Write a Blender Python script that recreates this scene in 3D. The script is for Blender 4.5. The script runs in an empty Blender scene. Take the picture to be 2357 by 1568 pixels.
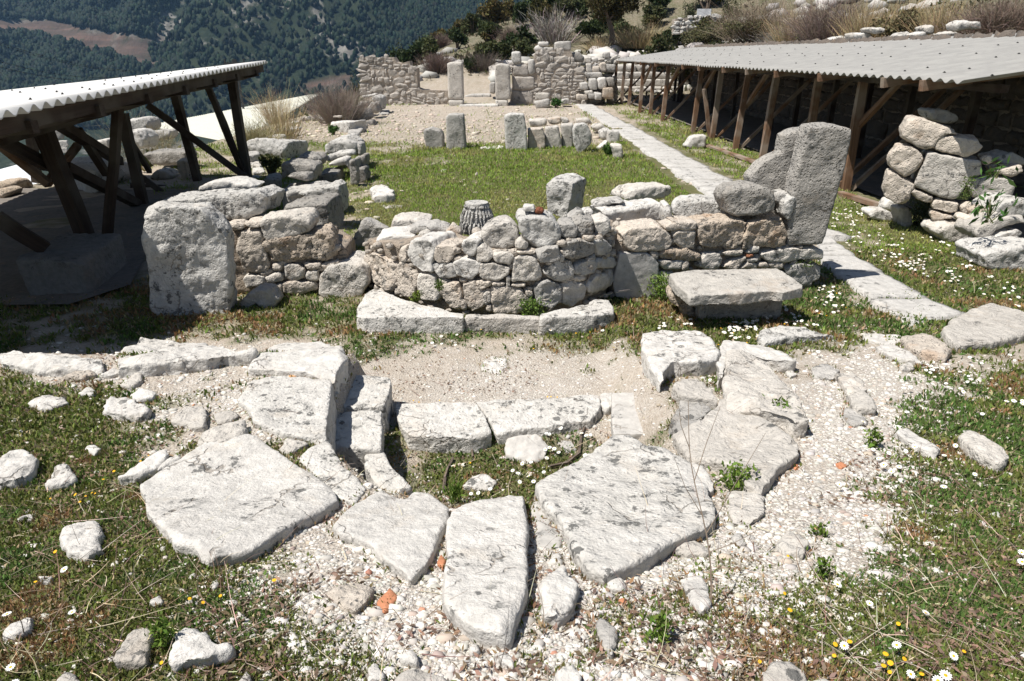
import bpy, math, random
import numpy as np
from mathutils import Vector, Matrix
from mathutils.geometry import tessellate_polygon
R = math.radians
rng = np.random.default_rng(7); random.seed(7)
scene = bpy.context.scene
COL = scene.collection
# ------------------------------------------------------------------ camera
H = 2.35; PITCH = 22.85
cam = bpy.data.cameras.new('camera'); camo = bpy.data.objects.new('camera', cam); COL.objects.link(camo)
camo.location = (0, 0, H); camo.rotation_euler = (R(90-PITCH), 0, 0)
cam.sensor_width = 36; cam.lens = 24; cam.clip_start = .05; cam.clip_end = 9000
scene.camera = camo
# ------------------------------------------------------------------ light
SUNDIR = np.array([.50, .22, -1.0]); SUNDIR /= np.linalg.norm(SUNDIR)       # the way the light travels
sun = bpy.data.lights.new('sun', 'SUN'); suno = bpy.data.objects.new('sun', sun); COL.objects.link(suno)
sun.energy = 5.0; sun.angle = R(.5); sun.color = (1, .955, .89)
suno.rotation_euler = Vector(SUNDIR).to_track_quat('-Z', 'Y').to_euler(); suno.location = (-20, -10, 40)
world = bpy.data.worlds.new('World'); scene.world = world; world.use_nodes = True
wn = world.node_tree; bg = wn.nodes['Background']
sky = wn.nodes.new('ShaderNodeTexSky'); sky.sky_type = 'NISHITA'; sky.sun_disc = False
sky.sun_elevation = math.asin(-SUNDIR[2]); sky.sun_rotation = math.atan2(-SUNDIR[0], -SUNDIR[1])
sky.air_density = 1.0; sky.dust_density = .6
wn.links.new(sky.outputs[0], bg.inputs[0]); bg.inputs[1].default_value = .05
scene.view_settings.view_transform = 'Standard'; scene.view_settings.look = 'None'
scene.view_settings.exposure = .54; scene.view_settings.gamma = 1
scene.cycles.max_bounces = 5; scene.cycles.diffuse_bounces = 3; scene.cycles.glossy_bounces = 1
scene.cycles.use_adaptive_sampling = True
# ------------------------------------------------------------------ noise
def _h(ix, iy, iz, s):
    h = (ix.astype(np.uint32)*np.uint32(374761393) + iy.astype(np.uint32)*np.uint32(668265263)
         + iz.astype(np.uint32)*np.uint32(2147483647) + np.uint32(s*974634777 & 0xffffffff))
    h = (h ^ (h >> np.uint32(13)))*np.uint32(1274126177); h ^= h >> np.uint32(16)
    h = h*np.uint32(2246822519); h ^= h >> np.uint32(15)
    return (h & np.uint32(0xffffff)).astype(np.float64)/float(0xffffff)*2-1
def vn(p, s=0):
    p = np.asarray(p, float)
    if p.shape[1] == 2: p = np.c_[p, np.zeros(len(p))]
    i = np.floor(p).astype(np.int64); f = p-i; f = f*f*f*(f*(f*6-15)+10); i = i & 0xffffffff
    r = 0
    for dx in (0, 1):
        wx = f[:, 0] if dx else 1-f[:, 0]
        for dy in (0, 1):
            wy = f[:, 1] if dy else 1-f[:, 1]
            for dz in (0, 1):
                wz = f[:, 2] if dz else 1-f[:, 2]
                r = r + wx*wy*wz*_h(i[:, 0]+dx & 0xffffffff, i[:, 1]+dy & 0xffffffff, i[:, 2]+dz & 0xffffffff, s)
    return r
def fbm(p, s=0, o=4, g=.5):
    p = np.asarray(p, float); a = 1; r = 0; t = 0
    for k in range(o): r = r+a*vn(p*(2.03**k)+k*17.3, s+k); t += a; a *= g
    return r/t
def ss(a, b, x): t = np.clip((x-a)/(b-a), 0, 1); return t*t*(3-2*t)
# ------------------------------------------------------------------ photograph <-> world
F = 1571.; CX, CY = 1178.5, 784.; cP, sP = math.cos(R(PITCH)), math.sin(R(PITCH))
ZK = dict(a1=(0, 0, .3334), a2=(785.7, 0, .3334), a3=(1571.3, 0, .3334), b1=(0, 368.3, .3334), b2=(785.7, 368.3, .3334), b3=(1571.3, 368.3, .3334),
          c1=(0, 736.6, .3334), c2=(785.7, 736.6, .3334), c3=(1571.3, 736.6, .3334), d1=(0, 1045.3, .3334), d2=(785.7, 1045.3, .3334), d3=(1571.3, 1045.3, .3334),
          e=(0, 245.5, .18246), f=(552.4, 184.1, .15658), g=(1927.3, 233.2, .26073), h=(1043.4, 0, .23437), i=(1473.1, 540.1, .23487), D=(0, 0, 1))
def PX(key, s):
    a = np.array([[float(v) for v in q.split(',')] for q in s.split()]) if isinstance(s, str) else np.array(s, float).reshape(-1, 2)
    x0, y0, k = ZK[key]; return np.c_[x0+a[:, 0]*k, y0+a[:, 1]*k]
def rays(p):
    u = (p[:, 0]-CX)/F; v = (p[:, 1]-CY)/F
    return np.c_[u, cP-v*sP, -sP-v*cP]
def proj(P):
    P = np.asarray(P, float); d = P[:, 1]*cP+(H-P[:, 2])*sP; d = np.where(d < .05, .05, d)
    up = P[:, 1]*sP-(H-P[:, 2])*cP
    return np.c_[CX+F*P[:, 0]/d, CY-F*up/d]
def onz(p, z): r = rays(p); t = (z-H)/r[:, 2]; return np.array([0, 0, H])+r*t[:, None]
def ony(p, Y): r = rays(p); t = Y/r[:, 1]; return np.array([0, 0, H])+r*t[:, None]
# ------------------------------------------------------------------ terrain
def T(x, y, hollow=True):
    x = np.asarray(x, float); y = np.asarray(y, float); p = np.stack([x.ravel(), y.ravel()], 1)
    L = np.interp(y, [0, 1.4, 2, 2.7, 3.2, 4.35, 4.55, 4.75], [.86, .78, .62, .43, .42, .38, .33, .0])
    Rr = np.interp(y, [0, 1.4, 2, 2.7, 3.2, 4.2, 5.2, 6.6], [.86, .78, .62, .43, .38, .24, .1, 0])
    z = L+(Rr-L)*ss(-.3, .6, x)
    wid = ss(-1.16, -1.08, x)*ss(1.02, .70, x)*ss(-.10, .10, x+1.1-.50*ss(3.4, 2.7, y))
    front = ss(2.62, 2.95, y+.35*np.abs(x/.8)**2*0+.0)
    if not hollow: wid = wid*0
    cur = 2.62+.26*np.clip(np.abs(x-.0)/.85, 0, 1)**2
    pit = wid*ss(-.06, .07, y-cur)
    z = z*(1-pit)+pit*(.03*ss(4.6, 3.9, y)-.07*ss(3.95, 3.7, y)*ss(-.8, -.6, x)*ss(.85, .7, x))
    far = ss(6.5, 9, y)
    n1 = fbm(p*.9, 3, 3).reshape(x.shape); n2 = fbm(p*4.5, 9, 3).reshape(x.shape)
    z = z+.03*n1*(1-.6*pit)*(1+far)+.014*n2
    # right: bank behind the long shelter
    bank = ss(9.7, 9.95, x)*ss(60, 38, y)*ss(5.5, 8.5, y)
    bankz = bank*(2.50+.09*np.clip(x-9.9, 0, 6)+.20*np.clip(x-14, 0, 80)+.18*fbm(p*.35, 21, 4).reshape(x.shape))
    # behind the back wall
    k = ss(36.2, 44, y)
    hz_ = k*1.35*ss(-9.5, -5, x)
    hill = ss(40, 74, y)*np.clip(x+14, 0, 200)*.27
    hill = hill+ss(37, 46, y)*np.clip(x-2, 0, 100)*.10
    hill *= ss(190, 95, y)
    z = z+np.maximum(bankz, hz_+hill*(1-ss(9.7, 9.95, x)*ss(44, 37, y)))
    z = z+k*.5*fbm(p*.16, 31, 4).reshape(x.shape)*ss(38, 50, y)
    # left: the hillside falls away
    d = np.clip(-7.7-x-1.3*ss(20, 11, y), 0, None)
    z = z-np.where(d < 5, .085*d*d, .085*25+.62*(d-5))*ss(3, 9, y)
    z = z+ss(8, 25, d)*1.0*fbm(p*.08, 41, 4).reshape(x.shape)
    z = np.where(y > 95, z-(y-95)*.35, z)
    return np.maximum(z, -78)
def hitT(p, h=0., hollow=True):
    r = rays(p); o = np.array([0, 0, H]); ts = np.geomspace(.7, 160, 420)
    f = np.full(len(p), np.nan); prev = None
    Pz = o[None, None]+r[:, None]*ts[None, :, None]
    g = Pz[..., 2]-T(Pz[..., 0], Pz[..., 1], hollow)-h
    idx = np.argmax(g < 0, 1); idx = np.where((g < 0).any(1), np.maximum(idx, 1), len(ts)-1)
    lo, hi = ts[idx-1], ts[idx]
    for _ in range(16):
        m = (lo+hi)/2; q = o+r*m[:, None]; b = q[:, 2]-T(q[:, 0], q[:, 1], hollow)-h < 0
        hi = np.where(b, m, hi); lo = np.where(b, lo, m)
    return o+r*hi[:, None]
# ground cover maps: how much is green, how much is white gravel, read over the visible ground
GREEN = """222222222222222222222222
222244555422222456433333
222244555122222455433333
333344555667777655665433
222244555788999975776655
222222235888888766566688
444311345666666678867888
555566888889998999975567
322211111122233344421344
876332111111122221111356
988654443667765322111577
998743212677764211123788
999974221111111111224788
899985421111111112345888
898887642211221124688899
888777654211222235789988""".split()
WHITE = """000000002000000000000000
000000002000000000000000
000000001222220000000000
000000001221111110000000
000000000111111110000000
000000000111111110000000
000000000000000000002100
000000110000000000034310
255566655566666553467643
135678875566666655678864
112344543222223345788742
011233443222222345678632
000246789999999988876421
000135789999999998765321
011123679999999987543211
011223468999998876432111""".split()
GM = np.array([[int(c) for c in r] for r in GREEN])/9.; WM = np.array([[int(c) for c in r] for r in WHITE])/9.
def samp(M, P):
    q = proj(P); x = np.clip(q[:, 0]/98.2-.5, 0, 22.999); y = np.clip(q[:, 1]/98.-.5, 0, 14.999)
    i = x.astype(int); j = y.astype(int); u = x-i; v = y-j
    return (M[j, i]*(1-u)+M[j, i+1]*u)*(1-v)+(M[j+1, i]*(1-u)+M[j+1, i+1]*u)*v
def green(P):
    P2 = P[:, :2]; g = samp(GM, P)
    n = .5*fbm(P2*1.7, 51, 3)+.45*fbm(P2*6.5, 52, 3)+.25*fbm(P2*.6, 50, 2)
    return np.clip((g+n*.8-.25)/.42, 0, 1)
def white(P):
    g = samp(WM, P); n = .6*fbm(P[:, :2]*2.2, 61, 3)+.5*fbm(P[:, :2]*9, 62, 2)
    return np.clip(g+n*.45, 0, 1)
# ------------------------------------------------------------------ materials
def nt(name):
    m = bpy.data.materials.new(name); m.use_nodes = True; t = m.node_tree; t.nodes.clear()
    out = t.nodes.new('ShaderNodeOutputMaterial'); b = t.nodes.new('ShaderNodeBsdfPrincipled')
    t.links.new(b.outputs[0], out.inputs[0]); b.inputs['Roughness'].default_value = .9
    b.inputs['Specular IOR Level'].default_value = .25
    return m, t, b
def N(t, typ, **k):
    n = t.nodes.new(typ)
    for a, v in k.items():
        if a.startswith('i_'):
            key = a[2:]; key = int(key) if key.isdigit() else key.replace('_', ' ')
            if hasattr(v, 'node'): t.links.new(v, n.inputs[key])
            else: n.inputs[key].default_value = v
        else: setattr(n, a, v)
    return n
def mix(t, fac, a, b, typ='MIX'):
    n = t.nodes.new('ShaderNodeMix'); n.data_type = 'RGBA'; n.blend_type = typ
    for k, v in ((0, fac), (6, a), (7, b)):
        if hasattr(v, 'node'): t.links.new(v, n.inputs[k])
        else: n.inputs[k].default_value = v if k == 0 else (tuple(v)+(1,))[:4]
    return n.outputs[2]
def noise(t, vec, sc, det=4, rough=.55, dist=0):
    n = N(t, 'ShaderNodeTexNoise', i_Scale=sc, i_Detail=det, i_Roughness=rough, i_Distortion=dist); t.links.new(vec, n.inputs['Vector']); return n.outputs[0]
def ramp(t, v, a, b):
    n = N(t, 'ShaderNodeMapRange', i_1=a, i_2=b); n.interpolation_type = 'SMOOTHSTEP'; t.links.new(v, n.inputs[0]); return n.outputs[0]
def math_(t, op, a, b=0.):
    n = N(t, 'ShaderNodeMath', operation=op)
    for k, v in ((0, a), (1, b)):
        if hasattr(v, 'node'): t.links.new(v, n.inputs[k])
        else: n.inputs[k].default_value = v
    return n.outputs[0]
def objvec(t, sc=(1, 1, 1)):
    c = N(t, 'ShaderNodeTexCoord'); oi = N(t, 'ShaderNodeObjectInfo')
    k = N(t, 'ShaderNodeVectorMath', operation='SCALE'); k.inputs[0].default_value = (37., 91., 53.); t.links.new(oi.outputs['Random'], k.inputs['Scale'])
    a = N(t, 'ShaderNodeVectorMath', operation='ADD'); t.links.new(c.outputs['Object'], a.inputs[0]); t.links.new(k.outputs[0], a.inputs[1])
    s = N(t, 'ShaderNodeVectorMath', operation='MULTIPLY'); t.links.new(a.outputs[0], s.inputs[0]); s.inputs[1].default_value = sc
    return s.outputs[0], oi
def stone_mat(name, ca, cb, lichen=.5, lcol=(.10, .10, .095), ochre=.3, ocol=(.42, .29, .18), var=.12, bump=1., sc=1., pit=.5):
    m, t, b = nt(name); v, oi = objvec(t, (sc, sc, sc))
    n1 = noise(t, v, 2.6, 6, .6); n2 = noise(t, v, 15, 8, .65); n3 = noise(t, v, 70, 5, .6)
    c = mix(t, ramp(t, n1, .36, .64), ca, cb)
    c = mix(t, .55, c, mix(t, ramp(t, n2, .3, .7), [x*.70 for x in ca], [min(1, x*1.18) for x in ca]), 'MIX')
    if ochre > 0:
        n4 = noise(t, v, 3.4, 6, .65); c = mix(t, math_(t, 'MULTIPLY', ramp(t, n4, .56, .68), ochre), c, ocol)
    if lichen > 0:
        n5 = noise(t, v, 12, 8, .7); n6 = noise(t, v, 2.6, 3, .5)
        f = math_(t, 'MULTIPLY', ramp(t, n5, .54, .60), ramp(t, n6, .60-.16*lichen, .66-.14*lichen))
        n7 = noise(t, v, 60, 4, .6); f = math_(t, 'MULTIPLY', f, ramp(t, n7, .38, .46))
        c = mix(t, math_(t, 'MULTIPLY', f, .9), c, lcol)
        vl = N(t, 'ShaderNodeTexVoronoi', i_Scale=11.); t.links.new(v, vl.inputs['Vector']); sep = N(t, 'ShaderNodeSeparateColor'); t.links.new(vl.outputs['Color'], sep.inputs[0]); rad = math_(t, 'MULTIPLY', sep.outputs[0], .30)
        dd = math_(t, 'ADD', vl.outputs['Distance'], math_(t, 'MULTIPLY', math_(t, 'SUBTRACT', n7, .5), .45)); sp = math_(t, 'LESS_THAN', dd, rad); sp = math_(t, 'MULTIPLY', sp, ramp(t, n6, .58-.16*lichen, .64-.14*lichen))
        c = mix(t, math_(t, 'MULTIPLY', sp, .85), c, lcol)
    c = mix(t, ramp(t, n3, .62, .8), c, [x*.55 for x in ca])
    wv = N(t, 'ShaderNodeVectorMath', operation='ADD'); wn_ = N(t, 'ShaderNodeTexNoise', i_Scale=5., i_Detail=4.); t.links.new(v, wn_.inputs['Vector']); ws = N(t, 'ShaderNodeVectorMath', operation='SCALE'); ws.inputs['Scale'].default_value = .28
    t.links.new(wn_.outputs['Color'], ws.inputs[0]); t.links.new(v, wv.inputs[0]); t.links.new(ws.outputs[0], wv.inputs[1]); ve = N(t, 'ShaderNodeTexVoronoi', feature='DISTANCE_TO_EDGE', i_Scale=2.3); t.links.new(wv.outputs[0], ve.inputs['Vector'])
    ck = math_(t, 'MULTIPLY', ramp(t, ve.outputs[0], .014, .003), ramp(t, n1, .50, .58)); c = mix(t, math_(t, 'MULTIPLY', ck, .55), c, (.16, .13, .10))
    hs = N(t, 'ShaderNodeHueSaturation'); t.links.new(c, hs.inputs['Color'])
    mr = N(t, 'ShaderNodeMapRange', i_3=1-var, i_4=1+var); t.links.new(oi.outputs['Random'], mr.inputs[0]); t.links.new(mr.outputs[0], hs.inputs['Value'])
    t.links.new(hs.outputs[0], b.inputs['Base Color'])
    vo = N(t, 'ShaderNodeTexVoronoi', i_Scale=34.); t.links.new(v, vo.inputs['Vector'])
    hgt = math_(t, 'ADD', math_(t, 'MULTIPLY', n2, .9), math_(t, 'MULTIPLY', n3, .35))
    hgt = math_(t, 'ADD', hgt, math_(t, 'MULTIPLY', ramp(t, vo.outputs[0], 0, .45), pit*.5))
    hgt = math_(t, 'SUBTRACT', hgt, math_(t, 'MULTIPLY', ck, .5))
    bp = N(t, 'ShaderNodeBump', i_Strength=.85*bump, i_Distance=.035); t.links.new(hgt, bp.inputs['Height']); t.links.new(bp.outputs[0], b.inputs['Normal'])
    return m
def flat_mat(name, ca, cb=None, sc=8, rough=.9, bump=0, stretch=(1, 1, 1), trans=0, var=.15):
    m, t, b = nt(name); v, oi = objvec(t, stretch); cb = cb or [x*.7 for x in ca]
    n1 = noise(t, v, sc, 6, .6); c = mix(t, ramp(t, n1, .32, .68), ca, cb)
    hs = N(t, 'ShaderNodeHueSaturation'); t.links.new(c, hs.inputs['Color'])
    mr = N(t, 'ShaderNodeMapRange', i_3=1-var, i_4=1+var); t.links.new(oi.outputs['Random'], mr.inputs[0]); t.links.new(mr.outputs[0], hs.inputs['Value'])
    t.links.new(hs.outputs[0], b.inputs['Base Color']); b.inputs['Roughness'].default_value = rough
    if bump:
        bp = N(t, 'ShaderNodeBump', i_Strength=bump, i_Distance=.01); t.links.new(n1, bp.inputs['Height']); t.links.new(bp.outputs[0], b.inputs['Normal'])
    return m
def col_mat(name, rough=.85, transl=0., spec=.2):
    """colour of each leaf or pebble comes from its own attribute"""
    m, t, b = nt(name); a = N(t, 'ShaderNodeAttribute', attribute_name='col'); t.links.new(a.outputs[0], b.inputs['Base Color'])
    b.inputs['Roughness'].default_value = rough; b.inputs['Specular IOR Level'].default_value = spec
    if transl:
        tr = N(t, 'ShaderNodeBsdfTranslucent'); t.links.new(a.outputs[0], tr.inputs[0]); ms = N(t, 'ShaderNodeMixShader', i_0=transl)
        t.links.new(b.outputs[0], ms.inputs[1]); t.links.new(tr.outputs[0], ms.inputs[2])
        t.links.new(ms.outputs[0], [n for n in t.nodes if n.type == 'OUTPUT_MATERIAL'][0].inputs[0])
    return m
M = {}
M['white'] = stone_mat('white_limestone', (.56, .54, .505), (.50, .475, .44), lichen=.45, ochre=.22, ocol=(.48, .40, .30), var=.06, bump=.8, pit=.25)
M['lich'] = stone_mat('lichened_limestone', (.52, .505, .475), (.44, .425, .395), lichen=1.35, ochre=.2, ocol=(.42, .34, .26), var=.07)
M['wlich'] = stone_mat('white_limestone_with_lichen', (.545, .525, .49), (.48, .46, .42), lichen=1.15, ochre=.22, ocol=(.46, .38, .29), var=.05, bump=.9)
M['pale'] = stone_mat('pale_limestone', (.51, .48, .435), (.43, .40, .36), lichen=.42, ochre=.25, ocol=(.45, .36, .27), var=.12)
M['grey'] = stone_mat('grey_limestone', (.44, .42, .39), (.34, .33, .31), lichen=.7, ochre=.25, ocol=(.36, .29, .22), var=.16)
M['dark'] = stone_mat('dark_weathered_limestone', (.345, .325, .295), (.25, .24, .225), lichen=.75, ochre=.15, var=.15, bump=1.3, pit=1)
M['cream'] = stone_mat('cream_limestone', (.57, .505, .43), (.51, .455, .395), lichen=.15, ochre=.4, ocol=(.46, .32, .21), var=.10, bump=1.1, pit=.7)
M['creamw'] = stone_mat('pale_cream_limestone', (.57, .53, .475), (.49, .455, .405), lichen=.35, ochre=.3, ocol=(.46, .35, .25), var=.10)
M['inner'] = stone_mat('shaded_wall_stone', (.15, .125, .105), (.11, .095, .085), lichen=.3, ochre=.3, var=0)  # wall stone colour darkened to add gloom inside the right shelter
M['block'] = stone_mat('shade_darkened_limestone', (.22, .215, .205), (.17, .165, .16), lichen=.4, ochre=.1, var=0)  # grey limestone with the left shelter's shade darkened into its colour
M['tan'] = stone_mat('tan_limestone', (.44, .415, .375), (.37, .35, .32), lichen=.5, ochre=.2, var=.06, bump=.8)
M['masonry'] = stone_mat('grey_buff_masonry', (.46, .42, .375), (.35, .33, .305), lichen=.5, ochre=.25, ocol=(.40, .31, .24), var=.04, sc=.6)
M['warm'] = stone_mat('buff_limestone', (.51, .455, .39), (.43, .385, .335), lichen=.22, ochre=.4, ocol=(.42, .26, .15), var=.12, bump=1.2, pit=.8)
M['orange'] = stone_mat('ochre_limestone', (.49, .40, .31), (.48, .43, .37), lichen=.2, ochre=.55, ocol=(.38, .23, .13), var=.08, bump=1.4, pit=1)
M['plaster'] = stone_mat('smooth_plaster', (.47, .45, .42), (.42, .405, .38), lichen=.05, ochre=.1, var=.05, bump=.25, pit=.1)
M['mortar'] = stone_mat('earth_mortar', (.36, .30, .24), (.25, .21, .17), lichen=.5, ochre=.4, var=.05, bump=1.3)
M['brick'] = stone_mat('fired_clay', (.48, .21, .11), (.40, .17, .10), lichen=0, ochre=0, var=.12, bump=.5)
M['paving'] = stone_mat('paving_limestone', (.47, .455, .43), (.40, .385, .36), lichen=.5, ochre=.15, ocol=(.4, .33, .25), var=.05, bump=.6)
M['rust'] = stone_mat('rust_red_lump', (.20, .075, .04), (.12, .045, .03), lichen=0, ochre=0, bump=1.5)
M['leaf'] = col_mat('foliage_leaf', .75, .25); M['twig'] = col_mat('twig', .9); M['pebble'] = col_mat('pebble', .95)
def wood_mat(name, ca, cb, cc):
    m, t, b = nt(name); v, oi = objvec(t, (1.2, 26, 26)); n1 = noise(t, v, 1.0, 7, .65, .4); v2, _ = objvec(t, (1, 1, 1)); n2 = noise(t, v2, 1.6, 3)
    c = mix(t, ramp(t, n1, .3, .7), ca, cb); c = mix(t, ramp(t, n2, .42, .62), c, cc); t.links.new(c, b.inputs['Base Color'])
    b.inputs['Roughness'].default_value = .8
    bp = N(t, 'ShaderNodeBump', i_Strength=.5, i_Distance=.01); t.links.new(n1, bp.inputs['Height']); t.links.new(bp.outputs[0], b.inputs['Normal'])
    return m
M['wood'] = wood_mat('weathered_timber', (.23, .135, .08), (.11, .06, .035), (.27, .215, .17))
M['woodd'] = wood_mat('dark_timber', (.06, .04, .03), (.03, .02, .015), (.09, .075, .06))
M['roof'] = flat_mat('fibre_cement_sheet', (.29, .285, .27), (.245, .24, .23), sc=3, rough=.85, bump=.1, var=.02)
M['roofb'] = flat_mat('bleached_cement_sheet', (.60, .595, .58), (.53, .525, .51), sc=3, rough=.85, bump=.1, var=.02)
M['steel'] = flat_mat('dark_steel', (.06, .06, .06), rough=.6)
M['rusty'] = flat_mat('rusty_steel', (.22, .10, .06), (.13, .07, .05), sc=12)
M['plastic'] = flat_mat('greenhouse_film', (.56, .55, .46), (.48, .48, .42), sc=2, rough=.5, var=.02)
M['whitepaint'] = flat_mat('white_sheet', (.75, .76, .78), sc=3, rough=.5)
M['petal'] = flat_mat('daisy_petal', (.82, .82, .80), (.78, .78, .76), rough=.7, var=.04)
M['disc'] = flat_mat('daisy_centre', (.75, .42, .02), (.62, .32, .01), sc=300, rough=.8, var=.05)
M['stem'] = flat_mat('green_stem', (.10, .16, .04), rough=.8)
M['bark'] = flat_mat('bark', (.16, .125, .10), (.09, .07, .055), sc=14, bump=.8, stretch=(3, 3, .6))
# ------------------------------------------------------------------ mesh plumbing
def raw_mesh(name, V, Fc, smooth=False, col=None):
    me = bpy.data.meshes.new(name); V = np.asarray(V, np.float32)
    if isinstance(Fc, np.ndarray):
        n, k = Fc.shape; me.vertices.add(len(V)); me.vertices.foreach_set('co', V.ravel())
        me.loops.add(n*k); me.loops.foreach_set('vertex_index', Fc.astype(np.int32).ravel())
        me.polygons.add(n); me.polygons.foreach_set('loop_start', np.arange(0, n*k, k, dtype=np.int32))
        try: me.polygons.foreach_set('loop_total', np.full(n, k, np.int32))
        except Exception: pass
        me.update(calc_edges=True); me.validate()
    else:
        me.from_pydata([tuple(map(float, v)) for v in V], [], [tuple(map(int, f)) for f in Fc]); me.update()
    if smooth and len(me.polygons): me.polygons.foreach_set('use_smooth', np.ones(len(me.polygons), bool))
    if col is not None:
        a = me.attributes.new('col', 'FLOAT_COLOR', 'POINT'); c = np.ones((len(V), 4), np.float32); c[:, :3] = col; a.data.foreach_set('color', c.ravel())
    return me
def link(name, me, mat=None, loc=(0, 0, 0), parent=None, label=None, cat=None, group=None, kind=None):
    o = bpy.data.objects.new(name, me); COL.objects.link(o); o.location = loc
    if mat is not None:
        for mm in (mat if isinstance(mat, (list, tuple)) else [mat]): me.materials.append(M[mm] if isinstance(mm, str) else mm)
    if parent is not None: o.parent = parent
    tag(o, label, cat, group, kind); return o
def tag(o, label=None, cat=None, group=None, kind=None):
    if label: o['label'] = label
    if cat: o['category'] = cat
    if group: o['group'] = group
    if kind: o['kind'] = kind
    return o
def empty(name, loc, label=None, cat=None, group=None):
    o = bpy.data.objects.new(name, None); COL.objects.link(o); o.location = loc; o.empty_display_size = .2; return tag(o, label, cat, group)
class MB:
    """collects boxes, bars and cards into one mesh"""
    def __init__(s): s.V = []; s.F = []; s.C = []; s.n = 0
    def add(s, V, Fc, c=None):
        V = np.asarray(V, float); s.V.append(V); s.F += [tuple(np.asarray(f)+s.n) for f in Fc]; s.n += len(V)
        s.C.append(np.tile(c if c is not None else (1, 1, 1), (len(V), 1)))
    def bar(s, p, q, w, h=None, c=None, up=(0, 0, 1), taper=1.):
        p = np.asarray(p, float); q = np.asarray(q, float); d = q-p; d /= np.linalg.norm(d)+1e-9; h = h or w
        a = np.cross(d, up); a = a if np.linalg.norm(a) > 1e-3 else np.cross(d, (1, 0, 0)); a /= np.linalg.norm(a); b = np.cross(a, d)
        V = [P+k*(i*a*w/2+j*b*h/2) for P, k in ((p, 1), (q, taper)) for i, j in ((-1, -1), (1, -1), (1, 1), (-1, 1))]
        s.add(V, [(3, 2, 1, 0), (4, 5, 6, 7), (0, 1, 5, 4), (1, 2, 6, 5), (2, 3, 7, 6), (3, 0, 4, 7)], c)
    def build(s, name, mat, org=(0, 0, 0), parent=None, smooth=False, col=False, **k):
        me = raw_mesh(name, np.concatenate(s.V)-np.asarray(org), s.F, smooth, np.concatenate(s.C) if col else None)
        return link(name, me, mat, (0, 0, 0) if parent else org, parent, **k)
# ------------------------------------------------------------------ stones: outlines made solid, worn and roughened
PEND = []
def prism(A, B):
    n = len(A); tri = [tuple(t) for t in tessellate_polygon([[Vector(a) for a in A]])]
    Fc = list(tri)+[tuple(n+i for i in t[::-1]) for t in tri]+[(i, (i+1) % n, n+(i+1) % n, n+i) for i in range(n)]
    return np.concatenate([A, B]), Fc
def stone(name, prisms, mat, rd=3, rough=1., label=None, cat=None, parent=None, group=None, holes=(), vox=None):
    V = np.concatenate([p[0] for p in prisms]); org = V.mean(0); org[2] = V[:, 2].min()
    Fc = []; k = 0; VV = []
    for a, f in prisms: Fc += [tuple(i+k for i in q) for q in f]; k += len(a); VV.append(a-org)
    VV = np.concatenate(VV); nA = len(prisms[0][0])//2; q_ = prisms[0][0][:nA]; nn_ = np.cross(q_, np.roll(q_, -1, 0)).sum(0)-np.cross(org, (np.roll(q_, -1, 0)-q_).sum(0)); nn_ /= np.linalg.norm(nn_)+1e-9
    tx = np.cross(nn_, (0, 0, 1.) if abs(nn_[2]) < .8 else (0, 1., 0)); tx /= np.linalg.norm(tx); FR = np.stack([tx, np.cross(nn_, tx), nn_]); VV = VV@FR.T; ext = VV.max(0)-VV.min(0); dist = np.linalg.norm(org-np.array([0, 0, H]))
    vx = vox or max(.010, 1.2*dist/683)
    vx = min(vx, max(np.sort(ext)[0]/5, .006), max(np.sort(ext)[1]/8, .006))
    me = raw_mesh(name, VV, Fc); o = link(name, me, mat, tuple(org) if parent is None else tuple(org-np.array(parent.location)), parent, label, cat, group)
    md = o.modifiers.new('r', 'REMESH'); md.mode = 'VOXEL'; md.voxel_size = float(vx)
    PEND.append((o, VV.min(0), VV.max(0), rd, rough, org, holes, vx, FR)); return o
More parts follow.
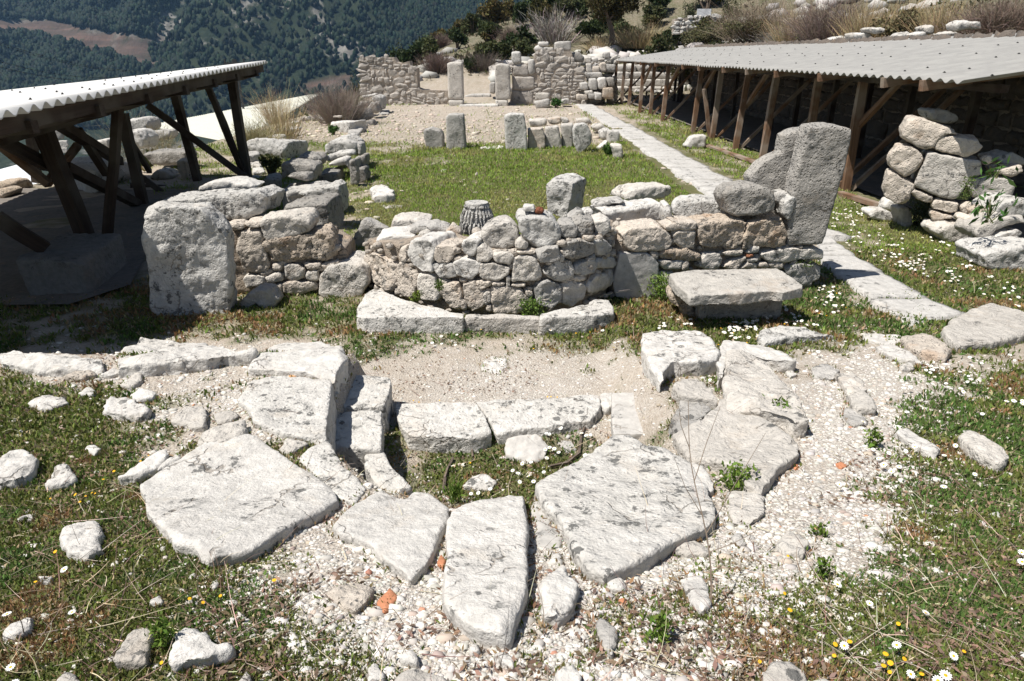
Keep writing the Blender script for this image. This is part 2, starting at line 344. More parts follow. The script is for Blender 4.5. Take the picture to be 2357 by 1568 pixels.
def flush():
    dg = bpy.context.evaluated_depsgraph_get(); dg.update()
    for k, (o, lo, hi, rd, rough, org, holes, vx, FR) in enumerate(PEND):
        em = o.evaluated_get(dg).to_mesh(); n = len(em.vertices)
        V = np.empty(n*3, np.float32); em.vertices.foreach_get('co', V); V = V.reshape(-1, 3).astype(float)+np.random.default_rng(k).normal(0, vx*.05, (n, 3))
        E = np.empty(len(em.edges)*2, np.int32); em.edges.foreach_get('vertices', E); E = E.reshape(-1, 2)
        q = np.empty(len(em.loops), np.int32); em.loops.foreach_get('vertex_index', q)
        if len(em.loops) != 4*len(em.polygons) or n < 8: print('BAD STONE', o.name, o.get('label')); o.modifiers.clear(); continue
        q = q.reshape(-1, 4); deg = np.bincount(E.ravel(), minlength=n)[:, None].clip(1)
        def lap(X):
            S = np.zeros_like(X)
            for c in range(X.shape[1]): S[:, c] = np.bincount(E[:, 0], X[E[:, 1], c], n)+np.bincount(E[:, 1], X[E[:, 0], c], n)
            return S/deg
        for _ in range(rd): V = V*.45+lap(V)*.55
        cr = np.random.default_rng(1000+k); c0 = (V.min(0)+V.max(0))/2; ex = (V.max(0)-V.min(0))/2
        for _ in range(16 if rd < 5 else 22):
            dn = cr.normal(size=3); dn = dn/np.linalg.norm(dn)/ex; dn /= np.linalg.norm(dn); s = (V-c0)@dn; lim = s.max()*(1-cr.uniform(.01, .11)*min(1, rough)); o_ = s > lim; V[o_] -= ((s[o_]-lim)*.9)[:, None]*dn
        V = V*.6+lap(V)*.4
        a, b = V.min(0), V.max(0); V = (V-a)/np.maximum(b-a, 1e-6)*(hi-lo)+lo; size = float(np.sort(hi-lo)[1]); V = V@FR
        d1 = V[q[:, 2]]-V[q[:, 0]]; d2 = V[q[:, 3]]-V[q[:, 1]]; fn = np.cross(d1, d2); Nn = np.zeros_like(V)
        for j in range(4):
            for c in range(3): Nn[:, c] += np.bincount(q[:, j], fn[:, c], n)
        Nn /= np.linalg.norm(Nn, axis=1)[:, None]+1e-9
        sz = min(size, .7); P = V+k*7.77
        d = .055*sz*fbm(P*(2.0/sz), k, 2)+.035*sz*(fbm(P*(5.5/sz), k+3, 3))
        r = 1-2*np.abs(fbm(P*(3.3/sz), k+5, 3)); d += -.016*sz*np.clip(r-.62, 0, 1)*1.6
        f = fbm(P/np.maximum(.03, vx*2.2), k+7, 3); d += .006*f*min(1.5, max(1, vx/.015))
        V = V+Nn*(d*rough)[:, None]
        for poly, dep in holes:
            w = proj(V+org); ins = inpoly(w, poly) & (Nn[:, 2] > .5); V[ins, 2] -= dep
        me = raw_mesh(o.name.split('.')[0], V, q, True); me.materials.append(o.data.materials[0])
        o.evaluated_get(dg).to_mesh_clear(); old = o.data; o.modifiers.clear(); o.data = me; bpy.data.meshes.remove(old)
    PEND.clear()
def inpoly(p, poly):
    x, y = p[:, 0], p[:, 1]; r = np.zeros(len(p), bool); n = len(poly)
    for i in range(n):
        x1, y1 = poly[i]; x2, y2 = poly[i-1]
        if y1 == y2: continue
        r ^= ((y1 > y) != (y2 > y)) & (x < (x2-x1)*(y-y1)/(y2-y1)+x1)
    return r
SURF = dict(apse=[(-1.95, 8.3), (-1.85, 7.5), (-1.66, 7.08), (-1.3, 6.62), (-.8, 6.26), (-.2, 6.1), (.35, 6.13), (.75, 6.3), (1.0, 6.62), (1.12, 7.1)],
            right=[(.6, 6.60), (3.7, 7.14)], left=[(-3.4, 6.75), (-1.3, 6.85)], heap=[(4.2, 9.9), (7.5, 8.5)])
def onsurf(p, name):
    S = SURF[name]; r = rays(p); out = np.full((len(p), 3), np.nan); nor = np.zeros((len(p), 3)); best = np.full(len(p), 1e9)
    for k, ((x1, y1), (x2, y2)) in enumerate(zip(S[:-1], S[1:])):
        ex, ey = x2-x1, y2-y1; nx, ny = -ey, ex; L = math.hypot(nx, ny); nx, ny = nx/L, ny/L
        den = r[:, 0]*nx+r[:, 1]*ny; t = (x1*nx+y1*ny)/np.where(abs(den) < 1e-6, 1e-6, den)
        P = np.array([0, 0, H])+r*t[:, None]; s = ((P[:, 0]-x1)*ex+(P[:, 1]-y1)*ey)/L**2
        lo = -9 if k == 0 else -.001; hi = 9 if k == len(S)-2 else 1.001
        ok = (t > .5) & (s >= lo) & (s <= hi) & (t < best); best = np.where(ok, t, best); out[ok] = P[ok]; nor[ok] = (nx, ny, 0)
    return out, nor
OUTL = []
def mk(kind, key, name, mat, par, label, poly, parent=None, group=None):
    o = dict(h=.06, th=.3, rd=3, ro=1., z=None, Y=None, b=None, s=None, dx=0., v=None, tilt=0.)
    for kv in par.split():
        k, v = kv.split('='); o[k] = v if k == 's' else ([float(x) for x in v.split(',')] if k == 'b' else float(v))
    p = PX(key, poly); rd = int(o['rd']); kw = dict(rd=rd, rough=o['ro'], label=label, parent=parent, group=group, vox=o['v'])
    if label and parent is None: kw['cat'] = CATS.get(name, name.split('_')[-1])
    if kind == 'S':
        if o['h'] < .25: o['h'] *= .55
        A = hitT(p, o['h']); OUTL.append(A); B = A.copy(); B[:, 2] -= o['h']+.10; c = A.mean(0); B[:, :2] = c[:2]+(B[:, :2]-c[:2])*1.0
        return stone(name, [prism(A, B)], mat, **kw)
    if kind == 'M':          # lies on the mound at the rim of the hollow
        A = hitT(p, o['h'], False); OUTL.append(A); B = A.copy(); B[:, 2] -= o['th']; return stone(name, [prism(A, B)], mat, **kw)
    if kind == 'Z':
        zz = o['z']; zz = zz if 'z2' not in o else zz+(o['z2']-zz)*(p[:, 1]-p[:, 1].min())/np.ptp(p[:, 1]); A = onz(p, zz); B = A.copy(); B[:, 2] -= o['th']; return stone(name, [prism(A, B)], mat, **kw)
    if kind == 'W':
        A, nn = onsurf(p, o['s']); m = nn.mean(0); m /= np.linalg.norm(m); A = A-m*.035; return stone(name, [prism(A, A+m*(o['th']+.035))], mat, **kw)
    # B: upright block, front face on a vertical plane
    if o['b']:
        b = PX(key, o['b']); g = hitT(b) if o['z'] is None else onz(b, o['z'])
        if len(g) == 1: nx, ny = 0, 1
        else: e = g[1]-g[0]; nx, ny = -e[1], e[0]; L = math.hypot(nx, ny); nx, ny = nx/L, ny/L
        x0, y0 = g[0, :2]
    elif o['Y']: x0, y0, nx, ny = 0, o['Y'], 0, 1
    else:
        i = p[:, 1].argmax(); g = hitT(p[i:i+1])[0]; x0, y0, nx, ny = g[0], g[1]+(o['th']*.3 if kind == 'R' else 0), 0, 1
    r = rays(p); t = (x0*nx+y0*ny)/(r[:, 0]*nx+r[:, 1]*ny); A = np.array([0, 0, H])+r*t[:, None]
    m = np.array([nx+o['dx'], ny, o['tilt']])*o['th']
    if kind == 'R': return stone(name, [prism(A-m*.45, A+m*.55)], mat, **kw)
    low = A[:, 2] < A[:, 2].min()+.12*(A[:, 2].max()-A[:, 2].min()); 
    if o['z'] is None and o['Y'] is None: A[low, 2] -= .06
    return stone(name, [prism(A, A+m)], mat, **kw)
CATS = {'stone_block': 'stone block', 'stone_slab': 'stone slab', 'rock': 'rock', 'boulder': 'boulder', 'standing_stone': 'standing stone', 'stone_pillar': 'stone pillar', 'brick_fragment': 'brick fragment', 'kerb_stone': 'kerb stone', 'plinth_slab': 'plinth slab'}
def batch(txt, parent=None, dname=None):
    for ln in txt.strip().splitlines():
        ln = ln.strip()
        if not ln or ln[0] == '#': continue
        q = [a.strip() for a in ln.split('|')]
        mk(q[0], q[1], q[2] or dname, q[3], q[4], q[5] or None, q[6], parent)
_t = (1+5**.5)/2; IV0 = np.array([(-1, _t, 0), (1, _t, 0), (-1, -_t, 0), (1, -_t, 0), (0, -1, _t), (0, 1, _t), (0, -1, -_t), (0, 1, -_t), (_t, 0, -1), (_t, 0, 1), (-_t, 0, -1), (-_t, 0, 1)], float)/math.hypot(1, _t)
IF0 = np.array([(0, 11, 5), (0, 5, 1), (0, 1, 7), (0, 7, 10), (0, 10, 11), (1, 5, 9), (5, 11, 4), (11, 10, 2), (10, 7, 6), (7, 1, 8), (3, 9, 4), (3, 4, 2), (3, 2, 6), (3, 6, 8), (3, 8, 9), (4, 9, 5), (2, 4, 11), (6, 2, 10), (8, 6, 7), (9, 8, 1)])
# ------------------------------------------------------------------ walls near the camera
def plan_core(name, surf, pts, z0, ztop, depth, parent, inset=.05):
    """mortared rubble heart of a wall, behind its facing stones"""
    A = np.array(pts, float); n = len(A); d = np.gradient(A, axis=0); nn = np.c_[-d[:, 1], d[:, 0]]; nn /= np.linalg.norm(nn, axis=1)[:, None]
    f = A+nn*inset; bk = A+nn*depth
    pol = np.concatenate([f, bk[::-1]]); zt = np.interp(np.linspace(0, 1, n), np.linspace(0, 1, len(ztop)), ztop); zz = np.concatenate([zt, zt[::-1]])
    return stone(name, [prism(np.c_[pol, zz], np.c_[pol, np.full(len(pol), z0)])], 'mortar', rd=1, rough=.8, parent=parent, vox=.03)
aw = empty('apse_wall', (-.2, 6.1, 0), 'curved dry rubble wall of the apse bulging toward the viewer in the middle', 'wall')
plan_core('rubble_core', 'apse', SURF['apse'][2:], 0, [.50, .62, .66, .64, .68, .74, .76, .72], .55, aw)
batch("""
W|b2||cream|s=apse th=.4 rd=2||175,650 230,635 275,660 375,705 398,760 392,830 355,908 300,893 200,830 170,740
W|b2||cream|s=apse th=.3 rd=2||395,705 455,702 522,788 537,860 502,948 410,935 395,850
W|b2||white|s=apse th=.4 rd=2||460,570 500,545 560,540 625,550 670,615 640,700 638,785 570,775 470,690
W|b2||cream|s=apse th=.3 rd=2||640,600 720,578 800,588 798,650 740,714 650,705
W|b2||cream|s=apse th=.2 rd=2||412,598 472,583 467,690 440,708 414,690
W|b2||creamw|s=apse th=.3 rd=2||530,785 650,788 668,860 692,930 662,967 560,955 535,880
W|b2||white|s=apse th=.3 rd=2||636,712 700,708 785,700 800,800 720,818 650,780
W|b2||white|s=apse th=.3 rd=2||780,690 860,668 968,698 964,770 900,818 798,802
W|b2||cream|s=apse th=.3 rd=2||688,855 750,838 810,842 838,900 832,1032 740,1012 692,940
W|b2||cream|s=apse th=.3 rd=2||822,858 932,828 978,900 988,1000 900,1042 850,960
W|b2||white|s=apse th=.3 rd=2||835,565 900,538 955,558 948,645 900,665 845,645
W|b2||creamw|s=apse th=.25 rd=2||930,605 965,583 1052,660 1012,703 932,698
W|b2||creamw|s=apse th=.25 rd=2||1048,638 1172,632 1188,660 1168,718 1060,703
W|b2||creamw|s=apse th=.3 rd=2||962,708 1060,703 1168,738 1170,790 1080,833 958,812
W|b2||creamw|s=apse th=.3 rd=2||1172,690 1230,652 1330,667 1384,750 1384,800 1320,843 1178,838
W|b2||cream|s=apse th=.15 rd=2||936,832 1032,832 1034,862 960,900 932,877
W|b2||cream|s=apse th=.3 rd=2||1030,872 1200,866 1280,930 1284,1000 1242,1064 1048,1054 1032,960
W|b2||creamw|s=apse th=.15 rd=2||976,908 1032,902 1038,962 1005,994 978,972
W|b2||cream|s=apse th=.15 rd=2||1208,622 1330,618 1337,642 1230,652
W|b2||creamw|s=apse th=.2 rd=2||1200,572 1240,543 1294,590 1272,618 1203,617
W|b2||grey|s=apse th=.25 rd=2||1346,640 1420,598 1504,596 1509,680 1460,709 1368,703
W|b2||grey|s=apse th=.3 rd=2||1386,750 1480,692 1584,686 1604,760 1577,834 1500,839 1398,792
W|b2||grey|s=apse th=.3 rd=2||1336,850 1430,826 1512,858 1514,950 1450,1024 1348,992 1328,920
W|b2||creamw|s=apse th=.3 rd=2||1516,858 1600,828 1683,848 1679,940 1580,1009 1513,982
W|b2||dark|s=apse th=.3 rd=2||1526,580 1640,546 1732,568 1734,640 1640,684 1538,672
W|b2||grey|s=apse th=.25 rd=2||1736,558 1800,538 1854,590 1843,642 1758,662
W|b2||dark|s=apse th=.25 rd=2||1846,518 1902,498 1928,560 1892,614 1848,592
W|b2||grey|s=apse th=.25 rd=2||1606,730 1680,686 1754,688 1744,750 1682,799 1606,782
W|b2||grey|s=apse th=.2 rd=2||1738,688 1840,668 1884,690 1852,742 1758,747
W|b2||creamw|s=apse th=.3 rd=2||1686,860 1750,788 1838,778 1834,880 1762,919 1696,912
W|b2||cream|s=apse th=.15 rd=2||1597,798 1672,798 1673,832 1597,832
W|b2||grey|s=apse th=.2 rd=2||1832,758 1884,738 1863,832 1838,872
W|b2||cream|s=apse th=.12 rd=2||1001,992 1037,990 1042,1048 1007,1044
W|b2||creamw|s=apse th=.12 rd=2||1277,938 1317,950 1313,1022 1287,1027
W|b2||cream|s=apse th=.12 rd=2||827,948 872,980 868,1034 832,1034
W|b2||cream|s=apse th=.12 rd=2||1038,838 1132,843 1122,867 1038,862
W|b2||creamw|s=apse th=.12 rd=2||1137,798 1167,798 1167,872 1137,867
W|b2||cream|s=apse th=.12 rd=2||1172,848 1272,848 1262,872 1178,870
W|b2||cream|s=apse th=.12 rd=2||1262,888 1322,908 1322,942 1278,937
W|b2||grey|s=apse th=.12 rd=2||1502,638 1534,670 1522,702 1488,692
W|b2||grey|s=apse th=.2 rd=2||1700,672 1738,650 1742,690 1690,690
""", aw, 'facing_stone')
rw = empty('chancel_wall', (1.9, 6.9, 0), 'straight rubble wall of buff stones between the curved apse and the tall leaning pillar', 'wall')
plan_core('rubble_core', 'right', [(1.05, 6.68), (1.8, 6.82), (2.6, 6.96), (3.25, 7.07)], 0, [.62, .66, .70, .62], .62, rw)
batch("""
W|b2||cream|s=right th=.35 rd=2||1926,500 2000,468 2200,453 2274,500 2284,560 2252,613 2020,633 1956,590
W|b3||orange|s=right th=.35 rd=2 ro=1.3||95,450 230,420 400,400 440,430 424,560 382,612 120,618 92,520
W|b3||orange|s=right th=.35 rd=2 ro=1.3||418,562 440,440 560,408 700,393 718,480 703,580 620,607 410,608
W|b3||cream|s=right th=.3 rd=2||-73,500 -40,478 88,488 74,612 0,608 -62,570
W|b3||cream|s=right th=.3 rd=2||-73,418 0,428 97,423 92,482 0,486 -62,470
W|b3||orange|s=right th=.3 rd=2||-165,640 -90,603 20,613 118,650 113,692 20,698 -152,682
W|b3||creamw|s=right th=.3 rd=2||-174,690 -60,682 -8,688 13,700 -18,752 -132,748
W|b3||cream|s=right th=.25 rd=2||-4,688 40,693 42,740 0,768 -16,752
W|b3||creamw|s=right th=.3 rd=2||107,690 140,638 250,638 274,690 242,752 107,748
W|b3||cream|s=right th=.2 rd=2||262,640 340,618 417,618 413,652 300,662
W|b3||cream|s=right th=.25 rd=2||262,745 330,688 432,662 423,712 360,757
W|b3||creamw|s=right th=.2 rd=2||423,640 480,588 527,598 523,642 430,647
W|b3||brick|s=right th=.12 rd=2||430,646 481,646 479,670 430,672
W|b3||creamw|s=right th=.2 rd=2||438,675 512,674 507,702 438,702
W|b3||creamw|s=right th=.45 rd=2||528,630 700,603 900,598 962,618 954,682 900,692 720,702 600,702 532,670
W|b3||grey|s=right th=.45 rd=2||690,738 780,708 942,718 962,760 933,842 860,872 745,860
W|b3||cream|s=right th=.2 rd=2||388,748 440,700 512,710 507,748
W|b3||cream|s=right th=.2 rd=2||513,705 582,700 587,742 518,744
W|b3||cream|s=right th=.2 rd=2||588,700 692,698 683,748 598,748
W|b2||creamw|s=right th=.25 rd=2||2196,768 2284,766 2304,850 2314,924 2210,924 2188,850
W|b2||cream|s=right th=.12 rd=2||2127,628 2182,628 2182,682 2150,682
W|b2||cream|s=right th=.2 rd=2||2230,455 2290,430 2330,440 2330,480 2250,490
""", rw, 'facing_stone')
mk('W', 'b2', 'plaster_patch', 'plaster', 's=right th=.2 ro=.25 rd=1', None, '1915,640 1990,635 2110,635 2165,680 2188,715 2180,880 2172,948 1990,958 1890,940 1866,860', rw)
lw = empty('side_wall', (-2.2, 6.8, 0), 'low wall of fitted blocks behind the big upright slab on the left', 'wall')
plan_core('rubble_core', 'left', [(-3.1, 6.76), (-2.5, 6.79), (-1.72, 6.84)], 0, [.78, .72, .5], .6, lw)
batch("""
W|b1||cream|s=left th=.3 rd=2||1563,443 1640,428 1692,450 1692,472 1620,492
W|b1||cream|s=left th=.3 rd=2||1688,438 1750,418 1802,423 1797,467 1740,472
W|b1||creamw|s=left th=.4 rd=2||1796,430 1850,398 2000,383 2112,393 2148,440 2137,492 2070,523 1850,553 1816,500
W|b1||cream|s=left th=.4 rd=2||1636,490 1740,473 1802,488 1872,740 1864,764 1690,783 1648,640
W|b1||orange|s=left th=.45 rd=2 ro=1.6||1832,570 1880,548 2100,508 2250,488 2294,530 2324,650 2283,692 2100,702 1878,712
W|b1||cream|s=left th=.2 rd=2||1878,713 1950,708 1957,757 1888,762
W|b1||creamw|s=left th=.3 rd=2||1962,728 2040,713 2108,750 2108,812 2040,838 1967,817
W|b1||creamw|s=left th=.25 rd=2||2112,770 2202,758 2207,832 2118,837
W|b1||cream|s=left th=.2 rd=2||2108,718 2222,703 2217,752 2118,757
W|b1||cream|s=left th=.2 rd=2||2213,718 2332,688 2343,712 2240,762
W|b1||creamw|s=left th=.25 rd=2||1678,795 1830,788 1843,852 1700,883
W|b1||creamw|s=left th=.25 rd=2||1838,800 1930,773 1963,822 1850,853
W|b1||cream|s=left th=.35 rd=2||1958,838 2180,833 2198,882 2060,943 1953,912
W|b1||cream|s=left th=.2 rd=2||1868,870 1952,850 1957,922 1928,932
""", lw, 'facing_stone')
def chips(parent, pts, zt, n, seed, mats='warm'):
    r = np.random.default_rng(seed); A = np.array(pts, float); L = np.r_[0, np.cumsum(np.linalg.norm(np.diff(A, axis=0), axis=1))]; s = r.uniform(0, L[-1], n); x = np.interp(s, L, A[:, 0]); y = np.interp(s, L, A[:, 1]); z = r.random(n)*np.interp(s/L[-1], np.linspace(0, 1, len(zt)), zt)
    sz = r.uniform(.014, .04, n); V = IV0[None]*(1+.4*r.uniform(-1, 1, (n, 12, 1))); V = np.sign(V)*np.abs(V)**.7*np.stack([sz*1.5, sz, sz], 1)[:, None]+np.stack([x, y+.012, z], 1)[:, None]
    link('chinking', raw_mesh('chinking', V.reshape(-1, 3)-np.array(parent.location), (IF0[None]+12*np.arange(n)[:, None, None]).reshape(-1, 3)), mats, (0, 0, 0), parent)
chips(aw, SURF['apse'][2:], [.5, .62, .7, .68, .7, .76, .78, .74], 230, 1); chips(rw, [(1.05, 6.68), (1.8, 6.82), (2.6, 6.96), (3.25, 7.07)], [.62, .66, .7, .6], 160, 2); chips(lw, [(-2.65, 6.79), (-1.72, 6.84)], [.7, .5], 60, 3)
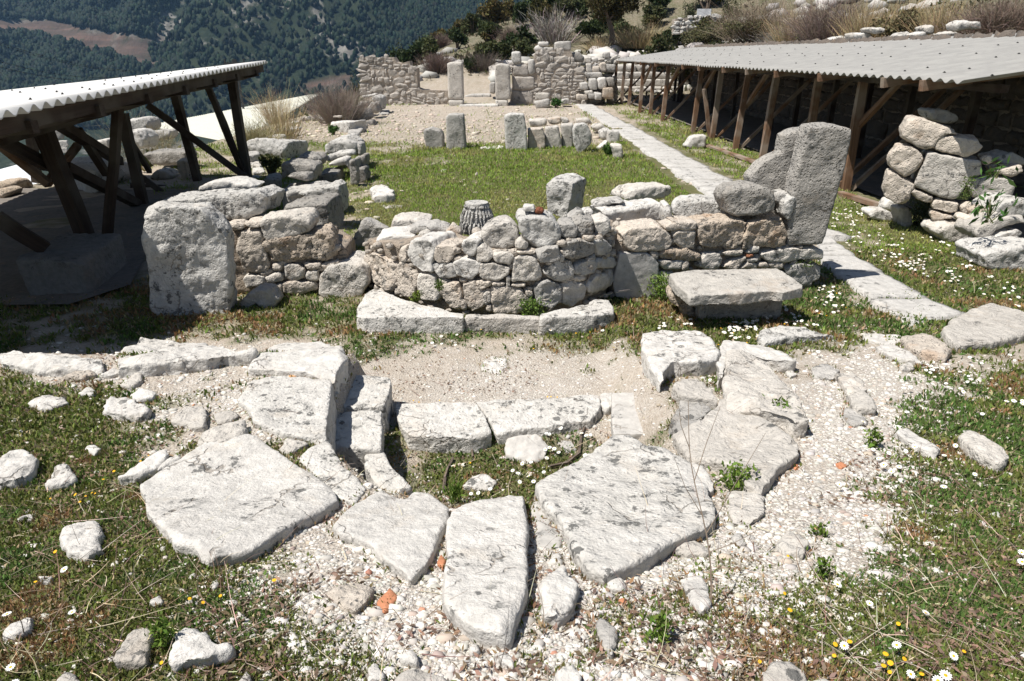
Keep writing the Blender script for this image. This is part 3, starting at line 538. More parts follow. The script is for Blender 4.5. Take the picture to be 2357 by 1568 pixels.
# ------------------------------------------------------------------ loose and standing stones: one object each
batch("""
# --- on the apse and chancel walls
B|b2|stone_block|white|Y=6.75 th=.40 rd=3|white flat-topped block at the left end of the curved wall top|235,540 310,525 410,520 505,530 420,582 415,688 330,672 265,635
B|b2|boulder|pale|Y=6.2 th=.34 rd=6|round pale grey boulder crowning the middle of the curved wall|985,480 1050,445 1160,440 1215,490 1225,560 1180,608 1050,622 985,582 968,530
B|b2|boulder|lich|Y=6.18 th=.42 rd=6|largest boulder on the curved wall top, with a small white block on it|1212,430 1260,395 1400,410 1490,440 1518,510 1510,572 1400,603 1295,598 1225,510
B|b2|stone_block|grey|Y=6.3 th=.3|small square grey stone right of the largest boulder on the curved wall|1500,440 1600,440 1632,470 1632,537 1540,547 1500,510
B|b2|boulder|dark|Y=6.38 th=.32 rd=6|dark round boulder on the curved wall below the tall broken block|1600,430 1680,415 1747,430 1747,505 1690,543 1628,535
B|b2|boulder|pale|Y=6.5 th=.35 rd=6|white rounded stone where the curved wall meets the long straight cap block|1743,425 1830,410 1868,445 1862,505 1790,528 1748,505
B|b2|rock|white|Y=6.32 th=.13 rd=2|small white squared piece perched on the largest wall boulder|1256,330 1270,318 1335,320 1335,356 1292,362 1254,352
B|b2|rock|rust|Y=6.32 th=.10 rd=3 ro=2|rust red spongy lump beside the small white piece on the wall|1335,355 1360,338 1394,347 1396,376 1342,378
B|b2|rock|white|z=.62 Y=6.9 th=.25 rd=4|small white rock between the tall broken block and the long cap block|1672,370 1700,352 1740,360 1745,390 1690,395
B|b2|rock|grey|Y=6.6 th=.2 rd=3|grey wedge stone at the foot of the tall broken block|1565,405 1640,350 1672,360 1660,395 1600,412
B|b2|stone_slab|grey|Y=6.85 th=.30|flat grey stone lying behind the left part of the curved wall top|468,480 520,455 640,450 735,480 720,512 600,505 480,515
B|b2|rock|warm|Y=6.75 th=.2|angular buff rock on the rubble at the left of the curved wall top|715,500 760,462 830,495 830,547 770,563 720,535
B|b2|rock|warm|Y=6.5 th=.18|small buff rock beside the round pale boulder on the wall|898,495 940,488 972,512 967,543 905,535
B|b2|rock|pale|Y=6.7 th=.2|small white rock half buried in rubble on the curved wall top|530,520 580,500 612,520 605,545 540,550
B|b2|stone_block|lich|b=1415,395,1562,412 z=.35 th=.5 rd=3|tall broken grey block standing upright behind the curved wall|1415,165 1455,125 1565,150 1600,160 1562,415 1420,372
B|b2|stone_slab|grey|th=.22 rd=2|pointed grey slab leaning on the grass left of the curved wall|50,592 150,412 200,430 318,478 300,560 240,600 120,600
B|b2|stone_block|pale|Y=7.9 th=.55|squat pale block behind the left end of the curved wall|350,425 450,415 520,420 600,445 600,452 470,468 462,492 350,492
B|b2|stone_block|white|s=right b=1840,470,2240,430 z=.62 th=.36 rd=3|long white cap block on the straight wall next to the curved wall|1812,345 2000,330 2225,300 2240,340 2235,432 2000,463 1880,468 1838,410
B|b2|stone_block|pale|b=1980,280,2280,250 z=.42 th=.42|white lichened block lying behind the long cap block|1975,245 2035,200 2272,178 2282,210 2272,252 2140,278 1970,282
B|b2|stone_block|grey|Y=7.4 z=.5 th=.3|low grey stone in front of the lawn, left of the long cap block|1735,310 1800,285 1935,285 1960,300 1830,312 1770,335 1735,330
B|b3|stone_block|lich|b=-60,400,310,415 z=.68 th=.36 rd=4|broad lichened cap block on the straight wall, second from the tall pillar|-72,340 -40,290 60,270 230,280 318,310 303,372 250,418 60,423 -62,408
B|b3|boulder|dark|Y=6.9 th=.40 rd=4|dark rounded cap boulder on the straight wall nearest the tall pillar|285,225 340,195 480,190 600,205 658,245 643,333 600,378 430,393 320,373 283,280
B|b3|rock|grey|Y=7.1 th=.25|small grey stone wedged between the dark cap boulder and the tall pillar|655,245 735,225 732,292 700,323 652,292
B|b3|stone_block|lich|Y=6.98 th=.25|upright lichened stone set against the left foot of the tall pillar|703,300 740,255 792,255 772,352 740,413 698,383
B|b3|rock|pale|Y=7.5 th=.3 z=.6|pale stone lying on the wall top behind the dark cap boulder|540,145 600,128 700,150 770,190 752,232 650,205 560,180
B|b2|stone_block|grey|Y=6.95 th=.3|narrow grey stone between the long cap block and the broad lichened one|2232,360 2280,340 2294,420 2270,452 2235,450
B|b2|rock|white|Y=7.05 th=.25|small white rock behind the right end of the long cap block|2228,318 2262,305 2280,340 2240,360
Z|i|stone_slab|white|z=.02 th=.1|small pale flat stone on the ground in front of the plastered wall patch|-300,520 -240,500 -180,530 -250,560
# --- plinth
Z|b2|plinth_slab|wlich|z=.17 th=.30 rd=2 ro=.5|long white plinth slab with a square socket at the foot of the curved wall|98,1020 180,905 245,885 400,950 560,1003 700,1025 850,1062 842,1083 600,1082 400,1080 150,1085 94,1062
Z|b2|plinth_slab|pale|z=.15 th=.28 rd=2 ro=.6|narrow middle plinth stone under the curved wall|852,1062 1100,1060 1370,1070 1372,1092 1100,1090 850,1088
Z|b2|plinth_slab|wlich|z=.17 th=.30 rd=2 ro=.6|white plinth slab with a raised right corner at the foot of the curved wall|1370,1062 1530,1025 1700,990 1760,955 1850,958 1872,1000 1888,1050 1700,1076 1500,1080 1372,1088
B|b2|stone_block|pale|th=.5 b=0,945,130,945|pale block on the ground between the side wall and the plinth|-160,930 -150,800 -90,745 0,712 100,722 165,760 178,832 130,945 0,945
B|b1|rock|grey|th=.2 rd=2|angular grey rock at the right foot of the big upright slab|1650,992 1700,935 1770,892 1860,890 1922,970 1862,1022 1760,988 1690,1012
# --- big upright slab, long block on it
B|b1|standing_stone|lich|b=1040,1085,1590,1060 th=.27 rd=4 ro=.8|big upright slab crossed by the shelter roof's shadow|985,345 1060,322 1330,330 1400,340 1500,420 1568,500 1575,700 1590,920 1590,1055 1420,1068 1040,1088 1020,900 990,560 978,400
B|b1|stone_block|lich|Y=6.95 th=.50 rd=4 dx=.12|long weathered block lying on the wall behind the big upright slab|1090,305 1150,275 1340,262 1560,255 1750,225 1832,262 1800,372 1620,428 1500,403 1400,328
B|b1|boulder|white|Y=7.6 th=.45 rd=5|pale domed boulder behind the long weathered block|1375,198 1430,165 1540,140 1680,165 1750,190 1740,215 1375,215
# --- left nave wall
B|b1|stone_block|dark|Y=8.3 th=.75|dark fronted block with pale top between the side wall and the lawn|1955,325 2255,300 2292,520 2150,490 2130,400 1965,385
B|a1|stone_block|lich|Y=9.6 th=.5|white topped block behind the dark fronted one along the lawn edge|2055,1340 2270,1290 2345,1275 2358,1480 2290,1482 2280,1380 2062,1375
Z|f|stone_slab|grey|z=.42 th=.4|wide flat slab forming the stepped top of the left nave wall|620,1560 790,1485 1060,1505 1300,1500 1450,1508 1470,1600 700,1640
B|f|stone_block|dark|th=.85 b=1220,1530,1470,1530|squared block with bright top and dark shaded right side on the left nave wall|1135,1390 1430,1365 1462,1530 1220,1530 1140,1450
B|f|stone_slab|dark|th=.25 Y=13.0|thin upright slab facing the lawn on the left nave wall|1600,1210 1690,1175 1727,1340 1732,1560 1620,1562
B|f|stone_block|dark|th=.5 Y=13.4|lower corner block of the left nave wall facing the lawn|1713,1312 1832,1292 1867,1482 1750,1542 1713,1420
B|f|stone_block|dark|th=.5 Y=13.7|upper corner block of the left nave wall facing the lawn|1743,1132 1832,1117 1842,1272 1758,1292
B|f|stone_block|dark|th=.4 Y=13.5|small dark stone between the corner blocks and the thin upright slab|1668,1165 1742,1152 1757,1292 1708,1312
B|f|stone_block|lich|th=.5 Y=14.3 rd=4|flattened lichened stone near the middle of the left nave wall|1248,1130 1400,1075 1610,1050 1662,1105 1580,1125 1268,1202
B|f|stone_slab|white|th=.5 Y=13.8|jagged white topped stone behind the squared bright block on the left nave wall|1288,1222 1440,1170 1545,1155 1612,1330 1540,1240 1300,1250
B|f|boulder|lich|th=.9 Y=15.2 rd=4|large hummocky lichened boulder of the left nave wall|1228,960 1400,870 1540,850 1620,900 1700,925 1722,1010 1690,1130 1640,1045 1248,1085
B|f|stone_block|grey|th=.5 Y=15.2|grey end stone beside the large hummocky boulder|1700,930 1772,955 1803,1112 1738,1132
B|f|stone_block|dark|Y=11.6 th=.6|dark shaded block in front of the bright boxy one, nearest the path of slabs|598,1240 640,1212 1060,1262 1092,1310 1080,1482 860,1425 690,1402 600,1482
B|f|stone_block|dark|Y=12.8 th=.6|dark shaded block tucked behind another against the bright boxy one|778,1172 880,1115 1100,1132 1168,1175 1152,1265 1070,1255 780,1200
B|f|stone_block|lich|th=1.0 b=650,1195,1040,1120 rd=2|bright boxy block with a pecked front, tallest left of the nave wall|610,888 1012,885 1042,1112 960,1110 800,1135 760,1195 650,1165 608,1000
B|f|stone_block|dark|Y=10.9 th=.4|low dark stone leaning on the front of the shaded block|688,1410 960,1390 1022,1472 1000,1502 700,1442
Z|f|stone_slab|grey|z=.15 th=.2|flat shaded slab beside the foot of the left shelter post|335,1432 420,1380 592,1350 592,1452
B|f|stone_block|white|th=.75 b=1310,750,1590,780 rd=2|cube shaped white block carrying a little stack of pebbles|1300,625 1602,605 1592,782 1485,787 1310,742
B|f|rock|warm|Y=23.4 z=.5 th=.2|flat stone of the little stack on the cube shaped white block|1365,532 1480,527 1492,550 1450,556 1370,556
S|f|stone_slab|grey|h=.18|flat slab on the ground right of the cube shaped block|1600,640 1830,610 1867,650 1770,760 1690,832 1590,760
B|f|stone_block|grey|th=.9 Y=25.5|rectangular block behind the cube shaped one along the far left wall|1575,475 1770,452 1862,430 1927,560 1830,602 1620,622 1590,560
B|f|stone_block|dark|th=.5 Y=25|low dark stone under the right end of the rectangular block|1848,612 1952,590 1982,682 1900,702 1858,662
B|f|boulder|dark|th=.8 Y=28 rd=4|dark pointed boulder of the far left wall|1888,482 1872,400 1922,332 1992,332 2052,462 1980,502
B|f|stone_block|lich|th=1 Y=30|tall pale stone closest to the back wall in the far left row|1933,250 1990,235 2092,250 2102,422 2040,442 1980,335 1928,295
B|f|stone_block|grey|th=.7 Y=29|grey stone half hidden by twigs in the far left row|1748,335 1902,315 1882,392 1718,422
B|f|stone_block|white|th=.7 Y=32.5|white topped stone at the far end of the left row, against the back wall|1778,257 1992,205 1992,235 1900,262
S|f|stone_slab|grey|h=.1|small flat slab in the grass at the foot of the far left row|2038,450 2192,430 2182,492 2048,502
B|f|boulder|white|th=.8 rd=4|white boulder among dry stalks left of the nave|440,822 500,745 800,712 832,742 760,792 480,832
B|f|boulder|pale|th=.9 rd=4|cracked white boulder in the grass behind the left shelter|120,925 280,865 520,855 542,902 460,1012 150,1022
R|f|rock|grey|th=.5|first grey stone in the little row among the dry stalks|885,560 940,545 962,602 890,612
R|f|rock|pale|th=.5|second stone in the little row among the dry stalks, round and pale|958,557 1010,535 1042,582 970,602
R|f|rock|grey|th=.5|upright pointed stone in the little row among the dry stalks|1058,562 1100,520 1142,560 1120,602 1065,597
R|f|rock|white|th=.4|low white stone left of the little row among the dry stalks|748,620 860,610 872,642 760,642
R|f|rock|pale|th=.8|long pale stone under the leafless twigs left of the nave|1148,562 1290,520 1302,582 1180,602
S|f|stone_slab|grey|h=.25|grey step stone nearest the far post of the left shelter|90,1040 290,1040 282,1082 100,1112
S|f|stone_slab|pale|h=.2|long step stone in the grass by the left shelter|100,1150 330,1150 312,1252 110,1232
S|f|stone_slab|white|h=.15|white step stone below the long one by the left shelter|180,1280 350,1270 362,1332 200,1352
S|f|stone_slab|white|h=.08|thin white slab lowest of the steps by the left shelter|140,1390 310,1390 302,1422 150,1422
# --- heap seen through the left shelter
R|e|boulder|dark|th=1.0 rd=4|big rough boulder seen between the first posts of the left shelter|630,240 700,222 800,302 802,402 710,422 640,332
R|e|rock|grey|th=.5|grey rock below the big rough boulder in the left shelter|718,432 850,425 872,492 810,542 738,502
R|e|rock|grey|th=.4|small rock lowest in the pile behind the first post|758,522 850,520 862,582 778,592
Z|e|stone_slab|grey|z=.45 th=.45|broad thick slab lying in the left shelter with a sunlit far edge|858,732 900,655 1000,622 1230,602 1352,660 1310,742 1230,800 1020,790
R|e|boulder|warm|th=.8 rd=4|rounded brownish boulder in front of the broad slab in the left shelter|1243,842 1310,742 1370,702 1480,742 1582,852 1570,922 1340,962
B|e|stone_block|white|th=.5 Y=15|white block above the broad slab behind the left shelter|1188,442 1360,417 1382,522 1300,542 1208,472
B|e|stone_block|grey|th=.9 Y=21|moulded block with ridged edge at the top of the heap behind the left shelter|1510,200 1790,150 1852,222 1862,312 1700,332 1590,312
B|e|boulder|white|th=.8 Y=17 rd=4|bright white boulder in the heap behind the left shelter|1538,332 1620,305 1710,305 1812,400 1822,532 1680,542 1588,432
B|e|stone_block|grey|th=.6 Y=19.5|long low block beside the greenhouse roof edge|1788,342 2060,302 2130,322 2142,402 2000,432 1830,422
S|e|stone_slab|white|h=.2|white flat stone right of the bright boulder in the heap|1818,462 2000,450 1962,532 1818,542
B|e|stone_block|dark|th=.7 Y=14.9|long dark trough stone at the back of the left shelter|1788,602 2100,572 2330,558 2342,682 2220,742 1900,742 1848,662
R|e|rock|grey|th=.5 rd=4|small grey stone on the floor edge of the left shelter|1958,852 2010,785 2120,790 2222,862 2200,912 1958,902
B|e|stone_block|warm|th=.4|upright block near the far posts of the left shelter|2218,690 2320,680 2352,762 2357,922 2270,922 2228,762
R|e|rock|pale|th=.4|pale stone behind the middle post of the left shelter|1638,562 1830,540 1802,622 1690,652
R|e|boulder|orange|th=.6 rd=4|brown boulder on the sunlit corner of the shelter floor, the larger of two|-10,960 80,935 240,922 302,1062 180,1052 100,992
R|e|boulder|orange|th=.5 rd=4|smaller brown boulder at the photo's left edge on the shelter floor|-60,1062 0,1040 80,1022 172,1062 150,1122 60,1152 -40,1172
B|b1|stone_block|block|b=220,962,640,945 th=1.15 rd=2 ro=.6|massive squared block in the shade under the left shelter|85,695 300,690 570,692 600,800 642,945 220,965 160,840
# --- standing stones across the nave
B|a2|standing_stone|grey|th=.5 rd=1 ro=.45|short broken upright stone left of the tall one across the nave|565,905 620,885 680,905 702,940 707,1025 590,1027 570,950
B|a2|standing_stone|grey|th=.45 rd=1 ro=.45|tall pecked upright stone at the left of the nave screen|722,803 740,790 845,790 860,1025 725,1032
B|a2|standing_stone|lich|th=.4 rd=1 ro=.45|broad tall upright stone at the right of the nave screen gap|1125,805 1160,786 1260,786 1277,880 1287,1030 1135,1037
B|a2|standing_stone|warm|th=.4 rd=1 ro=.45|squat brownish panel next to the broad tall upright stone|1289,892 1390,884 1405,930 1412,1010 1380,1032 1290,1027
B|a2|standing_stone|pale|th=.4 rd=1 ro=.45|pale panel in the middle of the nave screen's right side|1406,884 1500,872 1527,1020 1410,1024
B|a2|standing_stone|pale|th=.4 rd=1 ro=.45|smooth pale panel beside the pointed leaning stone|1520,860 1602,855 1602,1010 1530,1022
B|a2|standing_stone|lich|th=.4 rd=1 ro=.45|pointed leaning stone at the right end of the nave screen|1618,865 1690,855 1732,930 1727,990 1640,1057 1608,990 1600,900
B|a2|rock|pale|th=.6 Y=20.5|pale rubble stone behind the nave screen panels, left|1298,835 1420,820 1422,872 1310,882
B|a2|rock|warm|th=.6 Y=20.3|brown rubble stone behind the nave screen panels|1428,825 1520,810 1522,857 1440,862
B|a2|rock|pale|th=.5 Y=20|small round stone behind the smooth pale panel|1524,818 1570,823 1572,852 1530,852
R|a2|rock|pale|th=.6|pale rock right of the pointed leaning stone|1728,872 1790,852 1822,882 1780,922
R|a2|rock|white|th=.6|white rock below it on the rubble beside the path of slabs|1778,902 1850,887 1852,962 1790,962
B|a2|standing_stone|white|th=.35 rd=1 ro=.45|small white upright stone beside the path of slabs|1843,902 1922,907 1922,987 1838,992
B|a2|stone_block|pale|th=.4|pale block with a green plant at its foot near the path|1868,1005 1945,1002 1947,1082 1900,1097
R|a2|rock|white|th=.4|white wedge stone left of the small white upright|1763,1022 1830,972 1832,1012 1770,1030
R|a2|rock|pale|th=.6|rough stone topping the rubble at the right end of the screen|1618,818 1700,812 1722,852 1630,857
S|a2|rock|white|h=.22|white topped rock on the grass at the foot of the left nave wall|200,1300 280,1265 362,1312 362,1345 300,1352 220,1350
S|a2|stone_slab|pale|h=.03|flat oval slab in the grass behind the curved wall|278,1414 350,1408 427,1410 427,1430 310,1436
S|a2|rock|white|h=.05|small white stone alone in the middle of the lawn|688,1166 727,1166 722,1178 690,1176
R|a2|rock|warm|th=.15|small pointed brown stone standing in the lawn|918,1214 935,1192 947,1214
S|a2|stone_slab|white|h=.05|thin white sill stone in the gap of the nave screen|960,1010 1120,1008 1125,1022 960,1022
# --- bench-side and right-hand slabs
S|i|stone_block|white|h=.22 rd=3 ro=.8|white block with a hollow worn in its top, right of the gravel floor|15,960 330,945 660,950 775,1115 742,1212 600,1232 420,1240 320,1232 200,1385 130,1335 30,1120
S|i|rock|lich|h=.12 rd=4|low rock blotched with dark lichen beside the daisy patch|1150,1002 1222,922 1400,897 1700,922 1902,962 1700,992 1450,1002 1200,1042
S|c3|stone_block|white|h=.2 rd=3|thin white L-shaped edging stone behind the leaning buff slab|248,205 290,142 430,147 452,177 560,172 680,192 792,252 782,277 660,272 430,222 330,222 300,300 290,372 250,382 244,300
S|c3|stone_slab|pale|h=.22 rd=2|long pale slab tapering to the right behind the grey slabs|312,222 420,225 560,280 642,340 802,500 862,600 892,682 780,692 700,642 440,592 288,552 298,430
S|c3|stone_slab|pale|h=.10 rd=2 ro=.6|broad grey weathered slab right of the cut stone ring|-60,800 130,690 280,555 430,600 560,690 700,790 802,862 792,932 660,1022 600,1122 540,1162 430,1132 380,1022 200,972 60,962 0,900
S|c3|stone_slab|pale|h=.16 rd=3|grey slab stained brown between the hollow block and the broad grey slab|0,400 100,408 200,470 247,542 150,532 0,522 -70,452
S|c3|stone_slab|grey|h=.10 rd=3|low grey slab between the kerb and the broad grey slab|0,532 100,540 202,602 120,692 0,762 -85,722
S|c3|rock|white|h=.06|long white stone flush in the ground right of the daisy patch|1250,92 1500,100 1520,130 1480,160 1400,160 1250,120
S|c3|rock|warm|h=.13|buff tinged flat rock with a dark undercut right of the gravel|1500,105 1700,87 1872,180 1802,237 1640,212 1560,180
S|c3|rock|white|h=.08|white jagged rock in front of the buff tinged flat one|1330,182 1420,157 1560,202 1652,282 1480,262
S|c3|rock|white|h=.06|small bright stone alone in the weeds at the right|1493,302 1580,290 1607,335 1520,335
S|b3|boulder|pale|h=.14 rd=4 ro=.7|big smooth grey boulder at the right edge beside the paving slabs|1800,1162 1950,1052 2120,982 2250,1002 2380,1062 2420,1132 2356,1202 2150,1252 1900,1272 1820,1202
S|c3|stone_slab|pale|h=.10|upper half of a long split stone in the gravel at the right|1058,362 1180,360 1282,472 1200,492 1138,482
S|c3|stone_slab|pale|h=.10|lower half of a long split stone in the gravel at the right|1138,502 1250,480 1332,562 1342,607 1200,602
S|c3|rock|grey|h=.04|bluish grey flake below the long split stone|1122,592 1232,622 1282,702 1180,722 1110,662
S|c3|rock|white|h=.08|white ragged rock in the right-hand weeds|1448,762 1560,740 1722,832 1782,882 1740,922 1600,852
S|c3|boulder|pale|h=.12 rd=4|smooth tan boulder in the weeds near the right edge|1918,792 2000,760 2120,820 2262,922 2200,982 2100,952 1950,842
S|c3|rock|white|h=.08 rd=4|clean white elongated stone between the dark-spotted slab and the grey one|38,992 100,985 192,1062 217,1152 160,1162 90,1072
S|c3|stone_slab|pale|h=.05|pale flat stone under the small leafy plant|308,1182 420,1170 542,1192 572,1322 460,1400 340,1380
S|c3|rock|grey|h=.05|low grey rock in the white gravel right of the broad slab|890,320 1000,290 1090,340 1040,400 900,380
S|c3|rock|white|h=.04|white chip in the gravel beside the long pale slab|708,352 760,342 792,372 740,388
# --- cut stone ring in the foreground
M|c1|stone_block|white|h=.05 th=.5 rd=2 ro=.6|bright white end block of the ring behind the lichen-spotted block|1715,332 1800,240 1890,160 2000,155 2250,162 2400,202 2392,252 2310,392 2230,382 2100,347
M|c1|stone_block|wlich|h=.04 th=.45 rd=2 ro=.5|big block of the ring covered in dark lichen spots|1640,552 1740,402 1880,387 2270,402 2292,432 2256,802 2240,832 1900,762 1760,692 1720,602
Z|c2|stone_block|wlich|z=.24 th=.26 rd=2 ro=.4|upper lower-step block of the ring crossed by a straight shadow|-25,382 220,377 342,387 352,442 302,592 10,602
Z|c2|stone_block|wlich|z=.24 th=.26 rd=2 ro=.4|second lower-step block of the ring, half in shadow|-130,640 0,640 282,622 272,882 160,887 -110,880
Z|c2|stone_slab|wlich|z=.20 th=.22 rd=2 ro=.4|curved inner step stone at the left of the sunken hollow|168,930 272,885 302,920 332,992 422,1082 487,1147 430,1172 390,1207 290,1172 230,1112 163,1012
M|c1|stone_slab|wlich|h=.01 th=.4 rd=2 ro=.4|curved grey step between the huge white slab and the inner step stone|2050,952 2262,832 2322,932 2382,1022 2472,1102 2542,1162 2442,1292 2330,1222 2210,1112
M|c1|stone_slab|white|h=.05 th=.2 rd=3 ro=.4|huge bright white slab in the left foreground|978,1120 1010,1090 1260,952 1400,852 1540,802 1700,780 1850,852 2080,1012 2150,1062 2312,1192 2332,1232 2240,1302 2080,1372 1900,1470 1750,1576 1480,1642 1410,1602 1370,1546 1240,1512 1110,1402 1020,1312 988,1196
M|d2|stone_slab|white|h=.045 th=.28 rd=2 ro=.5|wide rough slab of the ring left of the central one|-20,400 40,345 130,318 250,250 340,272 420,302 500,255 600,267 747,365 737,450 682,522 642,652 590,752 480,832 400,772 270,692 180,592 0,542 -60,472
M|d2|stone_slab|white|h=.075 th=.3 rd=2 ro=.5|central rough slab of the ring pointing down at the viewer|723,452 760,392 850,332 1050,302 1267,257 1292,382 1294,752 1272,932 1212,1072 1162,1212 1000,1182 850,1122 740,1022 688,962 700,852 728,722
M|c2|stone_slab|wlich|h=.06 th=.3 rd=2 ro=.5|widest rough slab with dark lichen rosettes right of the central one|1348,1132 1400,1092 1550,1022 1700,932 1870,795 2000,800 2110,872 2250,902 2402,1002 2502,1122 2582,1262 2592,1372 2502,1442 2300,1522 2150,1602 2000,1682 1820,1742 1700,1692 1600,1572 1530,1392 1400,1262
Z|c2|kerb_stone|wlich|z=.10 th=.2 rd=2 ro=.5|left kerb stone across the back of the sunken hollow|368,572 500,562 925,560 982,642 1032,772 900,802 650,807 460,792 393,692
Z|c2|kerb_stone|wlich|z=.10 th=.2 rd=2 ro=.5|longer kerb stone freckled with black lichen across the hollow|928,552 1350,542 1782,515 1792,602 1722,692 1400,737 1080,772 1010,662
Z|c2|stone_block|plaster|z=.13 th=.2 rd=2 ro=.4|smooth grey patched block at the right end of the kerb|1868,502 1950,497 2092,507 2112,602 2182,642 2150,782 1878,787 1868,642
S|c2|rock|white|h=.12|small white stone between the kerb and the smooth patched block|1786,492 1870,490 1870,580 1830,600 1790,580
S|c2|stone_slab|plaster|h=.05 rd=3|rounded flat stone among daisies on the hollow's floor|1138,872 1170,790 1300,778 1402,822 1442,862 1390,952 1280,967 1150,937
S|c2|rock|grey|h=.03|flat grey flake right of the rounded stone in the hollow|1488,832 1600,828 1632,882 1560,912
S|c2|rock|white|h=.06|white broken stone near the front of the sunken hollow|838,1132 920,1072 970,1052 1072,1102 1040,1152 880,1152
S|c2|rock|white|h=.04|little white stone left of the rounded one in the hollow|1093,792 1165,785 1162,822 1100,817
S|c2|stone_slab|white|h=.015 rd=1|round worn column stump flush with the gravel floor|953,282 1040,245 1132,265 1142,332 1090,377 970,347
S|c2|stone_slab|plaster|h=.03 rd=3|low pale stone sunk between the central slab and the widest one|1308,1252 1400,1260 1452,1402 1532,1482 1500,1562 1350,1542
# --- left mound
S|c1|rock|white|h=.10|pebbly rock edge at the far left of the mound, against the dark shade|-30,217 130,205 330,232 500,227 600,252 692,252 702,302 680,352 560,332 300,335 0,295
S|c1|stone_slab|white|h=.14 rd=4|long white edge slab of the mound beside the dark shade|818,302 910,172 970,122 1100,132 1300,167 1600,192 1762,222 1750,242 1550,252 1450,272 1000,312 830,332
S|c1|rock|warm|h=.07|flat orange tinted stone below the mound's far left edge|438,382 530,342 620,340 662,362 560,392
S|c1|rock|white|h=.06|white flat-topped rock in the grass at the left, second row|168,567 300,515 420,515 472,562 350,602 290,607
S|c1|rock|white|h=.05|little white rock above the pitted white one on the mound|528,512 600,455 652,475 642,512
S|c1|rock|white|h=.09 ro=1.6|pitted white rock on the left mound|703,592 760,530 900,530 1027,592 1000,642 950,662 800,642 718,622
S|c1|rock|white|h=.06|white rock touching the pitted one on the mound|878,522 960,460 1082,492 1060,532 950,547
S|c1|rock|pale|h=.08|smooth beige wedge stone left of the lichen-spotted block|1178,692 1290,602 1390,572 1422,622 1410,722 1350,727
S|c1|rock|pale|h=.11|grey rock behind the upper corner of the huge white slab|1358,802 1560,702 1692,680 1692,782 1540,852 1490,832 1370,842
S|c1|rock|pale|h=.05|beige stone between the wedge stone and the lichen-spotted block|1473,642 1600,610 1652,652 1580,692 1500,702
S|c1|rock|pale|h=.05|split pale stone in the gravel of the left mound|818,442 960,360 982,412 900,462
S|c1|rock|white|h=.12 ro=1.3|white peaked rock cut by the left edge of the photo|-30,1002 40,902 150,880 252,952 200,1042 100,1092 -30,1105
S|c1|rock|white|h=.07 ro=1.3|three-cornered white rock in the left grass|298,1142 400,1002 450,985 522,1082 420,1132
S|c1|rock|white|h=.05|small jagged white rock above the three-cornered one|578,872 640,855 712,882 660,922
S|c1|rock|white|h=.10|long white rock in the grass touching the huge white slab|818,1082 1000,952 1120,882 1157,922 1100,1002 950,1062
S|c1|rock|white|h=.09|white rock wedged between the long rock and the huge slab|1078,1022 1160,932 1252,942 1130,1012
S|c1|rock|white|h=.08 ro=1.3|creased white rock in the grass left of the huge slab's foot|408,1462 500,1382 680,1370 702,1502 722,1562 600,1612 478,1592
S|c1|rock|white|h=.06|pale stone right of the orange tinted one at the mound's edge|688,372 790,322 832,347 760,377
S|c1|rock|pale|h=.05|small flat stone between the huge white slab and the lichened step|1918,882 1960,812 2132,842 2000,907
S|d1|rock|white|h=.06|white streaked rock at the left edge near the bottom corner|15,1222 100,1142 212,1110 192,1192 60,1232
S|d1|rock|pale|h=.08|greyish triangular rock in the bottom left weeds|768,1392 860,1240 960,1200 1042,1232 1002,1402 880,1412
S|d1|rock|white|h=.09 ro=1.3|bluish white forked rock in the bottom left weeds|1188,1422 1188,1310 1240,1190 1350,1188 1422,1212 1482,1292 1580,1280 1592,1332 1500,1372 1380,1392
S|d1|rock|white|h=.03|small white stone in the reddish weeds below the huge slab|1448,882 1500,860 1522,892 1490,917
S|d1|rock|white|h=.04|white stone in the weeds above the forked rock|1018,1012 1090,955 1132,1012
S|d1|rock|pale|h=.04|flat pale stone at the bottom edge below the triangular rock|378,1562 480,1490 572,1562 500,1600
S|d1|rock|pale|h=.04|pale stone in the gravel right of the forked rock|1648,1570 1700,1480 1742,1562
S|d1|rock|white|h=.03|white chip in the grass at the far left|118,432 250,380 232,432 150,452
S|d1|rock|white|h=.03|bright chip near the left edge above the streaked rock|278,832 380,830 342,882 290,872
# --- front gravel
S|d2|rock|warm|h=.05|beige and grey mottled stone next to the terracotta piece|-110,950 0,902 80,860 212,922 202,1012 100,1077 0,1022
S|d2|brick_fragment|brick|h=.03 rd=1 ro=.4|terracotta tile fragment in the front gravel|248,1002 330,920 392,972 300,1082
S|d2|rock|white|h=.10 ro=1.3|knobbly white rock with a dark hollow right of the central slab|1388,872 1450,800 1530,768 1560,830 1642,882 1602,1032 1480,1102 1400,1092 1378,1002
S|d2|rock|grey|h=.04|grey blade shaped stone in the front gravel|1743,1152 1790,1113 1850,1152 1922,1222 1882,1302 1872,1382 1800,1292
S|d2|rock|white|h=.06|white faceted stone casting a small shadow in the front gravel|403,1392 480,1320 522,1352 532,1432 450,1422
S|d2|rock|pale|h=.06|wide pale stone cut by the bottom edge of the photo|348,1570 400,1510 550,1478 680,1522 742,1602 400,1642
S|d2|rock|white|h=.05|rounded white stone in front of the central slab|878,1302 950,1290 962,1342 900,1352
S|d2|rock|white|h=.05|white stone left of the wide pale one at the bottom edge|178,1502 220,1430 292,1482 282,1570 190,1570
S|d2|rock|white|h=.04|flat white stone below the tip of the central slab|1043,1372 1120,1340 1202,1402 1180,1452 1060,1412
S|d2|rock|white|h=.05|white rock cut by the bottom edge right of centre|1478,1502 1600,1430 1652,1502 1642,1602 1500,1602
S|d2|rock|white|h=.04|white stone under the front corner of the widest slab|1828,842 1900,810 1962,882 1930,932 1830,902
S|d2|rock|pale|h=.02|pale thin stone in gravel beside the blade shaped one|1328,1202 1400,1190 1382,1232
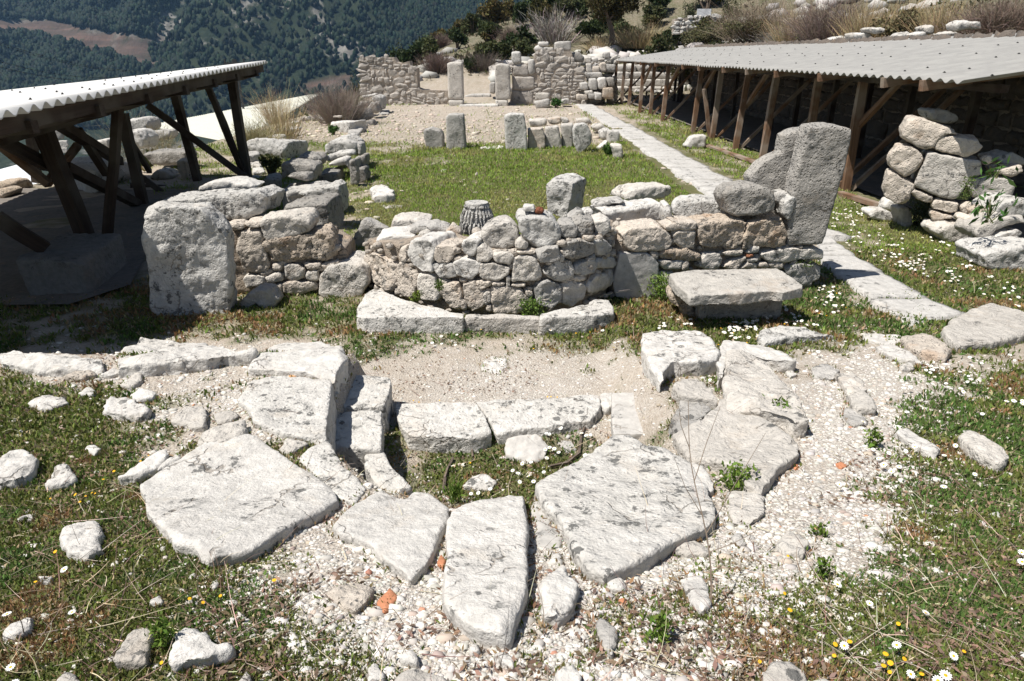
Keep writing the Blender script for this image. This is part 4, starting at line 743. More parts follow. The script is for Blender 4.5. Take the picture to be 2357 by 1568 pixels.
S|d2|rock|white|h=.03|whitish stone in dead leaves below the sunk pale stone|1428,702 1500,670 1542,742 1440,732
S|d2|brick_fragment|brick|h=.02 rd=1 ro=.5|tiny red tile chip right of the knobbly white rock|1915,1000 1950,985 1977,1000 1950,1030
S|d2|brick_fragment|brick|h=.03 rd=2 ro=.6|narrow red tile chip squeezed between two slabs of the ring|662,740 690,680 720,730 700,790
S|d3|rock|pale|h=.08|pale rock at the bottom edge among daisies on the right|558,1502 630,1420 730,1405 822,1472 892,1570 600,1602
S|d3|rock|white|h=.06|white stone at the foot of the bare sapling|-10,862 130,830 192,902 202,1002 130,1062 30,962
S|d3|rock|pale|h=.06|mottled tan rock in the weeds right of the bare sapling|638,602 750,520 862,592 832,682 700,652
S|d3|rock|grey|h=.04|small slate grey stone left of the mottled tan rock|328,562 400,530 432,602 370,612
S|d3|rock|pale|h=.05|tan and grey stone cut by the thin sapling stem|-82,582 100,578 192,652 150,682 -62,662
S|d3|brick_fragment|brick|h=.025 rd=1|longish terracotta chip in the white gravel at the right|1055,60 1100,48 1135,75 1090,95
S|d3|brick_fragment|brick|h=.02 rd=1|terracotta chip with a lichen tuft beside it at the right|770,70 800,66 805,100 780,106
""")
# --- right-hand heap of fallen blocks
batch("""
W|g|stone_block|cream|s=heap th=.45 rd=2 ro=.8|top left buff block of the fallen heap under the right shelter|568,262 640,150 760,160 1000,255 1062,300 930,290 860,340 832,402 750,424 660,374 573,322
W|g|stone_block|cream|s=heap th=.45 rd=2 ro=.8|buff block with a chipped right end next to the heap's top left one|848,372 950,290 1230,335 1284,410 1200,464 1130,497 848,432
B|g|stone_block|grey|Y=9.9 th=.4|shaded block sitting behind the top of the fallen heap|838,75 930,70 980,80 1062,130 1082,192 970,197 858,167
W|g|boulder|cream|s=heap th=.4 rd=3|rounded boulder at the left side of the fallen heap|462,482 530,395 620,390 722,432 764,502 742,582 610,672 520,624 468,572
W|g|stone_block|pale|s=heap th=.5 rd=2 ro=.6 dx=.3|tilted fluted block in the middle of the fallen heap|678,742 800,440 1100,505 1264,525 1284,640 1180,692 1050,864 900,842
W|g|boulder|cream|s=heap th=.4 rd=3|large ochre stained boulder low at the left of the heap|402,772 440,625 500,622 590,682 680,722 694,762 640,792 612,902 560,924 418,842
W|g|boulder|pale|s=heap th=.35 rd=3|smooth oval boulder right of the fluted block|1148,742 1200,685 1400,665 1540,685 1564,762 1530,842 1400,872 1188,852
W|g|rock|cream|s=heap th=.3|buff stone under the fluted block's left corner|638,802 700,778 852,842 842,892 800,902 698,852
W|g|rock|cream|s=heap th=.3|pitted squarish stone under the fluted block|838,902 880,857 960,882 1062,892 1062,962 1030,992 828,952
W|g|rock|cream|s=heap th=.25|flat long stone under the pitted squarish one|818,977 870,972 1022,1012 1002,1042 850,1052
R|g|boulder|pale|th=.5 rd=3|grey rounded block at the base of the heap above the daisies|828,1082 950,1060 1130,1075 1154,1130 1100,1182 1040,1252 900,1212 818,1132
B|g|boulder|lich|Y=8.4 th=.5 rd=3|big pale boulder on the right edge of the heap|1388,962 1470,890 1680,860 1700,1012 1500,1042 1398,1012
B|g|rock|cream|Y=8.5 th=.3 rd=2|small three-cornered stone left of the curved drain piece|1128,1052 1200,1012 1262,1052 1282,1082 1240,1132 1190,1102
B|g|rock|orange|Y=8.5 th=.3 rd=2|ochre stone under the broad leaves in the heap|1258,982 1330,942 1402,952 1382,1012 1290,1062
B|g|stone_block|pale|Y=8.15 th=.5 rd=3|curved hollow drain piece in the heap|1248,1162 1280,1112 1400,1052 1500,1034 1700,1030 1700,1082 1500,1092 1400,1142 1340,1202 1300,1234
B|g|rock|white|Y=8.1 th=.3 rd=2|thin buff stone inside the curved drain piece|1388,1222 1480,1162 1600,1142 1642,1162 1620,1192 1480,1224
R|g|boulder|lich|th=.6 rd=3 ro=.8|biggest boulder at the bottom right of the heap|1182,1302 1280,1272 1400,1242 1700,1222 1720,1430 1500,1472 1300,1464 1198,1422
W|g|rock|cream|s=heap th=.2|buff stone beside the broad leaves at the heap's centre|1078,922 1150,892 1204,912 1182,982 1108,1002
R|g|rock|white|th=.3|flat white rock in front of the heap on the daisy grass|243,982 270,945 400,948 530,1012 532,1052 450,1062 278,1022
R|g|rock|white|th=.3|white rock behind the flat one at the foot of the heap|378,932 430,860 502,882 512,982 418,952
R|g|rock|pale|th=.3|grey stone touching the shrub at the foot of the heap|508,922 610,932 622,1092 550,1112 528,1002
W|g|rock|cream|s=heap th=.2|little round stone above the broad leaves|1268,492 1350,472 1372,542 1300,562
W|g|stone_block|cream|s=heap th=.4|buff slab behind the upper leaves of the heap|1348,602 1480,592 1620,572 1644,622 1540,672 1438,642
B|g|stone_block|grey|Y=9.3 th=.4|dark block at the right end of the heap in shade|1378,502 1560,452 1700,522 1700,562 1500,582
W|g|rock|white|s=heap th=.12|tiny white stone in the heap under the pitted one|1013,1022 1080,1007 1062,1042
R|a3|rock|white|th=.35 rd=4|white boulder on the grass at the edge of the right shelter|8,1002 60,937 155,932 152,1002 120,1027 10,1017
""")
# --- leaning pillar with its fin (one stone)
def leaning_pillar():
    p = PX('a3', '872,885 1010,868 1165,905 1176,915 1112,1172 1052,1372 1002,1570 962,1692 720,1706 735,1500 780,1240 838,1010')
    t = 7.0/rays(p)[:, 1]; A = np.array([0, 0, H])+rays(p)*t[:, None]
    q = PX('a3', '470,1225 560,1125 640,1078 692,1066 704,940 790,905 870,890 900,1010 900,1260 860,1700 620,1700 520,1480')
    t = 7.33/rays(q)[:, 1]; B = np.array([0, 0, H])+rays(q)*t[:, None]
    return stone('stone_pillar', [prism(A, A+np.array([-.02, .20, .02])), prism(B, B+np.array([-.02, .22, 0]))], 'dark', rd=2, rough=.45,
                 label='tall grey pillar with a broken fin leaning at the end of the straight wall', cat='stone pillar')
leaning_pillar()
# --- stone bench
bn = empty('stone_bench', tuple(onz(PX('i', '900,700'), .0)[0]), 'low stone bench of one thick slab on blocks amid daisies by the straight wall', 'bench')
mk('Z', 'i', 'seat_slab', 'tan', 'z=.43 th=.11 rd=2 ro=.5', None, '298,375 600,345 1350,320 1602,480 1592,512 1410,562 1300,542 1000,572 492,592 350,482', bn)
def bx(name, x0, x1, y0, y1, z0, z1, mat, parent, rd=2, ro=.6):
    A = np.array([(x0, y0, z1), (x1, y0, z1), (x1, y1, z1), (x0, y1, z1)]); B = A.copy(); B[:, 2] = z0
    return stone(name, [prism(A, B)], mat, rd=rd, rough=ro, parent=parent)
s0 = onz(PX('i', '520,640 1480,610'), .30)
bx('support_block', s0[0, 0]+.12, s0[1, 0]-.03, s0[:, 1].mean()+.12, s0[:, 1].mean()+.5, -.1, .325, 'warm', bn)
mk('B', 'i', 'support_block', 'orange', 'th=.3 rd=4', None, '302,642 360,565 500,680 568,790 450,802 400,722 312,692', bn)
# ------------------------------------------------------------------ ground sheet
def axis(br):
    out = []
    for a, b, s0, s1 in br:
        v = a; n = max(2, int(abs(b-a)/((s0+s1)/2))); u = np.linspace(0, 1, n, endpoint=False); g = s0+(s1-s0)*u; g = np.cumsum(g)-g[0]; g = g/(g[-1]+s1)*(b-a)+a; out.append(g)
    return np.concatenate(out+[[br[-1][1]]])
gx = axis([(-170, -30, 9, 2), (-30, -7, 2, .16), (-7, -3, .16, .045), (-3, 3, .045, .045), (3, 7, .045, .12), (7, 14, .12, .5), (14, 130, .5, 6)])
gy = axis([(-25, -.5, 4, .2), (-.5, 1.2, .2, .035), (1.2, 5, .035, .04), (5, 9, .04, .07), (9, 20, .07, .2), (20, 46, .2, .4), (46, 110, .4, 2), (110, 330, 2, 12)])
X, Y = np.meshgrid(gx, gy); Z = T(X, Y); nx_, ny_ = len(gx), len(gy)
GV = np.stack([X.ravel(), Y.ravel(), Z.ravel()], 1)
ii = np.arange(nx_*ny_).reshape(ny_, nx_); GF = np.stack([ii[:-1, :-1], ii[:-1, 1:], ii[1:, 1:], ii[1:, :-1]], -1).reshape(-1, 4)
gm = raw_mesh('ground', GV, GF, True)
gg = green(GV)*ss(-12, -8, GV[:, 0]); gw = white(GV)
farn = ss(19.0, 20.5, GV[:, 1]+.6*fbm(GV[:, :2]*1.2, 71, 2))*ss(37, 34.5, GV[:, 1])*ss(3.4, 2.6, GV[:, 0]); gg = gg*(1-farn*.8)
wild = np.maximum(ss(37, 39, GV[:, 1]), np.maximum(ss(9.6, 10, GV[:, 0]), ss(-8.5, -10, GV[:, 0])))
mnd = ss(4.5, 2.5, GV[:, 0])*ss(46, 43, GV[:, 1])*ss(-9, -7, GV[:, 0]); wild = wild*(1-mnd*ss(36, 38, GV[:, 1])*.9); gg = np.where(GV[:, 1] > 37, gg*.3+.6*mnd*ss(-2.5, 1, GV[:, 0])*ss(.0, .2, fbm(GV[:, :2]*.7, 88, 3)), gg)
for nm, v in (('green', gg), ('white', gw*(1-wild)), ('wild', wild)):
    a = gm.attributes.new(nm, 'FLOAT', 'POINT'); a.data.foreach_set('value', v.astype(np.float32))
def ground_mat():
    m, t, b = nt('ground_soil'); c = N(t, 'ShaderNodeTexCoord'); v = c.outputs['Object']
    at = lambda n: N(t, 'ShaderNodeAttribute', attribute_name=n).outputs['Fac']
    n1 = noise(t, v, 1.3, 6, .6); n2 = noise(t, v, 9, 7, .65); n3 = noise(t, v, 55, 5, .65)
    soil = mix(t, ramp(t, n2, .3, .7), (.33, .275, .215), (.42, .365, .30)); soil = mix(t, ramp(t, n3, .52, .75), soil, (.25, .185, .14))
    soil = mix(t, ramp(t, n3, .25, .38), (.50, .46, .41), soil)
    wh = mix(t, ramp(t, n3, .35, .68), (.55, .52, .475), (.33, .295, .255))
    col = mix(t, math_(t, 'MULTIPLY', at('white'), .85), soil, wh)
    gr = mix(t, ramp(t, n2, .35, .65), (.085, .10, .035), (.16, .125, .07)); gr = mix(t, ramp(t, n3, .4, .6), gr, (.11, .12, .045))
    col = mix(t, at('green'), col, gr)
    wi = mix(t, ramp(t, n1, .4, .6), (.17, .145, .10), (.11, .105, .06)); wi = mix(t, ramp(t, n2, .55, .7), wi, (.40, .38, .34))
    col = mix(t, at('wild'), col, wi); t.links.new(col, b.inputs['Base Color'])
    vo = N(t, 'ShaderNodeTexVoronoi', i_Scale=70.); t.links.new(v, vo.inputs['Vector'])
    hg = math_(t, 'ADD', math_(t, 'MULTIPLY', n3, .8), math_(t, 'MULTIPLY', vo.outputs[0], .6))
    bp = N(t, 'ShaderNodeBump', i_Strength=.8, i_Distance=.02); t.links.new(hg, bp.inputs['Height']); t.links.new(bp.outputs[0], b.inputs['Normal'])
    return m
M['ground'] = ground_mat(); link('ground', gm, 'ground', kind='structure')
# floors under the two shelters
fl = MB(); fl.add([(6.55, 8.5, .022), (9.7, 8.5, .022), (9.4, 37, .10), (5.75, 37, .10)], [(0, 1, 2, 3)]); M['mosaic'] = stone_mat('mosaic_floor', (.19, .17, .15), (.13, .115, .105), lichen=.4, ochre=.3, var=0, bump=.4)  # mosaic colour lowered to deepen the shade under both shelters
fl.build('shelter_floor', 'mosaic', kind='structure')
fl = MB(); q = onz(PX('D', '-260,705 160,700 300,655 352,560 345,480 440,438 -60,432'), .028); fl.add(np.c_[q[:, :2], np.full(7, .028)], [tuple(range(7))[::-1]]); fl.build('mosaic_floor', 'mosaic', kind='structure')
# ------------------------------------------------------------------ path of paving slabs
pmb = []; yy = 8.9
PV = []; PF = []
def pslab(c4, z0):
    c4 = np.array(c4, float); n = 10; k = len(PV) and sum(map(len, PV)); u = np.linspace(0, 1, n)
    A, B = np.meshgrid(u, u); P = (c4[0]*(1-A[..., None])+c4[1]*A[..., None])*(1-B[..., None])+(c4[3]*(1-A[..., None])+c4[2]*A[..., None])*B[..., None]
    P = P.reshape(-1, 2); e = np.minimum.reduce([A, 1-A, B, 1-B]).ravel(); w = (e < .01)
    cc = P.mean(0); P[w] += .022*np.stack([vn(P[w]*9, 5), vn(P[w]*9, 6)], 1); z = z0+.008*fbm(P*4, 77, 3)+.02*vn(P*1.1, 78)-.012*w
    V = np.c_[P, z]; idx = np.arange(n*n).reshape(n, n); F1 = np.stack([idx[:-1, :-1], idx[:-1, 1:], idx[1:, 1:], idx[1:, :-1]], -1).reshape(-1, 4)
    rim = np.concatenate([idx[0], idx[1:, -1], idx[-1, -2::-1], idx[-2:0:-1, 0]]); V2 = V[rim].copy(); V2[:, 2] -= .16; m = len(rim)
    F2 = np.array([(rim[(i+1) % m], rim[i], n*n+i, n*n+(i+1) % m) for i in range(m)]); PV.append(np.concatenate([V, V2])); PF.append(np.concatenate([F1, F2])+k)
yy = 9.0
while yy < 34.6:
    L = random.uniform(.62, 1.05); xl = np.interp([yy, yy+L], [8, 13.9, 34.5], [3.72, 3.47, 3.12]); xr = np.interp([yy, yy+L], [8, 13.9, 34.5], [4.62, 4.32, 3.95]); j = lambda: random.uniform(-.05, .05); g = .026
    z0 = float(T(np.array([4.0]), np.array([yy]))[0])+.05
    pslab([(xl[0]+j(), yy+g), (xr[0]+j(), yy+g), (xr[1]+j(), yy+L-g), (xl[1]+j(), yy+L-g)], max(z0, .045)); yy += L
for poly in ('935,578 965,512 1030,530 1070,572', '925,656 945,586 1075,578 1185,650', '1040,764 930,662 1188,656 1372,758', '1285,940 1045,772 1374,765 1690,935', '1565,1145 1300,948 1685,944 1950,1045'):
    q = hitT(PX('b3', poly), .055); z0 = q[:, 2].mean()
    q = onz(PX('b3', poly), z0); o = [0, 3, 2, 1]; q = q[[0, 1, 2, 3]]; 
    pslab(q[[0, 3, 2, 1], :2] if True else q, z0)
link('path', raw_mesh('path', np.concatenate(PV), np.concatenate(PF), False), 'paving', kind='structure')
# ------------------------------------------------------------------ rubble masonry far away
def rubble(key, outline, surfY, size, depth, seed, yaw=0., tgt=None, skip=(), plane=None):
    """fills an outlined wall face with courses of separate worn stones; returns one mesh"""
    rr = random.Random(seed); p = PX(key, outline); r = rays(p)
    if plane is None: x0, y0, nx, ny = 0, surfY, math.sin(yaw), math.cos(yaw)
    else: x0, y0, nx, ny = plane
    t = (x0*nx+y0*ny)/(r[:, 0]*nx+r[:, 1]*ny); W = np.array([0, 0, H])+r*t[:, None]
    ex = np.array([ny, -nx, 0]); S = W@ex; Zz = W[:, 2]; base = np.array([nx, ny, 0])*(x0*nx+y0*ny)
    poly = np.c_[S, Zz]; sk = [np.c_[(lambda q: (np.array([0, 0, H])+rays(q)*((x0*nx+y0*ny)/(rays(q)[:, 0]*nx+rays(q)[:, 1]*ny))[:, None]))(PX(key, s))] for s in skip]
    sk = [np.c_[a@ex, a[:, 2]] for a in sk]
    V = []; Fs = []; n = 0; z = Zz.min(); s0, s1 = S.min(), S.max()
    sph = []; 
    for a in (-1, -.45, .45, 1):
        for b in (-1, -.45, .45, 1): sph.append((a, b))
    sph = np.array(sph); dome = (1-np.abs(sph[:, 0])**3*.75)*(1-np.abs(sph[:, 1])**3*.75)
    gi = np.arange(16).reshape(4, 4); gf = np.stack([gi[:-1, :-1], gi[1:, :-1], gi[1:, 1:], gi[:-1, 1:]], -1).reshape(-1, 4)
    rim = np.concatenate([gi[0], gi[1:, -1], gi[-1, -2::-1], gi[-2:0:-1, 0]])
    while z < Zz.max():
        h = size*rr.uniform(.4, .95); s = s0+rr.uniform(-size, 0)
        while s < s1:
            w = size*rr.choice([.35, .5, .7, .9, 1.2, 1.6])*rr.uniform(.8, 1.2); parts = [(s, z+rr.uniform(-.25, .25)*h, w, h*rr.uniform(.8, 1.25))]
            if rr.random() < .3: parts = [(s, z, w, h*.48), (s, z+h*.5, w, h*.5)]
            for (a, b, ww, hh) in parts:
                c = np.array([[a+ww/2, b+hh/2]])
                if inpoly(c, poly)[0] and not any(inpoly(c, k)[0] for k in sk):
                    rot = rr.uniform(-.3, .3); q = sph*np.array([ww, hh])*.5*rr.uniform(.86, 1.0); q = q+np.array([[rr.uniform(-.12, .12)*ww, rr.uniform(-.12, .12)*hh] for _ in range(16)])
                    e = np.maximum(abs(sph[:, 0]), abs(sph[:, 1])) > .9; cr = (abs(sph[:, 0]) > .9) & (abs(sph[:, 1]) > .9); q[cr] *= rr.uniform(.70, .9)
                    q = np.c_[q[:, 0]*math.cos(rot)-q[:, 1]*math.sin(rot), q[:, 0]*math.sin(rot)+q[:, 1]*math.cos(rot)]+c
                    out = -dome*depth*rr.uniform(.5, 1.3)+np.array([rr.uniform(-.2, .2)*depth for _ in range(16)])
                    P = base+q[:, :1]*ex+np.array([0, 0, 1])*q[:, 1:]+out[:, None]*np.array([nx, ny, 0])
                    bk = P[rim]+np.array([nx, ny, 0])*(depth*2.2); m = len(rim)
                    V.append(np.concatenate([P, bk])); Fs += [tuple(f+n) for f in gf]+[(n+rim[i], n+rim[(i+1) % m], n+16+(i+1) % m, n+16+i) for i in range(m)]; n += 16+m
            s += w
        z += h
    core = W.copy()-np.array([nx, ny, 0])*depth*.15
    return np.concatenate(V), Fs, core, np.array([nx, ny, 0])
def rubble_wall(name, label, key, outline, Y, size, depth, seed, mat, thick=.8, extra=None, skip=(), coremat='mortar', plane=None):
    V, Fs, core, nn = rubble(key, outline, Y, size, depth, seed, skip=skip, plane=plane); org = core.mean(0); org[2] = core[:, 2].min()
    e = empty(name, tuple(org), label, 'wall'); link('masonry', raw_mesh('masonry', V-org, Fs, False), mat, (0, 0, 0), e)
    a, f = prism(core, core+nn*thick); link('rubble_core', raw_mesh('rubble_core', a-org, f), coremat, (0, 0, 0), e); return e
M['mortarw'] = stone_mat('pale_lime_mortar', (.42, .36, .30), (.30, .26, .22), lichen=.3, ochre=.3, var=0, bump=1.2)
bl = rubble_wall('back_wall', 'ruined rubble wall with a small square hole, left of the far doorway', 'a2', '120,400 360,397 380,430 410,440 470,422 480,470 522,470 527,610 560,622 737,627 740,752 600,748 330,732 200,655 140,650', 35.2, .38, .06, 5, 'masonry', 1.0, skip=('370,578 395,578 395,605 370,605',), coremat='mortarw')
br_ = rubble_wall('back_wall', 'highest ruined rubble wall, right of the far doorway, crowned with loose blocks', 'a2', '1175,440 1285,440 1330,410 1335,375 1360,350 1470,350 1590,355 1600,420 1640,440 1685,520 1700,600 1745,660 1760,720 1600,730 1450,728 1160,735 1180,600', 35.4, .40, .06, 6, 'masonry', 1.0, coremat='mortarw', skip=('1182,450 1330,450 1330,700 1170,720', ))
batch("""
B|a2|doorway_block|masonry|Y=35.33 th=.8 rd=1 ro=.5||1182,450 1285,445 1295,525 1182,525
B|a2|doorway_block|masonry|Y=35.32 th=.8 rd=1 ro=.5||1184,528 1330,530 1335,620 1184,620
B|a2|doorway_block|masonry|Y=35.34 th=.8 rd=1 ro=.5||1176,624 1330,624 1325,715 1170,715
B|a2|doorway_block|pale|Y=35.3 th=.6 rd=1 ro=.5||1335,640 1438,640 1438,690 1335,700
""", br_)
batch("""
B|a2|doorway_jamb|pale|Y=34.4 th=.8 rd=1 ro=.5|left stone jamb of the far doorway with a bright worn edge|730,436 770,428 835,430 842,690 737,690
B|a2|stone_block|pale|Y=34.35 th=.9 rd=1 ro=.5|base block under the left doorway jamb|738,692 842,692 825,757 752,757
B|a2|doorway_jamb|pale|Y=34.4 th=.9 rd=1 ro=.5|right stone jamb of the far doorway, half shaded|1060,448 1100,440 1162,448 1170,690 1064,690
B|a2|stone_block|pale|Y=34.35 th=.9 rd=1 ro=.5|base block under the right doorway jamb|1062,692 1152,692 1152,748 1075,748
B|a2|stone_slab|white|Y=34.0 th=1.0 rd=1 ro=.5|pale threshold slab between the jambs of the far doorway|815,724 1082,724 1080,752 812,752
B|a2|stone_block|grey|Y=38 th=.7 rd=1 ro=.5|long low wall stone seen through the far doorway|850,662 900,650 1030,648 1030,692 850,695
B|a2|stone_block|grey|Y=37.5 th=.6 rd=1 ro=.5|rounded upright stone just behind the right doorway jamb|1022,575 1062,570 1062,650 1025,645
B|a2|stone_block|lich|Y=35.3 th=.6 rd=1 ro=.5|upright block perched on the left end of the highest rubble wall|1175,357 1240,355 1243,435 1190,442 1176,420
B|a2|stone_block|grey|Y=35.3 th=.6 rd=1 ro=.5|rounded upright stone next to the perched upright block|1288,415 1335,410 1337,500 1298,520 1290,480
B|a2|stone_block|grey|Y=35.5 th=.8 rd=1 ro=.5|large dark squared block on the very top of the highest rubble wall|1475,290 1587,284 1588,357 1475,352
B|a2|stone_block|white|Y=35.5 th=.6 rd=1 ro=.5|pale split block at the top left of the highest rubble wall|1360,290 1432,287 1430,322 1365,320
B|a2|boulder|white|Y=35.5 th=.6 rd=1 ro=.5|white round stone under the pale split block on the rubble wall|1332,330 1360,312 1400,330 1405,350 1350,362
B|a2|rock|pale|Y=35.45 th=.4 rd=1 ro=.5|small stone left of the large dark squared block|1425,330 1460,328 1468,360 1430,368
B|a2|boulder|dark|Y=35.6 th=1.0 rd=1 ro=.5|dark round boulder on the right shoulder of the highest rubble wall|1585,372 1640,358 1680,398 1675,432 1600,425
B|a2|stone_block|grey|Y=33.4 th=.7 rd=1 ro=.5|low block leaning at the foot of the highest rubble wall|1333,705 1440,686 1442,742 1350,757
B|a2|rock|grey|Y=33.8 th=.5 rd=1 ro=.5|grey stone beside the green plant at the foot of the rubble wall|1520,690 1570,682 1577,715 1525,725
""")
# collapsed stones between the back wall and the right shelter: separate blocks
rk = empty('collapsed_wall', (10, 37, .3), 'tumbled pale stones between the highest rubble wall and the right shelter', 'wall')
batch("""
B|a2|tumbled_stone|white|Y=34.9 th=.7 rd=1 ro=.5||1712,545 1765,542 1768,622 1710,622
B|a2|tumbled_stone|white|Y=34.9 th=.7 rd=1 ro=.5||1770,542 1830,535 1832,612 1775,617
B|a2|tumbled_stone|orange|Y=34.7 th=.7 rd=1 ro=.5||1806,610 1880,605 1882,687 1803,682
B|a2|tumbled_stone|grey|Y=35.2 th=.7 rd=1 ro=.5||1678,502 1800,500 1802,537 1700,542
B|a2|tumbled_stone|grey|Y=35.5 th=.7 rd=1 ro=.5||1828,442 1895,447 1897,502 1838,492
B|a2|tumbled_stone|warm|Y=35.5 th=.7 rd=1 ro=.5||1728,462 1785,460 1787,502 1733,502
B|a2|tumbled_stone|pale|Y=35.9 th=.7 rd=1 ro=.5||1685,400 1725,395 1727,435 1690,435
B|a2|tumbled_stone|white|Y=35.9 th=.7 rd=1 ro=.5||1733,400 1770,397 1772,432 1736,432
B|a2|tumbled_stone|grey|Y=35.9 th=.7 rd=1 ro=.5||1813,366 1857,360 1859,402 1815,402
B|a2|tumbled_stone|dark|Y=35.0 th=.7 rd=1 ro=.5||1836,540 1885,535 1888,600 1840,602
B|a2|tumbled_stone|grey|Y=34.8 th=.6 rd=1 ro=.5||1650,575 1700,570 1705,620 1655,622
B|a2|tumbled_stone|pale|Y=34.6 th=.6 rd=1 ro=.5||1680,630 1735,625 1740,655 1685,655
B|a2|tumbled_stone|grey|Y=34.5 th=.6 rd=1 ro=.5||1705,650 1750,648 1750,682 1708,682
B|a2|tumbled_stone|warm|Y=34.6 th=.6 rd=1 ro=.5||1625,655 1700,655 1700,690 1628,692
B|a2|tumbled_stone|white|Y=34.4 th=.6 rd=1 ro=.5||1750,640 1800,645 1800,690 1752,690
B|a2|tumbled_stone|pale|Y=35.5 th=.8 rd=1 ro=.5||1690,440 1730,440 1732,500 1692,500
B|a2|tumbled_stone|warm|Y=35.6 th=.8 rd=1 ro=.5||1785,440 1828,430 1832,498 1788,500
""", rk)
V_, F_, core_, nn_ = rubble('a2', '1600,640 1690,430 1760,400 1900,400 1900,705 1640,715', 36.0, .42, .12, 12); V2_ = V_-np.array(rk.location); link('masonry', raw_mesh('masonry', V2_, F_, False), 'pale', (0, 0, 0), rk)
# ------------------------------------------------------------------ shelters
def wave_roof(name, c00, c10, c11, c01, lam, amp, thick, mat, parent, org, nv=14, sag=0.):
    """corrugated sheet: u runs along the eave (c00 to c10), v across it"""
    c = [np.array(a, float) for a in (c00, c10, c11, c01)]; L = np.linalg.norm(c[1]-c[0]); nu = int(L/lam*8)+1
    u = np.linspace(0, 1, nu); v = np.linspace(0, 1, nv); U, Vv = np.meshgrid(u, v)
    P = ((c[0]*(1-U[..., None])+c[1]*U[..., None])*(1-Vv[..., None])+(c[3]*(1-U[..., None])+c[2]*U[..., None])*Vv[..., None])
    ju = .010*vn(np.c_[U.ravel()*L*.9, np.floor(Vv.ravel()*3)*9.1], 4).reshape(U.shape)
    P[..., 2] += amp*np.cos(2*np.pi*U*L/lam)+ju+(.006 if lam > .23 else .02)*vn(np.c_[U.ravel()*L*.25, Vv.ravel()*2], 8).reshape(U.shape)
    a = P.reshape(-1, 3)-org; b = a.copy(); b[:, 2] -= thick; n = nu*nv; g = np.arange(n).reshape(nv, nu)
    f = np.stack([g[:-1, :-1], g[:-1, 1:], g[1:, 1:], g[1:, :-1]], -1).reshape(-1, 4); f2 = f[:, ::-1]+n
    rim = np.concatenate([g[0], g[1:, -1], g[-1, -2::-1], g[-2:0:-1, 0]]); m = len(rim); r2 = np.roll(rim, -1)
    f3 = np.stack([r2, rim, rim+n, r2+n], 1)
    link(name, raw_mesh(name, np.concatenate([a, b]), np.concatenate([f, f2, f3]), False), mat, (0, 0, 0), parent)
    return P
def beam(name, p, q, w, h, mat, parent, org):
    p = np.array(p, float); q = np.array(q, float); d = Vector(q-p); L = d.length; n = max(2, int(L/.35)); x = np.linspace(0, L, n+1); V = []; Fs = []
    for k, xx in enumerate(x):
        j = [random.uniform(-.006, .006) for _ in range(4)]
        for (a, b), jj in zip(((-1, -1), (1, -1), (1, 1), (-1, 1)), j): V.append((xx, a*w/2+jj, b*h/2+jj))
    for k in range(n):
        for a in range(4): Fs.append((k*4+a, k*4+(a+1) % 4, k*4+4+(a+1) % 4, k*4+4+a))
    Fs += [(3, 2, 1, 0), tuple(n*4+i for i in range(4))]
    o = link(name, raw_mesh(name, V, Fs), mat, (0, 0, 0), parent); rot = d.to_track_quat('X', 'Z').to_matrix().to_4x4()
    o.matrix_local = Matrix.Translation(Vector(p-org))@rot; return o
# right shelter
org = np.array([6.2, 14., 0.]); rs = empty('shelter', tuple(org), 'long open timber shelter with a grey corrugated roof on the right', 'shelter')
EV = lambda Y: np.interp(Y, [9.1, 38], [5.42, 5.02])
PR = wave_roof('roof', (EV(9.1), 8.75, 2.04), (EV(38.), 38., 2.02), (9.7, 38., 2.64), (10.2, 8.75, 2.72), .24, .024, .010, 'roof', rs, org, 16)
_bm = MB(); _bm.bar((0, 0, 0), (0, 0, .016), 1, 1, up=(0, 1, 0)); _bm.bar((0, 0, 0), (0, 0, .006), 2, 2, up=(0, 1, 0))
def bolts(P, name, parent, org, rows, step, size):
    nv, nu = P.shape[:2]; Q = []
    for rI in rows:
        for c in range(random.randint(2, 6), nu, step):
            if random.random() < .8: Q.append(P[rI, min(nu-1, (c//8)*8)]-org)
    Q.sort(key=lambda q: np.linalg.norm(q+org)); V = np.concatenate(_bm.V)*np.array([size, size, 1]); me = raw_mesh(name, V, _bm.F); me.materials.append(M['steel'])
    for q in Q[:100]: o = bpy.data.objects.new(name, me); COL.objects.link(o); o.parent = parent; o.location = q
    if Q[100:]:
        mb = MB()
        for q in Q[100:]: mb.add(V+q, _bm.F)
        mb.build(name, 'steel', (0, 0, 0), parent, kind='stuff')
bolts(PR, 'roof_bolt', rs, org, (1, 2, 5, 6, 9, 10, 13), 32, .015)
posts = [('1985,197', '1945,440'), ('1788,173', '1753,370'), ('1721,180', '1691,347'), ('1661,163', '1638,323'), ('1614,167', '1594,307'), ('1539,157', '1524,280'), ('1507,152', '1496,265'), ('1482,148', '1472,260'), ('1457,147', '1447,243'), ('1438,146', '1430,241'), ('1419,147', '1414,238'), ('1885,177', '1850,398')]
PB = []
